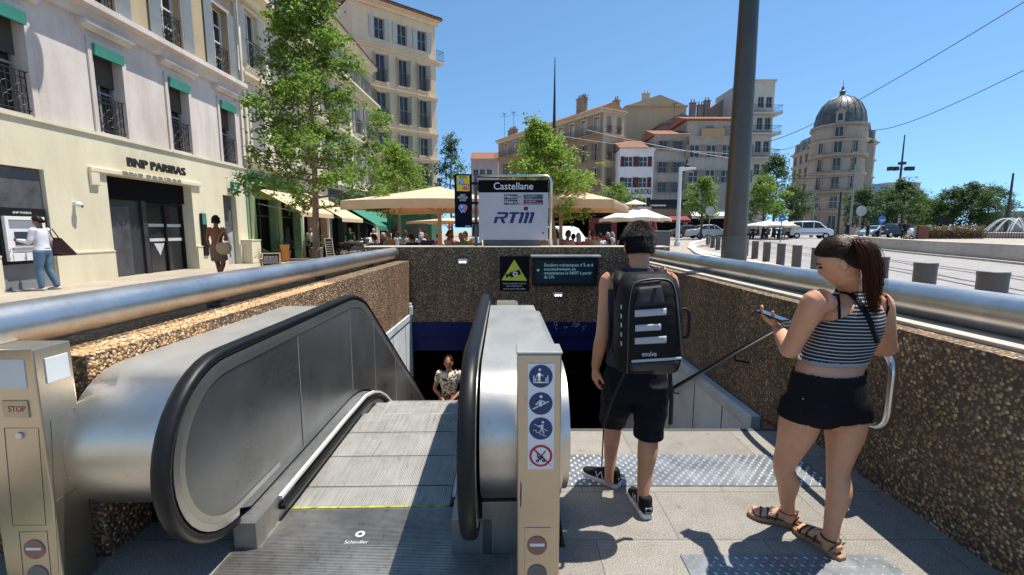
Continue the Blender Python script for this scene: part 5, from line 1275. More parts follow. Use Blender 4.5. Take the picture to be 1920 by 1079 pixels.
wall(BR, 19.7, 25, -.3, 4.1, sh[:2], GSF, 'shopfront', y=-.02, depth=9, reveal=.4); wall(BR, 25, 28.8, -.3, 4.1, sh[2:4], STC2, 'shopfront', y=-.02, depth=9, reveal=.4); wall(BR, 28.8, 38.6, -.3, 4.1, sh[4:], M('shopfront_dark', (.03, .05, .04, 1), .6), 'shopfront', y=-.02, depth=9, reveal=.4)
b = MB()
for x in (19.9, 22.5, 24.8): b.box(x-.14, x+.14, -.12, -.021, -.3, 3.9); b.box(x-.18, x+.18, -.15, -.021, 3.3, 3.42)
b.box(19.7, 25, -.16, -.021, 3.45, 3.55); b.build('pilaster', GSF, BR, bevel=.01)
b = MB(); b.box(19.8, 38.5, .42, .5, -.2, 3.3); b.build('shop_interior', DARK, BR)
b = MB()
for x in (20.6, 21.45, 22.26, 22.9, 24.66): b.box(x, x+.05, .3, .36, -.1, 2.9)
for x0, x1 in ((20.65, 22.26), (22.95, 24.66)): b.box(x0, x1, .3, .36, 2.1, 2.16)
b.build('shop_door_frame', M('frame_dark_green', (.02, .06, .03, 1), .5), BR)
CRM = NT('canvas_cream'); CRM.col(CRM.ramp(CRM.noise(2, None, 4), [(.3, (.68, .56, .38, 1)), (.7, (.8, .68, .48, 1))])); CRM.set(Roughness=.9)
tr = CRM.n('ShaderNodeBsdfTranslucent'); tr.inputs[0].default_value = (.95, .6, .26, 1); mxs = CRM.n('ShaderNodeMixShader'); mxs.inputs[0].default_value = .35
CRM.l(CRM.b.outputs[0], mxs.inputs[1]); CRM.l(tr.outputs[0], mxs.inputs[2]); CRM.l(mxs.outputs[0], CRM.t.nodes['Material Output'].inputs[0]); CREAM = CRM.m
GRNA = M('canvas_green', (.02, .17, .11, 1), .8, var=.1); REDA = M('canvas_red', (.2, .015, .02, 1), .8); OFFW = M('canvas_offwhite', (.66, .6, .5, 1), .85, var=.06)
def awning(lab, y0, y1, x0, x1, zt, zb, mat, fr=.22):
    th = thing('awning', lab, 'awning', (x0, (y0+y1)/2, zt), group='awnings over the shopfronts')
    b = MB(); b.prism([(x0, zt), (x1, zb), (x1, zb-fr), (x1-.015, zb-fr), (x1-.02, zb-.025), (x0, zt-.03)], 'y', y0, y1); b.build('canvas', mat, th, world=True)
    b = MB()
    for y in (y0+.1, y1-.1): b.bar((x0, y, zt-.7), (x1-.1, y, zb-.03), .04)
    b.box(x1-.08, x1-.03, y0, y1, zb-.05, zb-.03); b.build('frame_arms', FRG, th, world=True)
awning('cream awning over the green shop door, just left of the big tree trunk', 20.6, 24.3, -11.45, -9.45, 3.55, 2.5, CREAM)
awning('cream awning over the shopfront just right of the big tree trunk', 25.4, 28.9, -11.45, -9.4, 3.5, 2.35, CREAM)
awning('dark green canvas awning left of the big parasol', 30.5, 37.6, -11.45, -8.9, 3.5, 1.95, GRNA, .3)
text('lettering', 'LA CAVE', .5, M('navy_letters', (.03, .04, .1, 1), .6), None, (0, 0, 0), (1, 0, 0), (0, 0, 1)) if 0 else None
# ---- corner building A
A0 = V((-12.3, 40, .1)); AG = R(40)
ST3 = stone('warm_cream_stone', (.66, .53, .38, 1), .25)
BA = thing('corner_building', 'tall warm cream corner building with pale shutters and tiled eaves', 'building', A0, AG)
zA = lambda y: at(757, y, 41.5).z-.1
ua = [1.35, 3.45, 5.4]
flA = [(zA(79), zA(40), 'open', False), (zA(157), zA(107), None, True), (zA(230), zA(177), None, True), (zA(285), zA(251), None, False), (zA(345), zA(300), None, True)]
Ha = zA(16)
wall(BA, -1.0, 6.8, -.3, Ha, [(u-.45, u+.45, a, c) for u in ua for a, c, _, _ in flA]+[(u-.6, u+.6, -.1, 2.9) for u in ua], ST3, depth=8)
for u in ua:
    for i, (a, c, s_, r_) in enumerate(flA): window(BA, u, a, .9, c-a, 'A%d' % i, shut='open' if s_ else 'ajar', shm=SHW, rail=r_, sur=ST3 if not s_ else None, frm=FRG, scroll=True)
for y in (92, 168, 240, 292): cornice(BA, -1.05, 6.9, zA(y), ST3, .3, .28)
cornice(BA, -1.1, 7.0, Ha+.1, ST3, .55, .4)
b = MB(); b.prism([(-.75, Ha+.11), (-.75, Ha+.2), (4, Ha+1.6), (8.5, Ha+.2), (8.5, Ha+.11)], 'x', -1.1, 7.2); b.build('roof', TILE, BA)
b = MB()
for i in range(40): b.tube([(-1.0+i*.205, -.85, Ha+.2), (-1.0+i*.205, .2, Ha+.52)], .07, 6)
b.build('eaves_tiles', tiles('dark_eaves_tiles', (.06, .045, .05, 1)), BA)
b = MB(); b.box(6.8, 7.6, -.2, .9, zA(92)-.15, zA(92)); bal = b.build('side_balcony', ST3, BA); b = MB()
for z in (.05, .9): b.box(6.8, 7.58, -.18, -.15, zA(92)+z, zA(92)+z+.03); b.box(7.55, 7.58, -.15, .85, zA(92)+z, zA(92)+z+.03)
for i in range(8): b.box(6.82+i*.105, 6.835+i*.105, -.175, -.155, zA(92), zA(92)+.93)
b.build('railing', IRON, bal)
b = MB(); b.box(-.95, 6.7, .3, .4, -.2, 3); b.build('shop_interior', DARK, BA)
# ---- long tan building B (two faces)
Bc = V((12.8, 66, .2)); ZB = 18.3
TAN = stone('tan_brown_shaded_stone', (.34, .24, .16, 1), .35, .35); TANL = stone('sunlit_corner_and_trim_stone', (.55, .46, .34, 1), .3)  # same stone: shade put into the brown face, sunlight into the bay; pale trims
BB = thing('long_building', 'long shaded brown stone building with curved balcony lines under a tiled roof, behind the tree', 'building', Bc-28.3*V((-.545, .839, 0))*-1, R(-57))
ub_ = [28.3-1.3-2.68*i for i in range(10)]
rows = [(15.2, 2.3), (11.5, 2.4), (7.9, 2.5), (4.6, 2.2)]
hb = [(u-.5, u+.5, z, z+h) for u in ub_ for z, h in rows]
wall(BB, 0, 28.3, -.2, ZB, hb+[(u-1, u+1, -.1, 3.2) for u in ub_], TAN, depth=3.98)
for u in ub_:
    for i, (z, h) in enumerate(rows): window(BB, u, z, 1.0, h, 'B%d' % (i > 1), shut=None if i < 1 else 'ajar', shm=SHG, sur=TANL, rail=False, frm=FRW, cur=(i == 0), sill=False)
for z in (14.9, 11.2, 7.6, 4.2): cornice(BB, 0, 28.3, z, TAN, .25, .25)
cornice(BB, -.2, 28.5, ZB+.1, TANL, .6, .5)
b = MB(); b.box(0, 28.3, -.95, 0, 14.91, 15.06); b.build('balcony_slab', TAN, BB); b = MB()
for z in (.05, .95): b.box(0, 28.3, -.93, -.9, 15.07+z, 15.1+z)
for i in range(170): b.box(i*.166, i*.166+.02, -.92, -.905, 15.07, 16.0)
b.build('balcony_railing', IRON, BB)
b = MB(); b.prism([(-.7, ZB+.12), (2, ZB+1.3), (4.4, ZB+.12)], 'x', -.3, 28.4); rf = b.build('roof', TILE, BB)
def chim(par, x, y, z0, z1, w_, d_, pots=4, mat=None):
    b = MB(); b.box(x-w_/2, x+w_/2, y-d_/2, y+d_/2, z0, z1); b.box(x-w_/2-.08, x+w_/2+.08, y-d_/2-.08, y+d_/2+.08, z1, z1+.12)
    for i in range(pots): b.cyl((x-w_/2+w_*(i+.5)/pots, y, z1+.12), (x-w_/2+w_*(i+.5)/pots, y, z1+.65), .11, .09, 8)
    return b.build('chimney', mat or TAN, par)
chim(rf, 21.5, 2, ZB, ZB+3.2, 1.8, .7, 5); chim(rf, 2, 2, ZB, ZB+2.0, 2.4, .7, 6); chim(rf, 27.8, 3, ZB, ZB+1.6, .8, .6, 2)
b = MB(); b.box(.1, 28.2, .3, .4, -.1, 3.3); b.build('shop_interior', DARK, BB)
# right narrow face as a wing part of the same building
BW = thing('corner_bay', 'bright narrow corner bay at the right end of the long brown building', 'building', Bc+V((.03, -.03, 0)), R(32.4))
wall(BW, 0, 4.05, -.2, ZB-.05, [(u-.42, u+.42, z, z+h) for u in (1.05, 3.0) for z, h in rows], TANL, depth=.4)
for u in (1.05, 3.0):
    for i, (z, h) in enumerate(rows): window(BW, u, z, .84, h, 'W%d' % i, shut='ajar' if i else None, shm=SHG, rail=i < 3, sur=TANL, frm=FRW, sill=False)
for z in (14.9, 11.2, 7.6, 4.2): cornice(BW, 0, 4.05, z, TANL, .45, .3)
cornice(BW, -.2, 4.2, ZB+.05, TANL, .6, .5)
# ---- white house with maroon shutters
def simple_house(name, lab, px0, px1, Y, ytop, mat, bays, rowsy, wmpx, style, depth=8, rz=0, roof='tile', zg=.7, roofh=1.5, eave=.45, shop=True):
    p0, p1 = at(px0, 400, Y), at(px1, 400, Y); H = at((px0+px1)/2, ytop, Y).z-zg; W_ = p1.x-p0.x
    th = thing(name, lab, 'building', (p0.x, Y, zg), rz)
    hl_ = []
    for bx in bays:
        u = at(bx, 400, Y).x-p0.x
        for (ya, yb_) in rowsy: hl_.append((u-wmpx/2, u+wmpx/2, at(bx, yb_, Y).z-zg, at(bx, ya, Y).z-zg))
    sh_ = [(.3, W_-.3, -.1, 3.0)] if shop else []
    wall(th, 0, W_, -.3, H, hl_+sh_, mat, depth=depth)
    for (a, c_, z0, z1) in hl_: window(th, (a+c_)/2, z0, wmpx, z1-z0, name+style.get('k', ''), **{k_: v for k_, v in style.items() if k_ != 'k'})
    cornice(th, -.1, W_+.1, H+.1, mat, eave, .3)
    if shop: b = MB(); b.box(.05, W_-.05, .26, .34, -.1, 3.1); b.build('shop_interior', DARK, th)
    if roof: b = MB(); b.prism([(-eave, H+.12), (-eave, H+.2), (depth*.5, H+roofh), (depth, H+.2), (depth, H+.12)], 'x', -.15, W_+.15); b.build('roof', TILE, th)
    return th, W_, H
WHT = stone('white_painted_wall', (.74, .73, .74, 1), .15); GRY = stone('grey_weathered_wall', (.42, .37, .33, 1), .5); GRY2 = stone('grey_brown_wall', (.46, .41, .36, 1), .5); BEI = stone('beige_gable', (.5, .38, .24, 1), .15)
thw, Ww, Hw = simple_house('white_house', 'narrow white house with maroon shutters and red tiled roof', 1159, 1222, 64, 281, WHT, (1176, 1203), ((294, 313), (333, 352), (371, 388)), 1.15, dict(shut='open', shm=SHR, frm=FRW), roofh=1.9)
q = at(1196, 360, 64); text('lettering', 'EL LARROU', 1.0, M('sign_ink', (.03, .02, .05, 1), .6), thw, (q.x, 63.95, q.z), (1, 0, 0), (0, 0, 1), .02, .03, maxw=3.6)
thd, Wd, Hd = simple_house('grey_house', 'weathered grey house with two columns of windows right beside the white house', 1222, 1286, 64, 256, GRY, (1239, 1266), ((264, 282), (304, 324), (342, 361)), 1.15, dict(shut='ajar', shm=SHG, frm=FRG, sur=GRY, k='d'), roofh=1.6)
the, We, He = simple_house('grey_house', 'wider grey house with louvred shutters directly left of the big lamp column', 1286, 1400, 63.6, 258, GRY2, (1297, 1328, 1357, 1388), ((272, 295), (319, 343)), 1.3, dict(shut='open', shm=SHG, frm=FRW, sur=GRY2, k='e'), roof=None, depth=9)
b = MB(); p_ = at(1290, 400, 63).x-at(1286, 400, 63).x
z1 = at(1330, 226, 65).z-.7; b.box(.2, We-.2, 1.6, 8, He+.02, z1); ups = b.build('attic_storey', GRY2, the)
b = MB(); b.prism([(1.0, z1+.01), (1.0, z1+.15), (5, z1+1.3), (9, z1+.15), (9, z1+.01)], 'x', -.3, We+.2); b.build('roof', TILE, the)
b = MB(); b.box(2.0, We*.62, 1.0, 1.06, He+.2, He+1.4); b.build('terrace_screen', M('screen_tan', (.4, .25, .12, 1), .7), the)
for u in (3.4, 5.7): 
    b = MB(); b.box(u-.5, u+.5, 1.57, 1.6, He+.6, He+1.9); b.build('attic_window', SHG, the)
thf, Wf, Hf = simple_house('gable_house', 'plain beige gabled building rising behind the white house', 1168, 1278, 82, 200, BEI, (), (), 1, {}, roof=None, depth=12, shop=False)
b = MB(); b.prism([(-.3, Hf), (Wf*.55, Hf+1.9), (Wf+.3, Hf)], 'y', -.2, 12); b.build('roof', BEI, thf); chim(thf, Wf*.36, 1.5, Hf, Hf+2.4, 1.2, .8, 2, BEI)
thg, Wg, Hg = simple_house('terrace_house', 'brownish chimneyed roofs rising behind the two grey houses', 1236, 1420, 76, 232, stone('mauve_brown_wall', (.3, .23, .2, 1), .5), (), (), 1, {}, roof=None, depth=9, shop=False)
b = MB(); z = lambda px, y: at(px, y, 76).z-.7; x = lambda px: at(px, 300, 76).x-at(1236, 400, 76).x
b.prism([(x(1236), Hg), (x(1275), z(1275, 212)), (x(1300), z(1300, 222)), (x(1375), z(1375, 168)), (x(1420), z(1420, 160)), (x(1420), Hg)], 'y', .1, 9); b.build('roof_line', MATS['mauve_brown_wall'], thg)
for px, y in ((1292, 196), (1306, 200), (1318, 192)): chim(thg, x(px), -.4, Hg-1, z(px, y), .9, .6, 2, MATS['mauve_brown_wall'])
# slab with balconies
HS = stone('slab_render', (.5, .47, .42, 1), .2)
th, Ws, Hs_ = simple_house('apartment_block', 'tall flat-roofed apartment block with side balconies, just right of the lamp column', 1378, 1437, 70, 152, HS, (1413, 1428), ((182, 202), (221, 243), (265, 286), (308, 328)), .85, dict(frm=FRG, k='s'), roof=None, depth=9, shop=False)
for y in (213, 251, 296): 
    z = at(1437, y, 70).z-.7; b = MB(); b.box(Ws-4.6, Ws+.9, -.9, 4, z-.25, z); bl_ = b.build('balcony', HS, th); b = MB()
    for dz in (.1, .95): b.box(Ws-4.6, Ws+.9, -.9, -.87, z+dz, z+dz+.05); b.box(Ws+.87, Ws+.9, -.87, 4, z+dz, z+dz+.05)
    for i in range(28): b.box(Ws-4.6+i*.2, Ws-4.57+i*.2, -.9, -.88, z, z+1)
    b.build('railing', IRON, bl_)
# ground floor shops under the grey houses
def front(lab, px0, px1, Y, y0, y1, mat, name='shop_awning'):
    a, c = at(px0, y0, Y), at(px1, y1, Y); th = thing(name, lab, 'awning', ((a.x+c.x)/2, Y, c.z)); b = MB(); b.prism([(Y+1.6, a.z), (Y, c.z+.35), (Y, c.z), (Y+.03, c.z), (Y+.05, c.z+.3), (Y+1.6, a.z-.06)], 'x', a.x, c.x); b.build('canvas', mat, th, world=True); b = MB(); b.bar((a.x+.1, Y+.05, c.z+.28), (a.x+.1, Y+1.7, a.z-.4), .05); b.bar((c.x-.1, Y+.05, c.z+.28), (c.x-.1, Y+1.7, a.z-.4), .05); b.build('frame_arms', FRG, th, world=True)
front('dark fascia awning under the grey house beside the white lamp post', 1222, 1300, 62, 373, 392, M('canvas_black', (.02, .02, .022, 1), .7))
front('dark red awning right of the white lamp post base', 1240, 1296, 58, 405, 418, REDA)
front('cream awning on the ground floor of the wider grey house', 1298, 1370, 61, 391, 410, OFFW)
front('dark red awning behind the off-white octagonal parasol', 1090, 1160, 44, 398, 412, REDA)
# ---- domed building
DS = stone('dome_building_stone', (.38, .335, .28, 1), .4, .3); ZINC = M('zinc_dome', (.1, .105, .105, 1), .5, .2, .35, 1.5)
DX, DY = 61.8+3.4, 93.5
BD = thing('domed_building', 'ornate stone corner building with a zinc dome and finial', 'building', (DX, DY, .8)); HT = 21
def DB(y): return at(1568, y, 89).z-.8
b = MB(); b.lathe([(4.6, -.5), (4.6, HT-3)], 40); b.build('tower', DS, BD, smooth=40)
for z in (4.5, 8.2, 11.7, 15.2, HT-3): b = MB(); b.lathe([(4.6, z-.2), (4.75, z-.2), (5.0, z+.1), (5.0, z+.3), (4.6, z+.32)], 40); b.build('tower_cornice', DS, BD, smooth=30)
b = MB(); b.lathe([(4.7, HT-2.65), (4.7, HT-.2), (4.9, HT), (4.9, HT+.25), (4.2, HT+.3)], 40); b.build('drum', DS, BD, smooth=30)
b = MB(); zt_ = DB(200); b.lathe([(4.35, HT+.3), (4.3, HT+1.2), (4.0, HT+2.8), (3.3, HT+4.3), (2.2, HT+5.4), (1.0, HT+6.0), (.5, HT+6.3), (.45, HT+6.8), (.6, HT+7.0), (.2, HT+7.3), (.25, HT+7.7), (.06, HT+8.0), (.02, HT+9.3)], 40); b.build('dome', ZINC, BD, smooth=40)
b = MB()
for i in range(20):
    a = i*math.pi/10; b.tube([(r_*math.cos(a), r_*math.sin(a), z) for r_, z in ((4.36, HT+.5), (4.31, HT+1.2), (4.02, HT+2.8), (3.32, HT+4.3), (2.22, HT+5.4), (1.0, HT+6.02))], .07, 4)
b.build('dome_ribs', ZINC, BD)
b = MB()
for i in range(72):
    a = i*math.pi/36
    for z in (HT-.35, 14.9, 7.9): b.box(0, 0, 0, 0, 0, 0) if 0 else b.bar((4.7*math.cos(a), 4.7*math.sin(a), z), (4.98*math.cos(a), 4.98*math.sin(a), z), .16, .26)
b.build('dentils', DS, BD)
ang0 = math.atan2(-DY, -DX)
for r_i, (z, h) in enumerate(((1.0, 2.6), (5.2, 2.3), (8.9, 2.2), (12.4, 2.2), (15.8, 1.9), (HT-2.2, 1.6))):
    for da in (-.62, 0, .62):
        if r_i == 5 and da: continue
        a = ang0+da; k_ = ('D', 1.2 if da == 0 else .8, h); r_ = 4.62+(.12 if r_i == 5 else 0)
        b = MB(); wv_ = k_[1]; b.box(-wv_/2, wv_/2, -.02, .02, 0, h); o = b.build('window', GLS, BD); o.location = (r_*math.cos(a), r_*math.sin(a), z); o.rotation_euler = (0, 0, a+R(90))
        b = MB(); b.box(-wv_/2-.15, -wv_/2, -.12, .05, -.1, h+.1); b.box(wv_/2, wv_/2+.15, -.12, .05, -.1, h+.1); b.box(-wv_/2-.2, wv_/2+.2, -.16, .05, h+.1, h+.3); b.box(-.05, .05, -.05, 0, 0, h); b.box(-wv_/2-.3, wv_/2+.3, -.4, .05, -.3, -.1); b.build('surround', DS, o)
        if r_i in (1, 2, 3) : railing(wv_, .8, .38, False).build('railing', IRON if da else DS, o)
b = MB(); 
for a in (ang0,): b.box(-.7, .7, -.9, 1, HT+.3, HT+2.2); b.prism([(-.9, HT+2.2), (0, HT+2.9), (.9, HT+2.2)], 'y', -1, 1)
o = b.build('dormer', DS, BD); o.location = (4.0*math.cos(ang0), 4.0*math.sin(ang0), 0); o.rotation_euler = (0, 0, ang0+R(90)); b = MB(); b.box(-.35, .35, -.93, -.91, HT+.6, HT+1.9); b.build('pane', GLS, o)
def dwing(lab, p0, rz, L, Hh, bays, mansard=True):
    th = thing('building_wing', lab, 'building', (p0[0], p0[1], .8), rz); us = [L*(i+.5)/bays for i in range(bays)]; rw = [(1, 2.6), (5.1, 2.2), (8.8, 2.2), (12.3, 2.1), (15.5, 1.8)]
    wall(th, 0, L, -.5, Hh, [(u-.55, u+.55, z, z+h) for u in us for z, h in rw], DS, depth=9)
    for u in us:
        for i, (z, h) in enumerate(rw): window(th, u, z, 1.1, h, 'dw%d' % (i in (1, 2)), sur=DS, frm=FRG, rail=i in (1, 2), sill=False, scroll=False)
    for z in (4.5, 8.2, 11.7, 15.1): cornice(th, 0, L, z, DS, .45, .3)
    cornice(th, 0, L, Hh+.1, DS, .7, .5)
    b = MB(); b.prism([(-.2, Hh+.12), (1.4, Hh+3.4), (8, Hh+3.6), (9, Hh+.12)], 'x', 0, L); b.build('mansard_roof', ZINC, th)
    for u in us: b = MB(); b.box(u-.5, u+.5, -.1, 1.6, Hh+.5, Hh+2.3); d_ = b.build('dormer', DS, th); b = MB(); b.box(u-.3, u+.3, -.13, -.11, Hh+.8, Hh+2.0); b.build('pane', GLS, d_)
    return th
wl = dwing('left wing of the domed building, receding behind the trees', (64.9, 107.5), R(-101.5), 14.5, HT-3.2, 5)
chim(wl, 3, 4, HT, HT+2.6, 2.2, .8, 5, DS); chim(wl, 8, 4, HT, HT+2.4, 1.5, .8, 3, DS)
dwing('narrow right wing of the domed building', (68.2, 90.6), R(38), 7.6, HT-2.5, 2)
# ---- far fillers
simple_house('far_house', 'mauve-grey house far down the street, left of the long brown building', 884, 934, 120, 300, stone('far_mauve_wall', (.42, .34, .33, 1), .3), (893, 905, 918), ((318, 330), (345, 358)), 1.3, dict(frm=FRG, k='f'), zg=.1, roofh=2.5)
simple_house('far_house', 'pale block far behind the trees right of the domed building', 1655, 1720, 170, 343, stone('far_pale_wall', (.5, .44, .4, 1), .3), (), (), 1, {}, zg=.8, roof=None, shop=False)
simple_house('far_house', 'low blue-grey block beside the domed building, above the trees', 1622, 1662, 150, 346, stone('far_blue_wall', (.2, .32, .5, 1), .2), (1632, 1650), ((350, 354),), 1.2, dict(k='g'), zg=.8, roof=None, shop=False)
simple_house('far_house', 'grey building at the far right edge behind the fountain', 1893, 2050, 120, 397, stone('far_grey_wall', (.3, .3, .3, 1), .2), (1905, 1918), ((402, 408),), 1.4, dict(k='h'), zg=.8, roof=None, shop=False)
for (px, y0, y1, Y, h_) in ((946, 214, 268, 88, 5), (963, 211, 255, 86, 5), (1264, 195, 215, 76, 3), (1096, 180, 210, 69, 3)):
    p = at(px, y1, Y); q = at(px, y0, Y); th = thing('tv_aerial', {946: 'leftmost rooftop aerial on the long brown building', 963: 'second rooftop aerial from the left end of the long brown building', 1264: 'aerial over the beige gable', 1096: 'aerial beside the chimney stack of the long brown building'}[px], 'aerial', p)
    b = MB(); b.cyl((0, 0, -1), (0, 0, q.z-p.z), .03, .03, 6)
    for i in range(5): b.bar((-.5+.05*i, -.6+i*.3, q.z-p.z-.05), (.5-.05*i, -.6+i*.3, q.z-p.z-.05), .025)
    b.bar((0, -.7, q.z-p.z-.08), (0, .7, q.z-p.z-.08), .03); b.bar((-.9, 0, q.z-p.z-.5), (.9, 0, q.z-p.z-.5), .03); b.build('antenna_rod', IRON, th)
# ================================================================== OTHER PEOPLE
def cmat(name, rough=.85):      # cloth whose colour is the object's own colour
    t = NT(name); oi = t.n('ShaderNodeObjectInfo'); g = t.noise(5, None, 4)
    t.col(t.mix(.4, oi.outputs['Color'], t.ramp(g, [(.3, (.6, .6, .6, 1)), (.7, (1.15, 1.15, 1.15, 1))]), 'MULTIPLY')); t.set(Roughness=rough); t.b.inputs['Specular IOR Level'].default_value = .15; t.bump(t.noise(11, None, 3), .4, .02); return t.m
CLO = cmat('coloured_cloth'); SKO = cmat('skin_variable', .55); HRO = cmat('hair_variable', .5)
def figure(label, loc, rz, H=1.7, pose='stand', shirt=(.5, .5, .5), legs=(.05, .06, .1), skinc=(.4, .22, .14), hair=(.02, .012, .008), sleeve='short', bottom='trousers', fem=False, hairk='short', vox=.016, J=None, group=None, shirtm=None, top=True, seat=.46, lean=0, hands=True, headdir=(0, 1, -.1), shoe_c=(.05, .05, .05)):
    th = thing('person', label, 'person', loc, rz, group); s = H/1.7; sw = .165 if fem else .19; hw = .095
    j = dict(pel=(0, 0, .93), wst=(0, 0, 1.06), cst=(0, .01, 1.25), nk=(0, 0, 1.44), hd=(0, .03, 1.585), hL=(-hw, 0, .88), hR=(hw, 0, .88), kL=(-.1, .02, .49), kR=(.1, .02, .49), aL=(-.1, -.02, .08), aR=(.1, -.02, .08),
             sL=(-sw, 0, 1.385), sR=(sw, 0, 1.385), eL=(-sw-.05, -.02, 1.1), eR=(sw+.05, -.02, 1.1), wL=(-sw-.06, .06, .86), wR=(sw+.06, .06, .86), fL=(0, 1, 0), fR=(0, 1, 0))
    if pose == 'walk': j.update(kL=(-.09, .14, .5), aL=(-.09, .26, .09), kR=(.09, .03, .49), aR=(.09, -.26, .14), wL=(-sw-.04, -.1, .88), wR=(sw+.04, .18, .9))
    if pose == 'sit':
        d = .93-seat-.09; j = {k_: (v[0], v[1], v[2]-d) if k_[0] in 'pwcnhse' else v for k_, v in j.items()}
        for k_ in ('cst', 'nk', 'sL', 'sR'): v = j[k_]; j[k_] = (v[0], v[1]+lean*.5, v[2])
        v = j['hd']; j['hd'] = (v[0], v[1]+lean*.7, v[2])
        j.update(kL=(-.13, .43, .5), kR=(.13, .43, .5), aL=(-.13, .4, .09), aR=(.13, .42, .09), eL=(-sw-.06, .12+lean*.4, .8), eR=(sw+.06, .12+lean*.4, .8), wL=(-.12, .36, .78), wR=(.12, .36, .78))
    if J: j.update(J)
    P_ = {k_: V(v)*s if k_[0] != 'f' else V(v) for k_, v in j.items()}; X_ = V((1, 0, 0))
    f1_ = 1.08 if fem else 1
    tor = [(P_['pel']-V((0, 0, .07))*s, .12*s*f1_, .1*s), (P_['pel'], .165*s*f1_, .118*s), (P_['wst'], (.125 if fem else .145)*s, .1*s), (P_['cst'], .155*s, .11*s), (P_['cst'].lerp(P_['nk'], .55), .15*s, .095*s), (P_['nk']-V((0, 0, .05))*s, .11*s, .07*s), (P_['nk'], .055*s, .053*s), (P_['hd']-V((0, .02, .06))*s, .05*s, .052*s)]
    def leg(h, k_, a, g=1): h, k_, a = P_[h], P_[k_], P_[a]; return [(h+V((0, 0, .03)), .085*s*f1_, .095*s), (h.lerp(k_, .5), .075*s, .078*s), (k_, .056*s, .06*s), (k_.lerp(a, .35), .052*s, .057*s), (a, .034*s, .038*s)]
    def arm(a, e, w_): a, e, w_ = P_[a], P_[e], P_[w_]; return [(a+V((-.04 if a.x > 0 else .04, 0, 0)), .048*s, .045*s), (a, .052*s, .05*s), (a.lerp(e, .5), .043*s, .045*s), (e, .036*s, .038*s), (e.lerp(w_, .4), .035*s, .036*s), (w_, .024*s, .022*s)]
    b = MB(); loft(b, tor, X_, n=4); [loft(b, l, X_, n=4) for l in (leg('hL', 'kL', 'aL'), leg('hR', 'kR', 'aR'), arm('sL', 'eL', 'wL'), arm('sR', 'eR', 'wR'))]
    for a, fd in (('aL', 'fL'), ('aR', 'fR')):
        f_ = P_[fd].normalized(); loft(b, [(P_[a]-f_*.05-V((0, 0, .035)), .03*s, .03*s), (P_[a]+f_*.06-V((0, 0, .035)), .036*s, .032*s), (P_[a]+f_*.17-V((0, 0, .052)), .036*s, .018*s)], f_.cross(V((0, 0, 1))), n=2)
    for w_, e, sg in (('wL', 'eL', 1), ('wR', 'eR', -1)):
        d_ = (P_[w_]-P_[e]).normalized()
        hand_geo(b, P_[w_], d_, (-sg*-1, .3, 0.1), sg, .5, s*1.0)
    head_geo(b, P_['hd'], headdir, (0, .1, 1), s, seg=24, ring=18)
    body = obj('body', remesh(b, vox*.75 if vox > .01 else vox, 2), SKO, th, True); body.color = (*skinc, 1)
    if top:
        b = MB(); g = .012; t2 = [r_ for r_ in tor[:7]]
        t2 = [(P_['pel']-V((0, 0, .01)), .17*s*f1_, .125*s)]+tor[2:5]+[(P_['nk']-V((0, 0, .045))*s, .115*s, .075*s), (P_['nk']-V((0, 0, .02))*s, .07*s, .065*s)]
        loft(b, t2, X_, g, n=4)
        if sleeve != 'none':
            for a in (arm('sL', 'eL', 'wL'), arm('sR', 'eR', 'wR')): loft(b, a[:3] if sleeve == 'short' else a, X_, .014, n=4)
        o = obj('shirt', remesh(b, vox, 2), shirtm or CLO, th, True); o.color = (*shirt, 1)
    b = MB()
    if bottom == 'skirt':
        c = (P_['kL']+P_['kR'])/2; loft(b, [(P_['wst']-V((0, 0, .05)), .14*s, .11*s), (P_['pel']-V((0, 0, .05)), .19*s, .14*s), (P_['pel'].lerp(c, .8), .2*s, .15*s)], X_, 0, n=4)
    else:
        e_ = 5 if bottom == 'trousers' else 3; loft(b, [(P_['pel']-V((0, 0, .1)), .13*s*f1_, .11*s), (P_['pel'], .17*s*f1_, .125*s), (P_['pel']+V((0, 0, .07)), .15*s*f1_, .115*s)], X_, .006, n=4)
        for l in (leg('hL', 'kL', 'aL'), leg('hR', 'kR', 'aR')): loft(b, l[:e_], X_, .016, n=4)
    o = obj('skirt' if bottom == 'skirt' else bottom, remesh(b, vox, 2), CLO, th, True); o.color = (*legs, 1)
    for a, fd in (('aL', 'fL'), ('aR', 'fR')):
        f_ = P_[fd].normalized(); b = MB(); loft(b, [(P_[a]-f_*.06-V((0, 0, .045)), .033*s, .034*s), (P_[a]+f_*.05-V((0, 0, .045)), .042*s, .036*s), (P_[a]+f_*.18-V((0, 0, .058)), .04*s, .022*s)], f_.cross(V((0, 0, 1))), n=3); o = b.build('shoe', CLO, th, smooth=True); o.color = (*shoe_c, 1)
    fy = V(headdir).normalized(); uz = V((0, .1, 1)); uz = (uz-fy*uz.dot(fy)).normalized(); rx = fy.cross(uz); hc = P_['hd']+uz*.008; b = MB(); vs = []
    for i in range(11):
        for k_ in range(21):
            u = -2.3+4.6*k_/20; au = abs(u); lo = -.55 if au < 1.1 else (-.1 if au < 1.7 else .45)
            if hairk == 'long': lo = -.75 if au < 1.3 else lo
            v = lo+(math.pi/2-lo)*i/10; vs.append(headpt(hc, u, v, rx, fy, uz, s*(1.02+.06*noise.noise(V((u*3, v*4, H*7)))), .081, .106, .126))
    b.add(vs, [(i*21+k_, i*21+k_+1, (i+1)*21+k_+1, (i+1)*21+k_) for i in range(10) for k_ in range(20)])
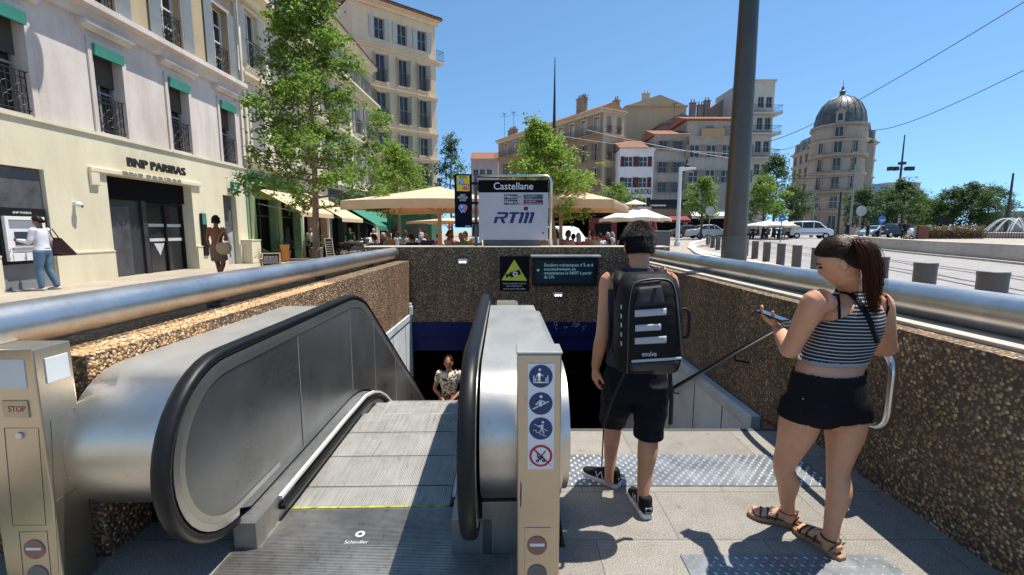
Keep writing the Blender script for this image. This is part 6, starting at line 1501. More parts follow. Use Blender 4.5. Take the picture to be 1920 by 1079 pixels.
    if hairk in ('curly', 'bun'):
        rnd = random.Random(int(H*1000))
        for i in range(60 if hairk == 'curly' else 0):
            b.ball(headpt(hc, rnd.uniform(-1.9, 1.9), rnd.uniform(-.4, 1.5), rx, fy, uz, s*1.03), .022*s, seg=8, ring=6)
        if hairk == 'bun': b.ball(hc-fy*.11-uz*.03, .04, seg=12, ring=8)
    if hairk == 'long': loft(b, [(hc-fy*.07-uz*.02, .075, .05), (hc-fy*.09-uz*.14, .08, .04), (hc-fy*.08-uz*.24, .06, .02)], rx, n=3)
    o = b.build('hair', HRO, th, smooth=True, fixn=False); o.color = (*hair, 1)
    if hairk != 'long': m_ = o.modifiers.new('s', 'SOLIDIFY'); m_.thickness = .006; m_.offset = 0
    return th, P_, body
# woman riding up the escalator
t = NT('leopard_print'); vo = t.n('ShaderNodeTexVoronoi'); vo.inputs['Scale'].default_value = 26; vv = t.n('ShaderNodeMix', data_type='VECTOR')
dn = t.n('ShaderNodeTexNoise'); dn.inputs['Scale'].default_value = 12; t.l(t.vec(), dn.inputs['Vector']); vv.inputs[0].default_value = .12; t.l(t.vec(), vv.inputs[4]); t.l(dn.outputs['Color'], vv.inputs[5]); t.l(vv.outputs[1], vo.inputs['Vector'])
t.col(t.ramp(vo.outputs['Distance'], [(.0, (.3, .14, .06, 1)), (.16, (.3, .14, .06, 1)), (.2, (.02, .014, .01, 1)), (.42, (.02, .014, .01, 1)), (.46, (.66, .58, .46, 1)), (1, (.66, .58, .46, 1))])); t.set(Roughness=.8); LEO = t.m
p = at(842, 700, 7.4); zf = -2.06
th, P_, body = figure('woman in a brown and cream leopard print blouse riding up the escalator', (p.x, 7.4, zf), R(180), 1.62, J=dict(eL=(-.26, -.02, 1.1), eR=(.26, -.02, 1.1), wL=(-.06, .2, .96), wR=(.07, .2, .95)), skinc=(.36, .17, .1), hair=(.03, .012, .01), sleeve='short', legs=(.25, .11, .03), fem=True, vox=.011, shirtm=LEO, hairk='short', headdir=(0, 1, 0))
hc = P_['hd']
b = MB()
for s_ in (-1, 1): b.ball(hc+V((s_*.03, .083, .003)), .011, .006, .006, 10, 6)
b.build('eyes', M('eye_dark', (.02, .012, .01, 1), .3), th, smooth=True)
b = MB()
for s_ in (-1, 1): b.tube([hc+V((s_*.015, .092, .02)), hc+V((s_*.033, .09, .026)), hc+V((s_*.05, .078, .02))], .0035, 6)
b.build('eyebrows', M('brow_brown', (.03, .015, .01, 1), .7), th)
b = MB(); b.ball(hc+V((0, .09, -.058)), .024, .007, .007, 12, 6); b.build('lips', M('lips', (.3, .07, .06, 1), .5), th, smooth=True)
# person at the cash machine
figure('person in a loose white shirt and jeans using the cash machine', (-10.85, 10.5, gz(-10.5, 10.6)), R(100), 1.7, J=dict(eL=(-.24, .06, 1.12), wL=(-.16, .34, 1.16), eR=(.24, .0, 1.12), wR=(.2, .3, 1.1), kL=(-.12, .03, .49), aL=(-.14, -.0, .08), kR=(.08, -.02, .49), aR=(.1, -.14, .08)), shirt=(.62, .62, .68), legs=(.09, .16, .24), skinc=(.2, .1, .06), hair=(.012, .006, .005), sleeve='long', vox=.014, hairk='bun', headdir=(0, 1, -.25), shoe_c=(.5, .5, .5))
bg_ = thing('handbag', 'dark brown handbag on the shoulder of the person in the white shirt', 'bag', (-10.72, 10.81, gz(-10.5, 10.6)+.86)); bagm = fabric('bag_brown', (.035, .018, .02), .6)
b = MB(); b.add([V(v) for v in ((-.06, -.12, .0), (.12, .26, -.04), (.14, .22, -.07), (-.1, -.14, -.08), (-.05, -.1, .36), (.02, .02, .34), (0, 0, .34), (-.07, -.1, .34))], [(0, 1, 5, 4), (1, 2, 6, 5), (2, 3, 7, 6), (3, 0, 4, 7), (0, 3, 2, 1), (4, 5, 6, 7)]); b.build('bag_body', bagm, bg_, bevel=.02); b = MB(); b.tube([(-.05, -.1, .3), (-.08, -.14, .5), (-.04, -.12, .56), (.0, 0, .3)], .012, 6); b.build('bag_strap', bagm, bg_, smooth=True)
# woman walking with straw bag
zz = gz(-8.0, 12.1); pw = at(405, 430, 12.0)
figure('bare-backed woman in a taupe skirt walking past the bank door', (pw.x, 12.0, zz), R(8), 1.74, 'walk', J=dict(eL=(-.22, -.02, 1.13), wL=(-.24, .1, .95), eR=(.25, -.04, 1.12), wR=(.16, .12, 1.12)), legs=(.16, .11, .08), skinc=(.2, .075, .042), hair=(.012, .007, .006), top=False, bottom='skirt', fem=True, vox=.014, hairk='curly')
sb = thing('straw_bag', 'straw shoulder bag carried by the bare-backed woman in the taupe skirt', 'bag', (pw.x+.24, 11.88, zz+.95)); b = MB(); b.ball((0, 0, -.02), .2, .11, .19, 20, 12); b.v = [(x, y, min(z, .12)) for x, y, z in b.v]; b.build('bag_body', fabric('straw', (.36, .27, .16), .8, vs=30), sb, smooth=50); b = MB(); b.tube([(-.16, 0, .1), (-.12, .05, .3), (0, .08, .45), (.1, .05, .28), (.16, 0, .1)], .012, 6); b.build('bag_strap', MATS['straw'], sb, smooth=True)
b = MB(); b.tube([(-.24, 0, 1.13), (-.1, -.12, 1.14)], .03, 8) ; 
# standing people further off
def pst(px, Y, lab, rz, **k): p = at(px, 440, Y); return figure(lab, (p.x, Y, gz(p.x, Y)), R(rz), **k)
pst(583, 25, 'woman in a white top and dark shorts standing beside the trunk of the big tree', 200, H=1.66, shirt=(.6, .6, .62), legs=(.05, .06, .09), bottom='shorts', fem=True, hair=(.05, .015, .01), hairk='long')
pst(656, 27, 'waiter in a dark green polo shirt and pale shorts by the parked motorcycles', 190, H=1.76, shirt=(.01, .05, .03), legs=(.45, .42, .36), bottom='shorts', pose='walk')
pst(701, 29, 'person in a white shirt and pale hat with a yellow bag walking by the cafe', 160, H=1.72, shirt=(.62, .6, .56), legs=(.35, .24, .16), bottom='shorts', hair=(.6, .57, .5), pose='walk')
pst(727, 30, 'person in a white shirt standing under the green canvas awning', 170, H=1.7, shirt=(.6, .6, .6), legs=(.02, .02, .03), pose='stand')
pst(790, 26, 'waiter in a white shirt bending over a table under the large parasol', 120, H=1.7, shirt=(.65, .65, .65), legs=(.01, .01, .01), sleeve='short')
# ================================================================== CAFE
def chair_m():
    th = thing('cafe_chair', 'dark woven cafe chair under the parasols', 'chair', (0, 0, -50), 0, 'cafe chairs on the terrace')
    m_ = M('rattan_dark', (.08, .045, .03, 1), .6, bump=.4, bs=60)
    b = MB(); b.box(-.21, .21, -.2, .22, .43, .46); b.build('seat', m_, th, bevel=.01)
    b = MB(); b.prism([(-.2, .46), (-.27, .88), (-.24, .88), (-.17, .46)], 'x', -.2, .2); b.build('backrest', m_, th, bevel=.01)
    for x in (-.19, .19):
        for y, y2 in ((.19, .21), (-.18, -.24)): b = MB(); b.bar((x, y, .44), (x, y2, 0), .025); b.build('leg', IRON, th)
    return th
def table_m():
    th = thing('cafe_table', 'small square white cafe table under the parasols', 'table', (0, 0, -50), 0, 'cafe tables on the terrace')
    b = MB(); b.box(-.35, .35, -.35, .35, .72, .75); b.build('tabletop', M('table_pale', (.5, .45, .38, 1), .5), th, bevel=.005)
    b = MB(); b.cyl((0, 0, .04), (0, 0, .72), .03); b.cyl((0, 0, 0), (0, 0, .04), .22, .2, 20); b.build('pedestal', IRON, th)
    b = MB()
    for x, y in ((-.15, .1), (.12, -.1)): b.cyl((x, y, .751), (x, y, .87), .03, .035, 10)
    b.build('glasses', M('drink_glass', (.3, .16, .06, 1), .1), th); return th
CH, TB = chair_m(), table_m()
rnd = random.Random(21)
cols_ = [((.5, .05, .06), 'red'), ((.55, .55, .58), 'white'), ((.02, .025, .03), 'black'), ((.04, .09, .35), 'blue'), ((.4, .3, .18), 'tan'), ((.3, .32, .33), 'grey'), ((.1, .2, .14), 'green'), ((.5, .26, .22), 'salmon'), ((.05, .06, .12), 'navy'), ((.55, .45, .1), 'yellow')]
protos = []
for i, (fm, hk, ln) in enumerate(((False, 'short', .12), (True, 'long', .05), (False, 'short', .25), (True, 'bun', .1))):
    th, P_, _ = figure('seated customer', (0, 0, -60), 0, 1.62+.05*i, 'sit', fem=fm, hairk=hk, lean=ln, vox=.02, group='customers seated on the cafe terrace'); protos.append(th)
seats = [(706, 13.5, 'blue'), (722, 16, 'black'), (737, 14.8, 'tan'), (760, 17.5, 'grey'), (775, 14.5, 'black'), (789, 19, 'white'), (806, 15.2, 'navy'), (838, 14.2, 'tan'), (850, 17, 'red'), (866, 14, 'green'), (880, 16, 'yellow'), (893, 19, 'white'), (955, 13.6, 'red'), (985, 14.8, 'salmon'), (1012, 13.8, 'tan'), (1062, 14.0, 'salmon'), (1074, 15.5, 'navy'), (1085, 14.4, 'red'), (1100, 18, 'grey'), (1112, 15.0, 'tan'), (1128, 17, 'white'), (1142, 20, 'black'), (1108, 21, 'red'), (748, 20.5, 'white'), (818, 21, 'red'), (1150, 23, 'white'), (1217, 24, 'red'), (1230, 25, 'grey')]
skc = [(.42, .23, .15), (.3, .15, .09), (.5, .3, .21), (.22, .1, .06)]; hcx = [(.015, .01, .008), (.06, .03, .015), (.2, .13, .07), (.3, .3, .3)]
def whereabouts(px): return 'under the left parasol' if px < 890 else ('behind the station sign' if px < 1030 else ('by the off-white parasol' if px < 1160 else 'near the red awning'))
lastc = None
for i, (px, Y, cn) in enumerate(seats):
    p = at(px, 450, Y); rz = rnd.uniform(0, 6.28); src = protos[i % 4]; z = gz(p.x, Y)
    o = copy_tree(src); o.location = (p.x, Y, z); o.rotation_euler = (0, 0, rz)
    col = dict((n, c) for c, n in cols_)[cn]; lng = {0: 'short hair', 1: 'long hair', 2: 'short hair leaning forward', 3: 'tied hair'}[i % 4]; ic = i % 4
    o['label'] = '%s-topped customer with %s, %s row %s' % (cn, lng, 'front' if Y < 15 else 'middle' if Y < 18.5 else 'back', whereabouts(px))
    for ch in o.children:
        n_ = ch.name.split('.')[0]
        ch.color = (*col, 1) if n_ == 'shirt' else (*skc[i % 4], 1) if n_ == 'body' else (*hcx[(i*7) % 4], 1) if n_ == 'hair' else (*rnd.choice([(.03, .04, .08), (.01, .01, .01), (.25, .2, .14)]), 1)
    c = copy_tree(CH); c.location = (p.x, Y, z); c.rotation_euler = (0, 0, rz)
    who = '%s-topped %s row customer %s' % (cn, 'front' if Y < 15 else 'middle' if Y < 18.5 else 'back', whereabouts(px)); c['label'] = 'dark woven chair of the '+who
    if i % 2 == 0:
        t_ = copy_tree(TB); t_['label'] = 'small square table beside the '+who; t_.location = (p.x-math.sin(rz)*.66, Y+math.cos(rz)*.66, z)
for o in [CH, TB]+protos:
    for ch in list(o.children):
        for g_ in list(ch.children): bpy.data.objects.remove(g_)
        bpy.data.objects.remove(ch)
    bpy.data.objects.remove(o)
WOODP = M('parasol_wood', (.45, .3, .17, 1), .6, var=.15)
def parasol(lab, X, Y, zt, ze, rad, n, rot, mat, z0, val=.22, vent=False, pr=.055, kind='parasol'):
    th = thing('parasol', lab, 'parasol', (X, Y, z0)); zt -= z0; ze -= z0
    b = MB(); ang = [rot+2*math.pi*i/n for i in range(n)]; m = 8; top = .35 if vent else .0; vs = []; ns = 6
    rings = []
    for j in range(m+1):
        s = top/rad+(1-top/rad)*j/m; r_ = []
        for i in range(n):
            a0, a1 = ang[i], ang[(i+1) % n]+(2*math.pi if i == n-1 else 0)
            for k_ in range(ns):
                t_ = k_/ns; P0 = V((math.cos(a0), math.sin(a0))); P1 = V((math.cos(a1), math.sin(a1))); q = P0.lerp(P1, t_)*rad*s
                q *= 1-.05*s*math.sin(math.pi*t_)
                z = zt-(zt-ze)*(s**.9)-.05*math.sin(math.pi*t_)*s*(1-s)*2+.05*math.sin(math.pi*t_)*(s**3); r_.append(V((q.x, q.y, z)))
        rings.append(r_)
    rings.append([V((p.x*1.005, p.y*1.005, p.z-val)) for p in rings[-1]])
    N = n*ns
    for r_ in rings: vs += r_
    b.add(vs, [(j*N+i, j*N+(i+1) % N, (j+1)*N+(i+1) % N, (j+1)*N+i) for j in range(len(rings)-1) for i in range(N)])
    if not vent: b.add([V((0, 0, zt))]+rings[0], [(0, i+1, (i+1) % N+1) for i in range(N)])
    o = b.build('canopy', mat, th, smooth=28, fixn=False); o.modifiers.new('s', 'SOLIDIFY').thickness = .006
    if vent:
        b = MB(); r2 = top*1.5; b.add([V((0, 0, zt+.22))]+[V((r2*math.cos(a), r2*math.sin(a), zt+.02)) for a in ang], [(0, i+1, (i+1) % n+1) for i in range(n)]); v_ = b.build('vent_cap', mat, th); v_.modifiers.new('s', 'SOLIDIFY').thickness = .01
    b = MB()
    for a in ang: b.bar((0, 0, zt-.1), (rad*.97*math.cos(a), rad*.97*math.sin(a), ze-.03), .03); b.bar((0, 0, ze-.25), (rad*.5*math.cos(a), rad*.5*math.sin(a), (zt+ze)/2-.06), .025)
    b.build('ribs', WOODP, th)
    b = MB(); b.box(-pr, pr, -pr, pr, 0, zt-.05); b.box(-pr*1.7, pr*1.7, -pr*1.7, pr*1.7, ze-.32, ze-.18); b.build('pole', WOODP, th, bevel=.01)
    b = MB(); b.box(-.4, .4, -.4, .4, 0, .12); b.build('base', FRG, th, bevel=.02); return th
def pz(px, py, Y): return at(px, py, Y).z
parasol('large cream parasol with a square wooden post, left of the station sign', at(824, 400, 14).x, 14, pz(822, 350, 14), pz(800, 384, 14), 2.95, 4, R(38), CREAM, .27, .24)
parasol('large cream parasol right of the station sign behind the tree trunk', at(1052, 400, 15).x, 15, pz(1052, 348, 15), pz(1100, 384, 15), 2.75, 4, R(25), CREAM, .27, .24)
parasol('off-white octagonal parasol with a vent cap beside the man\'s head', at(1190, 400, 21).x, 21, pz(1190, 384, 21), pz(1190, 411, 21), 1.62, 8, R(22), OFFW, .3, .14, True, .04)
parasol('small cream parasol under and behind the left large parasol', at(842, 400, 24).x, 24, pz(842, 409, 24), pz(842, 417, 24), 2.3, 4, R(30), CREAM, .15, .12)
parasol('cream parasol half hidden behind the station sign', at(940, 400, 23).x, 23, pz(940, 400, 23), pz(940, 415, 23), 2.6, 4, R(40), CREAM, .15, .14)
parasol('white parasol with diners beneath it, left of the white van', at(1440, 400, 45).x, 45, pz(1440, 414, 45), pz(1440, 424, 45), 2.7, 8, R(10), OFFW, .75, .14)
parasol('smaller white parasol tip just beside the blue road sign', at(1474, 400, 48).x, 48, pz(1474, 413, 48), pz(1474, 426, 48), 1.4, 8, R(10), OFFW, .78, .14)
parasol('pale parasol between the lamp column and the trees across the square', at(1400, 400, 52).x, 52, pz(1400, 408, 52), pz(1400, 420, 52), 1.8, 4, R(30), OFFW, .79, .14)
# cafe kiosk and dark red front behind the customers
kk = thing('cafe_kiosk', 'green walled cafe kiosk behind the parasols on the left', 'kiosk', (-6, 33, .05))
b = MB(); b.box(-3, .2, 0, 3, 0, 2.75); b.box(-3.2, .4, -.3, 3.2, 2.751, 2.9); b.build('kiosk_wall', M('kiosk_green', (.01, .1, .06, 1), .5), kk, bevel=.01); b = MB()
for x in (-2.7, -1.6, -.8): b.box(x, x+.65, -.03, -.005, .5, 2.2)
b.build('kiosk_window', GLS, kk)
kk = thing('cafe_pavilion', 'dark cafe pavilion with red panels behind the right parasol', 'kiosk', (4.2, 31, .3))
b = MB(); b.box(-1.6, 5.2, 0, 4, 2.3, 2.6); b.box(-1.6, -1.4, 0, 4, 0, 2.3); b.box(5, 5.2, 0, 4, 0, 2.3); b.box(-1.4, 5, 3.8, 4, 0, 2.3); b.build('pavilion_frame', DARK, kk); b = MB(); b.box(1.0, 2.9, -.05, .0, 0, 2.2); b.box(3.6, 4.2, -.05, 0, 0, 2.2); b.build('red_panel', M('panel_red', (.12, .01, .012, 1), .6), kk); b = MB(); b.box(1.4, 2.5, -.08, -.055, 1.0, 1.8); b.build('menu_board', DARK, kk)
for (px, Y, c) in ((1214, 27, 0), (1226, 27.4, 1)):
    p = at(px, 425, Y); th = thing('parasol_closed', 'rolled red parasol behind the backpack man, %s one' % ('left' if c == 0 else 'right'), 'parasol', (p.x, Y, gz(p.x, Y))); b = MB(); b.lathe([(.05, .6), (.22, .8), (.2, 1.5), (.08, 2.1), (.02, 2.2)], 12); b.build('canvas', REDA, th, smooth=True); b = MB(); b.cyl((0, 0, 0), (0, 0, 2.25), .03); b.build('pole', FRG, th)
# ================================================================== STATION SIGN
YS = 9.35; a = at(897, 338, YS); c = at(1027, 450, YS); zt2 = 1.335
SG = thing('station_sign', 'white metro station sign reading Castellane on the end wall', 'sign', ((a.x+c.x)/2, YS, zt2)); zb_ = at(960, 361, YS).z
b = MB(); b.box(a.x, c.x, YS, YS+.12, c.z, zb_-.002); b.build('white_panel', M('sign_panel_white', (.5, .48, .5, 1), .35, var=.05, vs=2), SG, world=True, bevel=.004)
b = MB(); b.box(a.x, c.x, YS-.004, YS+.124, zb_, a.z); b.build('name_band', M('band_black', (.006, .006, .007, 1), .6, spec=.06), SG, world=True, bevel=.003)
mx_ = (a.x+c.x)/2; text('lettering', 'Castellane', .2, WH2, SG, (mx_, YS-.006, (zb_+a.z)/2-.005), (1, 0, 0), (0, 0, 1), .004, .001, maxw=at(998, 350, YS).x-at(924, 350, YS).x)
b = MB(); xr_ = at(1033, 400, YS).x; zt3 = at(980, 330, YS).z
b.tube(roundpath([(a.x-.02, YS+.06, zt3), (xr_, YS+.06, zt3), (xr_, YS+.06, zt2)], .14), .032, 12); b.build('tube_frame', m_steel('sign_tube', (.6, .6, .58, 1), .3, (4, 4, 4)), SG, world=True, smooth=True)
b = MB(); b.box(at(906, 455, YS).x, at(1012, 455, YS).x, YS+.01, YS+.11, zt2, c.z+.001); b.box(a.x-.09, a.x-.03, YS+.03, YS+.09, zt2, zt3); b.build('base', GREYP, SG, world=True)
NV = M('logo_navy', (.012, .012, .12, 1), .4); u0, v0 = at(925, 419, YS), at(999, 398, YS)
def lg(x, z): return (u0.x+(v0.x-u0.x)*x+.04*(z-.5)*0, u0.z+(v0.z-u0.z)*z)
def sh(pts): return [(p[0]+.09*p[1], p[1]) for p in pts]
b = MB()
for poly in ([(0, 0), (.08, 0), (.08, .42), (.2, .42), (.2, .58), (.0, .58)], [(.02, .8), (.02, 1), (.26, 1), (.31, .9), (.31, .55), (.26, .42), (.2, .42), (.2, .58), (.23, .62), (.23, .8)], [(.14, .42), (.22, .42), (.31, 0), (.22, 0)],
             [(.33, .82), (.33, 1), (.58, 1), (.58, .82)], [(.41, 0), (.5, 0), (.5, .82), (.41, .82)])+tuple([(x, 0), (x+.085, 0), (x+.085, .88), (x+.05, 1), (x-.025, 1), (x-.025, .82), (x, .8)] for x in (.625, .755, .885)):
    b.prism([lg(*p) for p in sh(poly)], 'y', YS-.004, YS-.0005)
b.build('rtm_logo', NV, SG, world=True)
def srect(x0, y0, x1, y1, mat, nm, y=YS, d=.003): p, q = at(x0, y0, YS), at(x1, y1, YS); bb = MB(); bb.box(p.x, q.x, y-d, y-.0004, q.z, p.z); return bb.build(nm, mat, SG, world=True)
srect(945, 365, 970, 374, M('label_dark', (.03, .03, .035, 1), .5), 'line_label'); srect(970, 365, 982, 374, M('label_pale_blue', (.4, .5, .55, 1), .5), 'line_label'); srect(982, 365, 1018, 374, M('label_grey', (.06, .065, .07, 1), .5), 'line_label')
srect(945, 375, 970, 384, MATS['label_dark'], 'line_label'); srect(970, 375, 982, 384, M('label_pink', (.5, .2, .25, 1), .5), 'line_label'); srect(982, 375, 1018, 384, M('label_maroon', (.1, .02, .035, 1), .5), 'line_label'); srect(982, 388, 990, 395, M('sticker_plum', (.06, .015, .05, 1), .5), 'small_sticker')
for s_, x, y, w_, m_ in (('Métro', 957.5, 369.5, .24, WH2), ('Métro', 957.5, 379.5, .24, WH2), ('M1', 976, 369.5, .1, M('lt_blue', (.2, .35, .5, 1), .5)), ('M2', 976, 379.5, .1, WH2), ('La Fourragère', 996, 367.8, .22, WTXT), ('La Rose', 992, 371.6, .12, WTXT), ('Bougainville', 995, 377.6, .2, WTXT), ('Sainte-Marguerite Dromel', 1000, 381.8, .34, WTXT)):
    q = at(x, y, YS); text('lettering', s_, .09 if w_ in (.24, .1) else .035, m_, SG, (q.x, YS-.0035, q.z), (1, 0, 0), (0, 0, 1), .008, .0004, maxw=w_)
q = at(1018, 437, YS); b = MB(); b.disc((q.x, YS-.0005, q.z), .018, (0, -1, 0), 12, .002); b.build('panel_lock', BLACK, SG, world=True)
# side totem
a = at(852, 327, YS); c = at(885, 427, YS); S2 = thing('line_totem', 'narrow dark blue panel with a yellow M1 M2 badge left of the station sign', 'sign', ((a.x+c.x)/2, YS, c.z))
b = MB(); b.box(a.x, c.x, YS-.03, YS+.08, c.z, a.z); b.build('panel', M('totem_navy', (.005, .008, .022, 1), .6, spec=.06), S2, world=True, bevel=.004)
b = MB()
for y in (344, 381, 419): q = at(890, y, YS); b.box(c.x, at(897, 350, YS).x, YS+.0, YS+.05, q.z-.025, q.z+.025)
b.build('mounting_arm', BLACK, S2, world=True); SG_ = S2
def trect(x0, y0, x1, y1, mat, nm, d=.003, bev=0): p, q = at(x0, y0, YS), at(x1, y1, YS); bb = MB(); bb.box(p.x, q.x, YS-.03-d, YS-.0304, q.z, p.z); return bb.build(nm, mat, S2, world=True, bevel=bev)
trect(856.5, 330, 881, 359, M('badge_yellow', (.75, .55, .02, 1), .5), 'yellow_badge', .004, .0015); trect(859, 336.5, 869.5, 347, M('badge_blue', (.06, .35, .6, 1), .5), 'line_badge', .006); trect(867.5, 345.5, 879.5, 356, M('badge_red', (.55, .03, .04, 1), .5), 'line_badge', .007)
for s_, x, y, sz, w_, m_ in (('M1', 864.2, 341.8, .1, .09, WH2), ('M2', 873.5, 350.8, .1, .1, WH2), ('METROS', 868.5, 333.3, .05, .15, NV), ('INFOS', 868, 367, .06, .1, WH2), ('PRATIQUES', 868, 371.3, .06, .2, WH2), ('AU DOS', 868, 376, .06, .13, WH2), ('RTM', 877.5, 424.8, .05, .1, WH2)):
    q = at(x, y, YS); text('lettering', s_, sz, m_, S2, (q.x, YS-.03-.0085, q.z), (1, 0, 0), (0, 0, 1), .01, .0005, maxw=w_)
def pin(cx, cy, s, mat, nm, y_):
    q = at(cx, cy, YS); pts = [(q.x+s*.5*math.cos(g), q.z+s*.5*math.sin(g)) for g in [math.pi*(1.15-1.3*i/12) for i in range(13)]]+[(q.x, q.z-s*.95)]; b = MB(); b.prism(pts, 'y', YS-.03-y_, YS-.0305); b.build(nm, mat, S2, world=True)
pin(871, 389.5, .115, WH2, 'map_pin', .002); pin(871, 389.5, .1, M('pin_pink', (.6, .05, .15, 1), .5), 'map_pin', .004); pin(866, 389.5, .12, WH2, 'map_pin', .006); pin(866, 389.5, .1, M('pin_blue', (.05, .12, .5, 1), .5), 'map_pin', .008); pin(866, 388.5, .045, WH2, 'map_pin', .01)
# ================================================================== STREET FURNITURE
LPC = thing('lamp_column', 'thick tapering dark brown lamp column rising behind the right pipe beside the man', 'lamp post', (3.2, 6.55, .27))
b = MB(); b.lathe([(.24, 0), (.24, .06), (.168, .07), (.165, .4), (.145, 2.5), (.118, 5), (.1, 8), (.09, 10)], 32); b.build('column', m_steel('column_brown_grey', (.13, .11, .095, 1), .42, (6, 6, .5), sm=.1, dirt=.3), LPC, smooth=40)
b = MB(); b.lathe([(.172, .9), (.172, 1.3)], 32); b.build('maintenance_band', GREYP, LPC, smooth=40)
BOL = GREYP
bl = [(1867, 5.7), (1738, 7.3), (1651, 9.0), (1577, 11.4), (1532, 13.6), (1494, 16), (1464, 18), (1437, 20.3), (1415, 22.3), (1397, 24.8), (1345, 30), (1335, 32), (1326, 34.5)]
bm0 = None
for i, (px, Y) in enumerate(bl):
    p = at(px, 480, Y); z = gz(p.x, Y)
    if bm0 is None:
        th = thing('bollard', '', 'bollard', (p.x, Y, z), 0, 'grey bollards along the tramway'); b = MB(); b.lathe([(.15, 0), (.15, .8), (.155, .805), (.155, .86), (.148, .868)], 28); b.build('bollard_body', BOL, th, smooth=40); b = MB(); b.lathe([(.147, .869), (.135, .872), (.02, .874)], 28); b.build('bollard_cap', FRG, th, smooth=40); bm0 = th
    else: th = copy_tree(bm0); th.location = (p.x, Y, z)
    th['label'] = ['grey bollard nearest the camera at the right edge, just above the pipe', 'second nearest grey bollard, right of the woman\'s head', 'grey bollard immediately beside the woman\'s ponytail', 'grey bollard hidden mostly behind the woman\'s head', 'grey bollard partly behind the woman\'s face', 'first grey bollard left of the woman\'s face', 'second grey bollard left of the woman\'s face', 'third grey bollard left of the woman\'s face', 'grey bollard two places right of the lamp column', 'grey bollard touching the right side of the lamp column', 'far grey bollard left of the lamp column, right one of three', 'far grey bollard left of the lamp column, middle of three', 'far grey bollard left of the lamp column, left one of three'][i]
def low(path, name, lab, mat, wd, h, cat='kerb'):
    th = thing(name, lab, cat, (path[0][0], path[0][1], gz(*path[0][:2]))); b = MB(); P2 = [p for p, _, _ in catm([(V((x, y, 0)), 0, 0) for x, y in path], 5)]; vs = []
    for i, p in enumerate(P2):
        t_ = (P2[min(i+1, len(P2)-1)]-P2[max(0, i-1)]).normalized(); nn = V((-t_.y, t_.x, 0))*wd/2; z = gz(p.x, p.y)
        vs += [p+nn+V((0, 0, z-.1)), p+nn*.96+V((0, 0, z+h)), p-nn*.96+V((0, 0, z+h)), p-nn+V((0, 0, z-.1))]
    n = len(P2); b.add(vs, [(i*4+k_, i*4+(k_+1) % 4, i*4+4+(k_+1) % 4, i*4+4+k_) for i in range(n-1) for k_ in range(4)]+[(0, 1, 2, 3), (n*4-4, n*4-3, n*4-2, n*4-1)]); b.build('stone_blocks', mat, th, world=True, smooth=30); return th
WCON = m_granite('white_concrete', (.56, .5, .44, 1), (1.9, 3.0), .8, .2)
low([(19.5, 14), (20.6, 17), (22.6, 22), (24.3, 28), (24.8, 33)], 'concrete_wall', 'long low pale concrete wall across the tramway at the right', WCON, .5, .78, 'wall')
low([(19.0, 14), (20.1, 17), (22.1, 22), (23.8, 28), (24.3, 33)], 'kerb', 'pale kerb running along the foot of the concrete wall', KERB, .35, .1)
low([(7.8, 9), (8.8, 12.5), (9.6, 16), (10.4, 21), (11.3, 26), (12.3, 31), (13.6, 33.5), (15.4, 33.0)], 'kerb', 'pale curved kerb under the bollards beside the tramway', M('bright_kerb', (.6, .55, .48, 1), .7), .55, .1)
kp = [atz(1385, 495, .28), atz(1325, 482, .3), atz(1300, 470, .33), atz(1300, 462, .4), atz(1330, 456, .5)]
low([(p.x, p.y) for p in kp], 'kerb', 'rounded pale kerb end beside the lamp column', MATS['bright_kerb'], .4, .12)
def pole(lab, px, Y, ptop, r0, r1, mat, name='mast', cat='mast', z0=None, arm=None):
    p = at(px, 430, Y); z = gz(p.x, Y); q = at(px, ptop, Y); th = thing(name, lab, cat, (p.x, Y, z)); h = q.z-z; b = MB(); b.lathe([(r0*1.5, 0), (r0*1.5, .3), (r0, .32), (r1, h)], 14); b.build('shaft', mat, th, smooth=40); return th, h
th, h = pole('very tall dark tapering needle mast rising behind the tree over the sign', 1037, 42, 108, .34, .03, M('needle_dark', (.04, .03, .03, 1), .5, .5), 'needle_mast')
th, h = pole('tall dark mast with floodlights above the trees on the right', 1678, 75, 253, .28, .08, M('mast_dark', (.06, .055, .055, 1), .5, .4), 'floodlight_mast')
b = MB(); zf_ = at(1686, 316, 75).z-.8
b.bar((-1.9, 0, zf_-.3), (1.9, 0, zf_+.1), .1)
for x in (-1.8, -.9, 1.0, 1.6): b.box(x-.3, x+.3, -.35, .3, zf_-.35, zf_+.25)
b.box(-.4, .5, -.3, .3, zf_+.6, zf_+1.0); b.build('floodlight_bar', IRON, th)
pole('dark leaning-looking mast at the far right edge above the fountain', 1886, 60, 325, .22, .1, MATS['mast_dark'], 'mast')
pole('thin second mast at the far right edge', 1921, 66, 372, .12, .08, FRG, 'mast')
th, h = pole('white lamp post with a short right arm in front of the grey house', 1271, 34, 319, .15, .12, WHITE, 'lamp_post', 'lamp post')
b = MB(); b.prism([(-.1, h-.1), (1.1, h+.05), (1.1, h+.15), (-.1, h+.2)], 'y', -.12, .12); b.build('lamp_arm', WHITE, th, bevel=.02); b = MB(); b.box(.45, .95, -.1, .1, h-.16, h-.03); b.build('lamp_head', FRG, th)
b = MB(); b.ball((.5, 0, h+.3), .18, .1, .12, 10, 6); b.tube([(.3, 0, h+.25), (.45, -.1, h+.7)], .05, 6)
b.build('wall_spotlight', IRON, th)
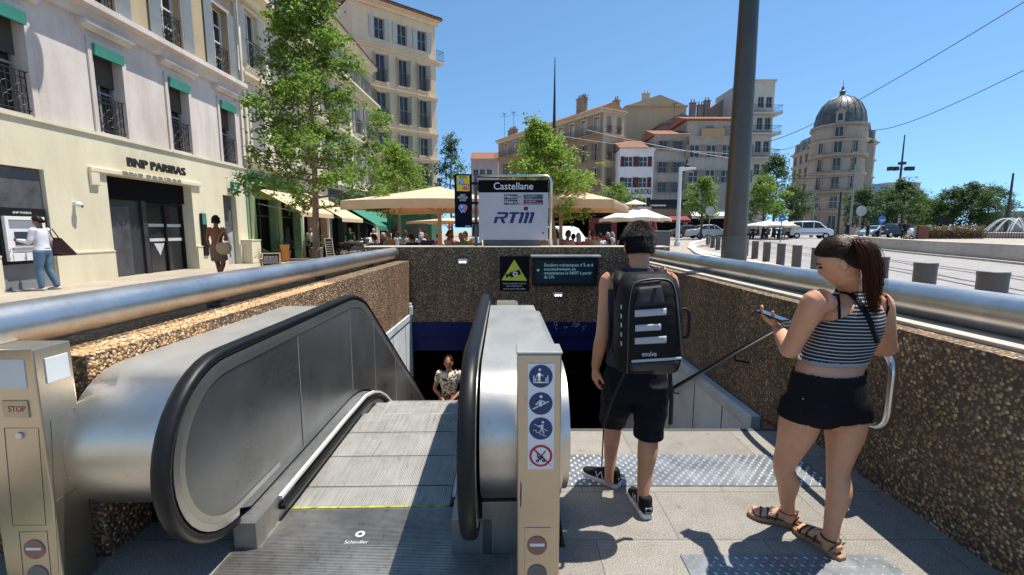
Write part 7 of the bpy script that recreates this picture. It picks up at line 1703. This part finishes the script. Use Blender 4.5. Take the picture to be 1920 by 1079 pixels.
def sign(lab, px, py, Y, r_, disc, mat):
    p = at(px, py, Y); z = gz(p.x, Y); th = thing('road_sign', lab, 'road sign', (p.x, Y, z)); b = MB(); b.cyl((0, 0, 0), (0, 0, p.z-z+r_*.5), .035); b.build('pole', FRG, th); b = MB(); b.disc((0, -.04, p.z-z), r_, (0, -1, 0), 28, .02); d_ = b.build('disc', mat, th)
    if disc: b = MB(); b.tube([(-r_*.5, -.064, p.z-z-r_*.1), (0, -.064, p.z-z-r_*.35), (r_*.5, -.064, p.z-z-r_*.1)], r_*.13, 6); b.build('arrow', WH2, d_)
BLS = M('road_sign_blue', (.02, .14, .5, 1), .4); GRS = M('sign_back_grey', (.42, .4, .37, 1), .5)
sign('grey back of a round road sign between the white lamp post and the lamp column', 1331, 396, 33, .32, False, GRS); sign('grey back of a round road sign just right of the woman\'s head', 1614, 396, 27, .3, False, GRS)
sign('round blue road sign beside the white van', 1466, 409, 38, .27, True, BLS); sign('round blue road sign in front of the parked dark cars', 1653, 412, 36, .3, True, BLS)
p = at(1238, 445, 14); th = thing('utility_cabinet', 'dark grey utility cabinet behind the man\'s right shoulder', 'cabinet', (p.x, 14, .27)); zc = at(1238, 433, 14).z-.27
b = MB(); b.box(-.26, .26, -.15, .25, 0, zc-.03); b.build('cabinet_body', GREYP, th, bevel=.01); b = MB(); b.box(-.29, .29, -.18, .28, zc-.028, zc); b.build('cabinet_lid', FRG, th, bevel=.008)
p = at(1281, 440, 30); 
wires = [((1440, 266, 45), (1940, -8, 11)), ((1620, 243, 60), (1945, 120, 13)), ((1100, 244, 50), (1390, 300, 42)), ((1056, 256, 55), (1390, 290, 40)), ((1425, 272, 45), (1490, 274, 80)), ((1440, 334, 60), (1600, 331, 50)), ((1480, 330, 60), (1560, 328, 55)), ((1790, 396, 70), (1930, 388, 60))]
for i, (a, c) in enumerate(wires):
    a, c = at(*a), at(*c); th = thing('overhead_wire', ['upper of the two long wires crossing the sky at the top right', 'lower of the two long wires crossing the sky at the top right', 'lower pale cable in front of the white and grey houses', 'upper pale cable in front of the white and grey houses', 'short wire between the balcony block and the domed building', 'left tramway wire crossing the domed building low down', 'second tramway wire crossing the domed building low down', 'wire above the trees at the far right'][i], 'wire', a); b = MB(); n = 16
    b.tube([a.lerp(c, j/n)-V((0, 0, (a-c).length*.012*4*(j/n)*(1-j/n))) for j in range(n+1)], [.008+.02*((a if j < 8 else c).y/50) for j in range(n+1)] if 0 else [.004+.0006*a.lerp(c, j/n).y for j in range(n+1)], 6); b.build('cable', IRON if i not in (2, 3) else GRS, th, world=True)
for px, y0, Y, lab in ((1593, 308, 52, 'white tramway pole with two arms in front of the domed building'), (1522, 360, 56, 'thin tramway pole at the left foot of the domed building'), (1571, 360, 50, 'dark traffic pole before the domed building')):
    th, h = pole(lab, px, Y, y0, .13, .1, FRG if px != 1571 else IRON, 'tramway_pole', 'pole'); b = MB(); b.bar((-3.2, 0, h-1.2), (0, 0, h-1.0), .07); b.bar((0, 0, h-.3), (-3.2, 0, h-1.2), .03); b.build('arm', FRG, th)
# menu board, shop items
def aboard(lab, px, Y, w_, h_, rz):
    p = at(px, 480, Y); th = thing('menu_board', lab, 'menu board', (p.x, Y, gz(p.x, Y)), rz)
    for sg in (-1, 1):
        b = MB(); 
        for x0, x1, z0, z1 in ((-w_/2, -w_/2+.04, 0, h_), (w_/2-.04, w_/2, 0, h_), (-w_/2+.04, w_/2-.04, h_-.04, h_), (-w_/2+.04, w_/2-.04, .06, .1)):
            y0, y1 = sg*(.02+.16*(1-z0/h_)), sg*(.02+.16*(1-z1/h_)); vs = [V(v) for v in ((x0, y0, z0), (x1, y0, z0), (x1, y1, z1), (x0, y1, z1))]; b.add(vs+[v+V((0, sg*.02, 0)) for v in vs], [(0, 1, 2, 3), (7, 6, 5, 4), (0, 4, 5, 1), (1, 5, 6, 2), (2, 6, 7, 3), (3, 7, 4, 0)])
        b.build('frame', WOODP, th); b = MB(); b.quad((-w_/2+.04, sg*(.025+.16*.95), .1), (w_/2-.04, sg*(.025+.16*.95), .1), (w_/2-.04, sg*.03, h_-.04), (-w_/2+.04, sg*.03, h_-.04)); b.build('chalkboard', BLACK, th)
    b = MB(); rr = random.Random(5)
    for i in range(7):
        z = .16+i*(h_-.26)/7; x = -w_/2+.07; y = -(.034+.16*(1-z/h_))
        while x < w_/2-.1: L = rr.uniform(.03, .09); b.box(x, min(x+L, w_/2-.07), y-.006, y-.003, z, z+.022); x += L+.02
    b.build('chalk_lines', WTXT, th)
aboard('chalk menu board on the pavement in front of the green shop', 509, 17.0, .62, .55, R(20)); aboard('leaning pale framed board right of the big tree trunk', 616, 24, .5, 1.1, R(60))
def pot_plant(lab, x, y, s, seed, potc):
    th = thing('potted_plant', lab, 'plant', (x, y, gz(x, y))); b = MB(); b.lathe([(.14*s, 0), (.2*s, .35*s), (.22*s, .36*s), (.2*s, .38*s)], 16); b.build('pot', potc, th, smooth=40); b = MB(); r_ = random.Random(seed)
    for i in range(260):
        d_ = V((r_.gauss(0, 1), r_.gauss(0, 1), abs(r_.gauss(0, 1)))).normalized()*r_.uniform(.1, .45)*s; leafq(b, V((0, 0, .45*s))+d_, r_, .07*s)
    b.build('foliage', LEAFD, th, fixn=False)
TCOT = M('terracotta', (.35, .14, .07, 1), .8)
# ================================================================== TREES
def leafmat(name, c1, c2, c3, tl=.35):
    t = NT(name); g = t.n('ShaderNodeNewGeometry'); cc = t.ramp(g.outputs['Random Per Island'], [(0, c1), (.5, c2), (1, c3)]); n_ = t.noise(.9, None, 3); cc = t.mix(.5, cc, t.ramp(n_, [(.3, (.6, .65, .6, 1)), (.7, (1.15, 1.1, 1, 1))]), 'MULTIPLY')
    t.col(cc); t.set(Roughness=.5); t.b.inputs['Specular IOR Level'].default_value = .3
    tr = t.n('ShaderNodeBsdfTranslucent'); hs = t.n('ShaderNodeHueSaturation'); hs.inputs['Value'].default_value = 1.6; hs.inputs['Saturation'].default_value = .95; t.l(cc, hs.inputs['Color']); t.l(hs.outputs[0], tr.inputs[0])
    mx = t.n('ShaderNodeMixShader'); mx.inputs[0].default_value = tl; t.l(t.b.outputs[0], mx.inputs[1]); t.l(tr.outputs[0], mx.inputs[2]); t.l(mx.outputs[0], t.t.nodes['Material Output'].inputs[0]); return t.m
LEAF1 = leafmat('leaves_fresh', (.065, .135, .018, 1), (.12, .21, .028, 1), (.22, .32, .05, 1), .38); LEAF2 = leafmat('leaves_yellow_green', (.12, .2, .02, 1), (.18, .28, .03, 1), (.26, .36, .05, 1)); LEAFD = leafmat('leaves_dark', (.03, .07, .02, 1), (.05, .1, .025, 1), (.08, .14, .035, 1)); LEAFB = leafmat('leaves_bluish', (.04, .09, .04, 1), (.06, .12, .05, 1), (.09, .15, .06, 1))
BARK = M('bark', (.26, .17, .1, 1), .9, var=.3, vs=6, bump=.8, bs=25, stretch=(1, 1, .25)); BARKD = M('bark_dark', (.1, .075, .055, 1), .9, var=.3, vs=6, bump=.8, bs=25, stretch=(1, 1, .25))
def leafq(b, p, r_, s):
    a = V((r_.gauss(0, 1), r_.gauss(0, 1), r_.gauss(-.35, .7))).normalized(); n_ = V((r_.gauss(0, .6), r_.gauss(0, .6), 1)); w_ = a.cross(n_)
    if w_.length < .01: return
    w_ = w_.normalized()*s*.3; u = a*s; up = w_.cross(a).normalized()*s*.12; k_ = len(b.v)
    for q in (p, p+u*.45+w_-up, p+u, p+u*.45-w_-up, p+u*.45): b.v.append((q.x, q.y, q.z))
    b.f += [(k_, k_+1, k_+4), (k_+1, k_+2, k_+4), (k_+2, k_+3, k_+4), (k_+3, k_, k_+4)] if s > .12 and 0 else [(k_, k_+1, k_+2, k_+4), (k_, k_+4, k_+2, k_+3)]
def tree(lab, X, Y, z0, prof, trunk_r, nb, nl, ls, seed, leaf, bark, clump=.28, lean=(0, 0), up=.5, name='tree', droop=0, sub=4):
    # prof: [(height, crown radius)] from the lowest branches to the top
    th = thing(name, lab, 'tree', (X, Y, z0)); r_ = random.Random(seed); H = prof[-1][0]; zc = prof[0][0]
    def rad(z):
        for (a, ra), (c, rc) in zip(prof, prof[1:]):
            if a <= z <= c: return ra+(rc-ra)*(z-a)/(c-a)
        return prof[0][1] if z < zc else .1
    def axis(z): s = z/H; return V((lean[0]*s*s+.05*math.sin(z*1.3+seed), lean[1]*s*s+.05*math.cos(z*1.7+seed), z))
    b = MB(); pts = [axis(H*.97*i/14) for i in range(15)]; b.tube(pts, [trunk_r*(1.25 if i == 0 else (1-.93*(i/14)**.9)) for i in range(15)], 12); b.build('trunk', bark, th, smooth=True)
    b = MB(); tips = []
    for i in range(nb):
        s = (i+.5)/nb; z = zc*.9+(H*.96-zc*.9)*s**1.05; a = i*2.399+r_.uniform(-.4, .4); st_ = axis(z); L = rad(min(H, z+.1*H))*r_.uniform(.62, 1.08); d_ = V((math.cos(a), math.sin(a), 0)); rise = up*L*r_.uniform(.5, 1.3)
        path = [st_+d_*L*t_+V((0, 0, rise*t_**1.3-droop*L*t_**3)) for t_ in (0, .3, .6, .85, 1)]; path = [p+V((r_.gauss(0, .03), r_.gauss(0, .03), r_.gauss(0, .03)))*L*(k_ > 0) for k_, p in enumerate(path)]
        r0 = trunk_r*.36*(1-.7*s); b.tube(path, [r0, r0*.75, r0*.5, r0*.3, r0*.12], 5)
        for j in range(sub):
            t_ = r_.uniform(.25, .95); k_ = min(3, int(t_*4)); p = path[k_].lerp(path[k_+1], t_*4-k_) if t_ < 1 else path[-1]; sd = V((-d_.y, d_.x, 0))*r_.choice((-1, 1)); e_ = p+(sd*r_.uniform(.3, .8)+d_*.4+V((0, 0, r_.uniform(-.15, .5))))*L*.42*(1.15-t_*.5); b.tube([p, p.lerp(e_, .5)+V((0, 0, .03)), e_], [r0*.35, r0*.2, r0*.08], 4); tips.append((p.lerp(e_, .6), .8)); tips.append((e_, 1))
        tips.append((path[-1], 1)); tips.append((path[3], .8)); tips.append((path[2], .5))
    for k_ in range(6): tips.append((axis(H*(.9+.02*k_)), .7))
    b.build('branches', bark, th, fixn=False)
    b = MB(); wts = [w_ for _, w_ in tips]
    for (p, w_) in r_.choices(tips, wts, k=nl//14):
        q = p+V((r_.gauss(0, 1), r_.gauss(0, 1), r_.gauss(0, .75)))*clump*.8; cs2 = clump*r_.uniform(.25, .6)
        for _ in range(14): leafq(b, q+V((r_.gauss(0, 1), r_.gauss(0, 1), r_.gauss(0, .6)))*cs2, r_, ls*r_.uniform(.7, 1.25))
    b.build('foliage', leaf, th, fixn=False); return th
p = at(597, 480, 13.4); tree('big young green tree in front of the cream building, taller than the frame', p.x, 13.4, .27, [(2.2, 1.6), (2.9, 2.6), (3.9, 2.35), (5.2, 1.75), (6.6, 1.3), (8.0, .95), (9.6, .3)], .115, 64, 28000, .11, 3, LEAF1, BARK, .19, up=.3, droop=.2)
p = at(760, 440, 22); tree('yellow-green tree between the corner building and the left parasol', at(747, 400, 22).x, 22, .15, [(2.4, 1.2), (3.1, 1.6), (4.4, 1.3), (5.6, .3)], .12, 26, 7500, .13, 5, LEAF2, BARK, .24)
tree('slender blue-green tree left of the narrow blue totem', at(846, 400, 29).x, 29, .05, [(2.6, .8), (3.6, 1.1), (5.4, .9), (7.6, .2)], .1, 22, 3600, .15, 6, LEAFB, BARKD, .25)
tree('bright yellow-green tree rising over the station sign', at(1046, 440, 13.6).x, 13.6, .27, [(1.75, .9), (2.4, 1.45), (3.1, 1.4), (3.8, .8), (4.55, .2)], .085, 34, 11500, .1, 9, LEAF2, BARK, .17, lean=(-.8, 0))
tree('small round green tree under the white house', at(1160, 400, 40).x, 40, .7, [(2.6, 1.4), (3.6, 1.7), (4.9, .3)], .12, 18, 2600, .2, 11, LEAF1, BARKD, .3)
tree('round green street tree left of the lamp column in front of the grey houses', at(1316, 400, 44).x, 44, .75, [(2.0, 1.1), (3.2, 1.8), (4.4, 1.6), (5.8, .4)], .13, 24, 4600, .2, 12, LEAF1, BARKD, .32)
tree('bright green street tree just right of the lamp column', at(1432, 400, 50).x, 50, .8, [(2.0, 1.5), (3.4, 2.3), (5.0, 2.1), (6.6, .4)], .15, 28, 6500, .22, 13, LEAF1, BARKD, .4)
tree('tall dark tree rising beside the balcony block', at(1452, 400, 60).x, 60, .8, [(4, 1.8), (6.5, 2.4), (8.5, 2.0), (10.6, .4)], .2, 26, 5000, .26, 14, LEAFD, BARKD, .5)
tree('dark green tree between the bright street tree and the domed building', at(1482, 400, 56).x, 56, .8, [(2.2, 1.6), (4.2, 2.3), (6, .4)], .15, 24, 5200, .24, 15, LEAFD, BARKD, .42)
for i, (px, Y, ht, rr_, m_, lab) in enumerate(((1618, 66, 7.0, 2.6, LEAFB, 'green tree touching the right foot of the domed building'), (1652, 70, 7.2, 2.8, LEAFD, 'dark tree left of the floodlight mast'), (1690, 66, 8.4, 3.0, LEAFD, 'tall green tree directly behind the floodlight mast'), (1722, 72, 6.6, 2.6, LEAF1, 'green tree with a ragged top just right of the floodlight mast'), (1752, 76, 5.8, 2.6, LEAFD, 'low dark tree in the dip of the tree row'), (1787, 68, 7.2, 3.0, LEAFD, 'dark tree right of the dip in the tree row'), (1818, 66, 8.0, 3.2, LEAFD, 'second tree from the right end of the row'), (1851, 68, 7.6, 3.0, LEAFB, 'last tree at the right end of the tree row'))):
    p = at(px, 420, Y); tree(lab, p.x, Y, .8, [(1.2, rr_*.7), (ht*.45, rr_*1.15), (ht*.75, rr_*.8), (ht*.95, .4)], .18, 26, 6500, .27, 30+i, m_, BARKD, .5)
pot_plant('potted plant standing in the green shop doorway', -10.6, 21.2, 1.3, 1, TCOT); pot_plant('leafy potted plant by the second cream awning', -10.7, 25.0, 1.6, 2, FRG)
pot_plant('terracotta potted plant beside the chalk menu board', at(492, 485, 17).x, 17.1, .8, 3, TCOT)
th = thing('orange_crate_display', 'orange display stool in front of the green shop door', 'stool', (-10.3, 20.6, .27)); b = MB(); b.lathe([(.17, 0), (.14, .4), (.2, .62), (.2, .7)], 16); b.build('stool_body', M('orange_paint', (.55, .22, .04, 1), .6), th, smooth=40); b = MB(); b.lathe([(.21, .701), (.22, .73), (.05, .76)], 16); b.build('stool_cushion', M('cushion_tan', (.4, .28, .15, 1), .8), th, smooth=40)
# ================================================================== VEHICLES
def car(label, loc, rz, kind, paint, cat='car', name='parked_car'):
    th = thing(name, label, cat, loc, rz)
    if kind == 'van': L, W_, prof, cab, wr, wb = 4.05, 1.68, [(-2.0, .35), (-2.02, .75), (-1.95, 1.05), (-1.85, 1.62), (-1.6, 1.8), (.3, 1.82), (.75, 1.7), (1.35, 1.12), (1.9, .92), (2.02, .7), (2.0, .35)], [(-1.8, 1.08), (-1.72, 1.6), (-1.5, 1.68), (.25, 1.7), (.68, 1.6), (1.2, 1.1)], .31, (-1.35, 1.3)
    elif kind == 'suv': L, W_, prof, cab, wr, wb = 4.6, 1.85, [(-2.25, .4), (-2.28, .9), (-2.1, 1.1), (-1.8, 1.6), (-1.4, 1.7), (.2, 1.7), (.8, 1.45), (1.1, 1.08), (2.0, .98), (2.28, .75), (2.26, .4)], [(-1.95, 1.1), (-1.7, 1.56), (-1.4, 1.62), (.15, 1.62), (.7, 1.42), (1.0, 1.1)], .36, (-1.4, 1.45)
    else: L, W_, prof, cab, wr, wb = 4.3, 1.75, [(-2.12, .35), (-2.15, .75), (-1.95, .95), (-1.5, 1.0), (-.9, 1.4), (-.3, 1.46), (.35, 1.4), (1.0, .98), (1.8, .85), (2.12, .65), (2.1, .35)], [(-1.4, 1.0), (-.85, 1.36), (-.3, 1.41), (.3, 1.36), (.88, .98)], .32, (-1.3, 1.35)
    b = MB(); n = len(prof); vs = []
    for y, k_ in ((-W_/2, 1), (-W_/2*.96, 1.0), (0, 1), (W_/2*.96, 1), (W_/2, 1)): pass
    secs = ((-W_/2, .0), (-W_/2+.05, 1), (W_/2-.05, 1), (W_/2, .0))
    for (y, full) in secs:
        for (x, z) in prof:
            yy = y*(1-.14*max(0, (z-.95))/.8)
            vs.append((x*(1 if full else .985), yy, z if z < .5 else z-(0 if full else .03)))
    b.add(vs, [(j*n+i, j*n+(i+1) % n, (j+1)*n+(i+1) % n, (j+1)*n+i) for j in range(3) for i in range(n)]+[tuple(range(n)), tuple(range(4*n-1, 3*n-1, -1))]); b.build('body', paint, th, smooth=30, bevel=.02)
    for sg in (-1, 1):
        b = MB(); pts = []
        for (x, z) in cab: pts.append(V((x, sg*(W_/2*(1-.14*max(0, z-.95)/.8)+.004), z)))
        b.add(pts+[p+V((0, sg*.004, 0)) for p in pts], [tuple(range(len(pts))), tuple(range(2*len(pts)-1, len(pts)-1, -1))]); o = b.build('side_window', GLS, th); b = MB()
        for x in ((-.9, .15) if kind == 'van' else (-.6, .2)): b.box(x-.03, x+.03, min(sg*(W_/2-.12), sg*(W_/2+.012)), max(sg*(W_/2-.12), sg*(W_/2+.012)), .98 if kind != 'van' else 1.06, cab[2][1])
        b.build('pillar', paint, o)
    m_ = len(cab)
    for (a, c, nm) in ((cab[-1], cab[-2], 'windscreen'), (cab[0], cab[1], 'rear_window')):
        b = MB(); off = .1 if nm == 'windscreen' else -.11; hw_ = W_/2-.14; b.add([V(v) for v in ((a[0]+off, -hw_, a[1]), (a[0]+off, hw_, a[1]), (c[0]+off*.8, hw_*.9, c[1]), (c[0]+off*.8, -hw_*.9, c[1]))], [(0, 1, 2, 3)]); o = b.build(nm, GLS, th); o.modifiers.new('s', 'SOLIDIFY').thickness = .02
    for x in wb:
        for sg in (-1, 1):
            b = MB(); b.cyl((x, sg*(W_/2-.2), wr), (x, sg*(W_/2+.005), wr), wr, wr, 24); o = b.build('wheel', BLACKR, th, smooth=40); b = MB(); b.cyl((x, sg*(W_/2-.1), wr), (x, sg*(W_/2+.015), wr), wr*.62, wr*.55, 18); b.build('rim', STEEL, o, smooth=40)
    b = MB(); b.box(-L/2-.03, -L/2+.12, -W_/2+.03, W_/2-.03, .3, .55 if kind != 'van' else .72); b.build('rear_bumper', BLACK if kind == 'van' else paint, th, bevel=.03); b = MB(); b.box(L/2-.12, L/2+.03, -W_/2+.03, W_/2-.03, .3, .55); b.build('front_bumper', BLACK if kind == 'van' else paint, th, bevel=.03)
    for sg in (-1, 1):
        b = MB(); b.box(L/2-.1, L/2+.005, sg*(W_/2-.35)-.16, sg*(W_/2-.35)+.16, .62, .78); b.build('headlight', WH2, th, bevel=.02)
        b = MB(); z0_, z1_ = (.95, 1.45) if kind == 'van' else (.72, .86); b.box(-L/2+.0 if kind != 'van' else -1.98, -L/2+.14 if kind != 'van' else -1.82, sg*(W_/2-.13)-.07, sg*(W_/2-.13)+.09, z0_, z1_); b.build('tail_light', M('tail_red', (.35, .01, .01, 1), .3), th, bevel=.01)
    if kind == 'van':
        b = MB()
        for sg in (-1, 1): b.box(-1.0, 1.3, min(sg*(W_/2-.01), sg*(W_/2+.015)), max(sg*(W_/2-.01), sg*(W_/2+.015)), .55, .62)
        b.build('side_trim', BLACK, th)
    return th
def paint(n, c, r=.25, m=0): return M(n, c, r, m, .04)
PW = paint('paint_white', (.72, .74, .76, 1)); PS = paint('paint_silver', (.4, .41, .42, 1), .3, .4); PK = paint('paint_black', (.012, .012, .014, 1), .15); PBL = paint('paint_pale_blue', (.25, .38, .45, 1), .25)
def put(px, Y): p = at(px, 440, Y); return (p.x, Y, gz(p.x, Y)+.012)
car('small white delivery van on the road beside the domed building', put(1516, 48), R(-14), 'van', PW, 'van', 'delivery_van')
car('silver hatchback parked behind the bollards left of the lamp column', put(1328, 48), R(3), 'car', PS)
car('dark grey car half hidden behind the silver hatchback', put(1292, 53), R(0), 'car', paint('paint_dark_grey', (.08, .085, .09, 1)))
car('pale blue car facing the square beyond the concrete wall', put(1640, 56), R(200), 'car', PBL); car('black sports utility car beside the pale blue car', put(1675, 55), R(190), 'suv', PK)
car('white van parked behind the tree trunk and the right parasol', (2.9, 27, .08), R(-60), 'van', PW, 'van', 'parked_van')
def moto(label, loc, rz, paintm, rider=None):
    th = thing('motorcycle', label, 'motorcycle', loc, rz); 
    for x in (-.65, .65):
        b = MB(); b.tube([(x+.26*math.cos(g*.314), 0, .31+.26*math.sin(g*.314)) for g in range(20)], .055, 8, closed=True); w_ = b.build('wheel', BLACKR, th, smooth=True); b = MB()
        for g in range(6): b.bar((x, 0, .31), (x+.25*math.cos(g*1.047), 0, .31+.25*math.sin(g*1.047)), .02)
        b.cyl((x, -.06, .31), (x, .06, .31), .06); b.build('hub', STEEL, w_)
    b = MB(); b.ball((.05, 0, .55), .4, .16, .2); b.ball((.15, 0, .82), .28, .14, .14); b.bar((.65, .06, .31), (.42, .05, 1.0), .04); b.bar((.65, -.06, .31), (.42, -.05, 1.0), .04); b.ball((.5, 0, .95), .16, .17, .2); b.build('frame_body', paintm, th, smooth=True)
    b = MB(); b.ball((-.35, 0, .82), .36, .13, .07); b.ball((-.75, 0, .78), .14, .09, .08); b.build('seat', BLACK, th, smooth=True); b = MB(); b.tube([(.38, -.36, 1.05), (.44, -.1, 1.02), (.44, .1, 1.02), (.38, .36, 1.05)], .018, 8); b.build('handlebar', IRON, th, smooth=True); b = MB(); b.ball((.66, 0, .88), .05, .09, .08); b.build('headlight', WH2, th, smooth=True); b = MB(); b.tube([(.2, .15, .35), (-.3, .18, .33), (-.8, .2, .42)], .045, 8); b.build('exhaust', STEEL, th, smooth=True); return th
p = at(1704, 430, 39); zz = gz(p.x, 39)+.012; moto('motorcycle with white front fairing coming towards the square', (p.x, 39, zz), R(-112), WHITE)
figure('motorcyclist in dark clothes and helmet riding behind the concrete wall', (p.x-.1, 39.3, zz), R(158), 1.76, 'sit', J=dict(kL=(-.2, .3, .6), kR=(.2, .3, .6), aL=(-.2, .1, .3), aR=(.2, .1, .3), eL=(-.3, .2, 1.1), eR=(.3, .2, 1.1), wL=(-.3, .5, 1.02), wR=(.3, .5, 1.02)), seat=.86, shirt=(.02, .02, .03), legs=(.02, .02, .025), hair=(.01, .01, .012), sleeve='long', vox=.02)
for i, (px, Y, rz) in enumerate(((668, 24.5, 20), (676, 25.6, 35), (660, 26, 10))): 
    pp = put(px, Y); moto(['nearest of the motorcycles parked beyond the left pipe', 'rightmost of the motorcycles parked beyond the left pipe', 'leftmost of the motorcycles parked beyond the left pipe'][i], pp, R(rz), [M('paint_olive', (.06, .07, .06, 1), .3), WHITE, PK][i])
# ================================================================== RIGHT EDGE
p = at(1905, 445, 52); FW = M('fountain_stone', (.35, .3, .25, 1), .7); WAT = NT('water_spray'); WAT.col((.75, .8, .82, 1)); WAT.set(Roughness=.2); WAT.b.inputs['Alpha'].default_value = .55; WAT = WAT.m
th = thing('fountain', 'fountain with arching white water jets at the far right edge', 'fountain', (p.x+1, 52, gz(p.x, 52))); b = MB(); b.lathe([(4.2, 0), (4.2, .6), (4.0, .65), (3.8, .6), (3.8, .3)], 40); b.build('basin', FW, th, smooth=40)
b = MB()
for i in range(16):
    a = i*2*math.pi/16; b.tube([(math.cos(a)*(.4+3.1*t_/10), math.sin(a)*(.4+3.1*t_/10), .5+1.75*math.sin(math.pi*(.12+.88*t_/10))) for t_ in range(11)], [.02+.006*t_ for t_ in range(11)], 6)
b.build('water_jets', WAT, th, smooth=True)
th = thing('planted_railing', 'reddish-brown planting behind a low iron railing beyond the concrete wall', 'railing', (at(1740, 440, 46).x, 46, .8)); X0, X1 = at(1738, 440, 46).x, at(1880, 440, 46).x
b = MB()
for z in (.1, .75): b.box(0, X1-X0+8, -.02, .02, z, z+.04)
for i in range(int((X1-X0+8)/.28)): b.box(i*.28-.015, i*.28+.015, -.015, .015, 0, .85)
b.build('rail_bars', IRON, th); b = MB(); r_ = random.Random(77)
for i in range(5200): leafq(b, V((r_.uniform(0, (X1-X0)*.85), r_.uniform(.4, 2.2), r_.uniform(.1, 1.5)*r_.uniform(.5, 1))), r_, .2)
b.build('foliage', leafmat('dry_plants', (.12, .06, .025, 1), (.2, .11, .04, 1), (.12, .13, .04, 1)), th, fixn=False)
th = thing('planter_box', 'reddish planter box end at the left of the brown planting', 'planter', (X0-.6, 46, .8)); b = MB(); b.box(-.5, .5, -.3, 1.2, 0, 1.15); b.box(-.56, .56, -.36, 1.26, 1.151, 1.22); b.build('planter_body', M('rust_red', (.16, .06, .035, 1), .7), th, bevel=.01)
b = MB(); b.v = []; th = thing('low_barrier', 'grey panel barrier between the motorcycle and the brown planting', 'barrier', (at(1722, 440, 46).x, 46, .8)); b.box(0, X0-1.4-at(1722, 440, 46).x, 0, .1, 0, 1.2); b.build('barrier_panel', GRS, th); b = MB(); b.box(-.05, .05, -.05, .15, 0, 1.3); b.build('barrier_post', IRON, th)
p = at(1768, 414, 48); th = thing('notice_board', 'dark square panel on posts in front of the far trees', 'panel', (p.x, 48, .8)); b = MB(); b.box(-.7, .7, 0, .1, 1.3, 2.2); b.build('panel_board', BLACK, th); b = MB(); b.box(-.6, -.5, .02, .08, 0, 1.3); b.box(.5, .6, .02, .08, 0, 1.3); b.build('panel_posts', IRON, th)
for i, (px, Y, lab, sc2) in enumerate(((1588, 47, 'person in dark clothes near the domed building, right of the van', (.02, .02, .02)), (1626, 50, 'pedestrian in black beside the pale blue car', (.02, .02, .02)), (1545, 60, 'distant pedestrian in a white top by the domed building', (.5, .5, .5)))):
    pst(px, Y, lab, 150+i*40, H=1.7, shirt=sc2, legs=(.03, .03, .05), vox=.03)
random.seed(9)
for i, (px, Y) in enumerate(((1404, 46), (1412, 44.5), (1421, 46.5), (1432, 44.8), (1441, 47), (1452, 45.4), (1461, 46.6), (1468, 44.6))):
    p = at(px, 440, Y); z = gz(p.x, Y)
    cn, c = [('white', (.5, .5, .5)), ('dark', (.03, .03, .04)), ('red', (.35, .05, .05)), ('dark', (.03, .03, .03)), ('tan', (.35, .25, .16)), ('blue', (.06, .1, .25)), ('dark', (.04, .04, .04)), ('grey', (.2, .2, .2))][i]
    figure('%s-topped diner seated %s under the distant white parasol' % (cn, ['at the left edge', 'second from the left', 'third from the left', 'fourth from the left', 'in the middle right', 'third from the right', 'second from the right', 'at the right edge'][i]), (p.x, Y, z), random.uniform(0, 6), 1.65, 'sit', shirt=c, vox=.035, group='diners under the distant white parasol')
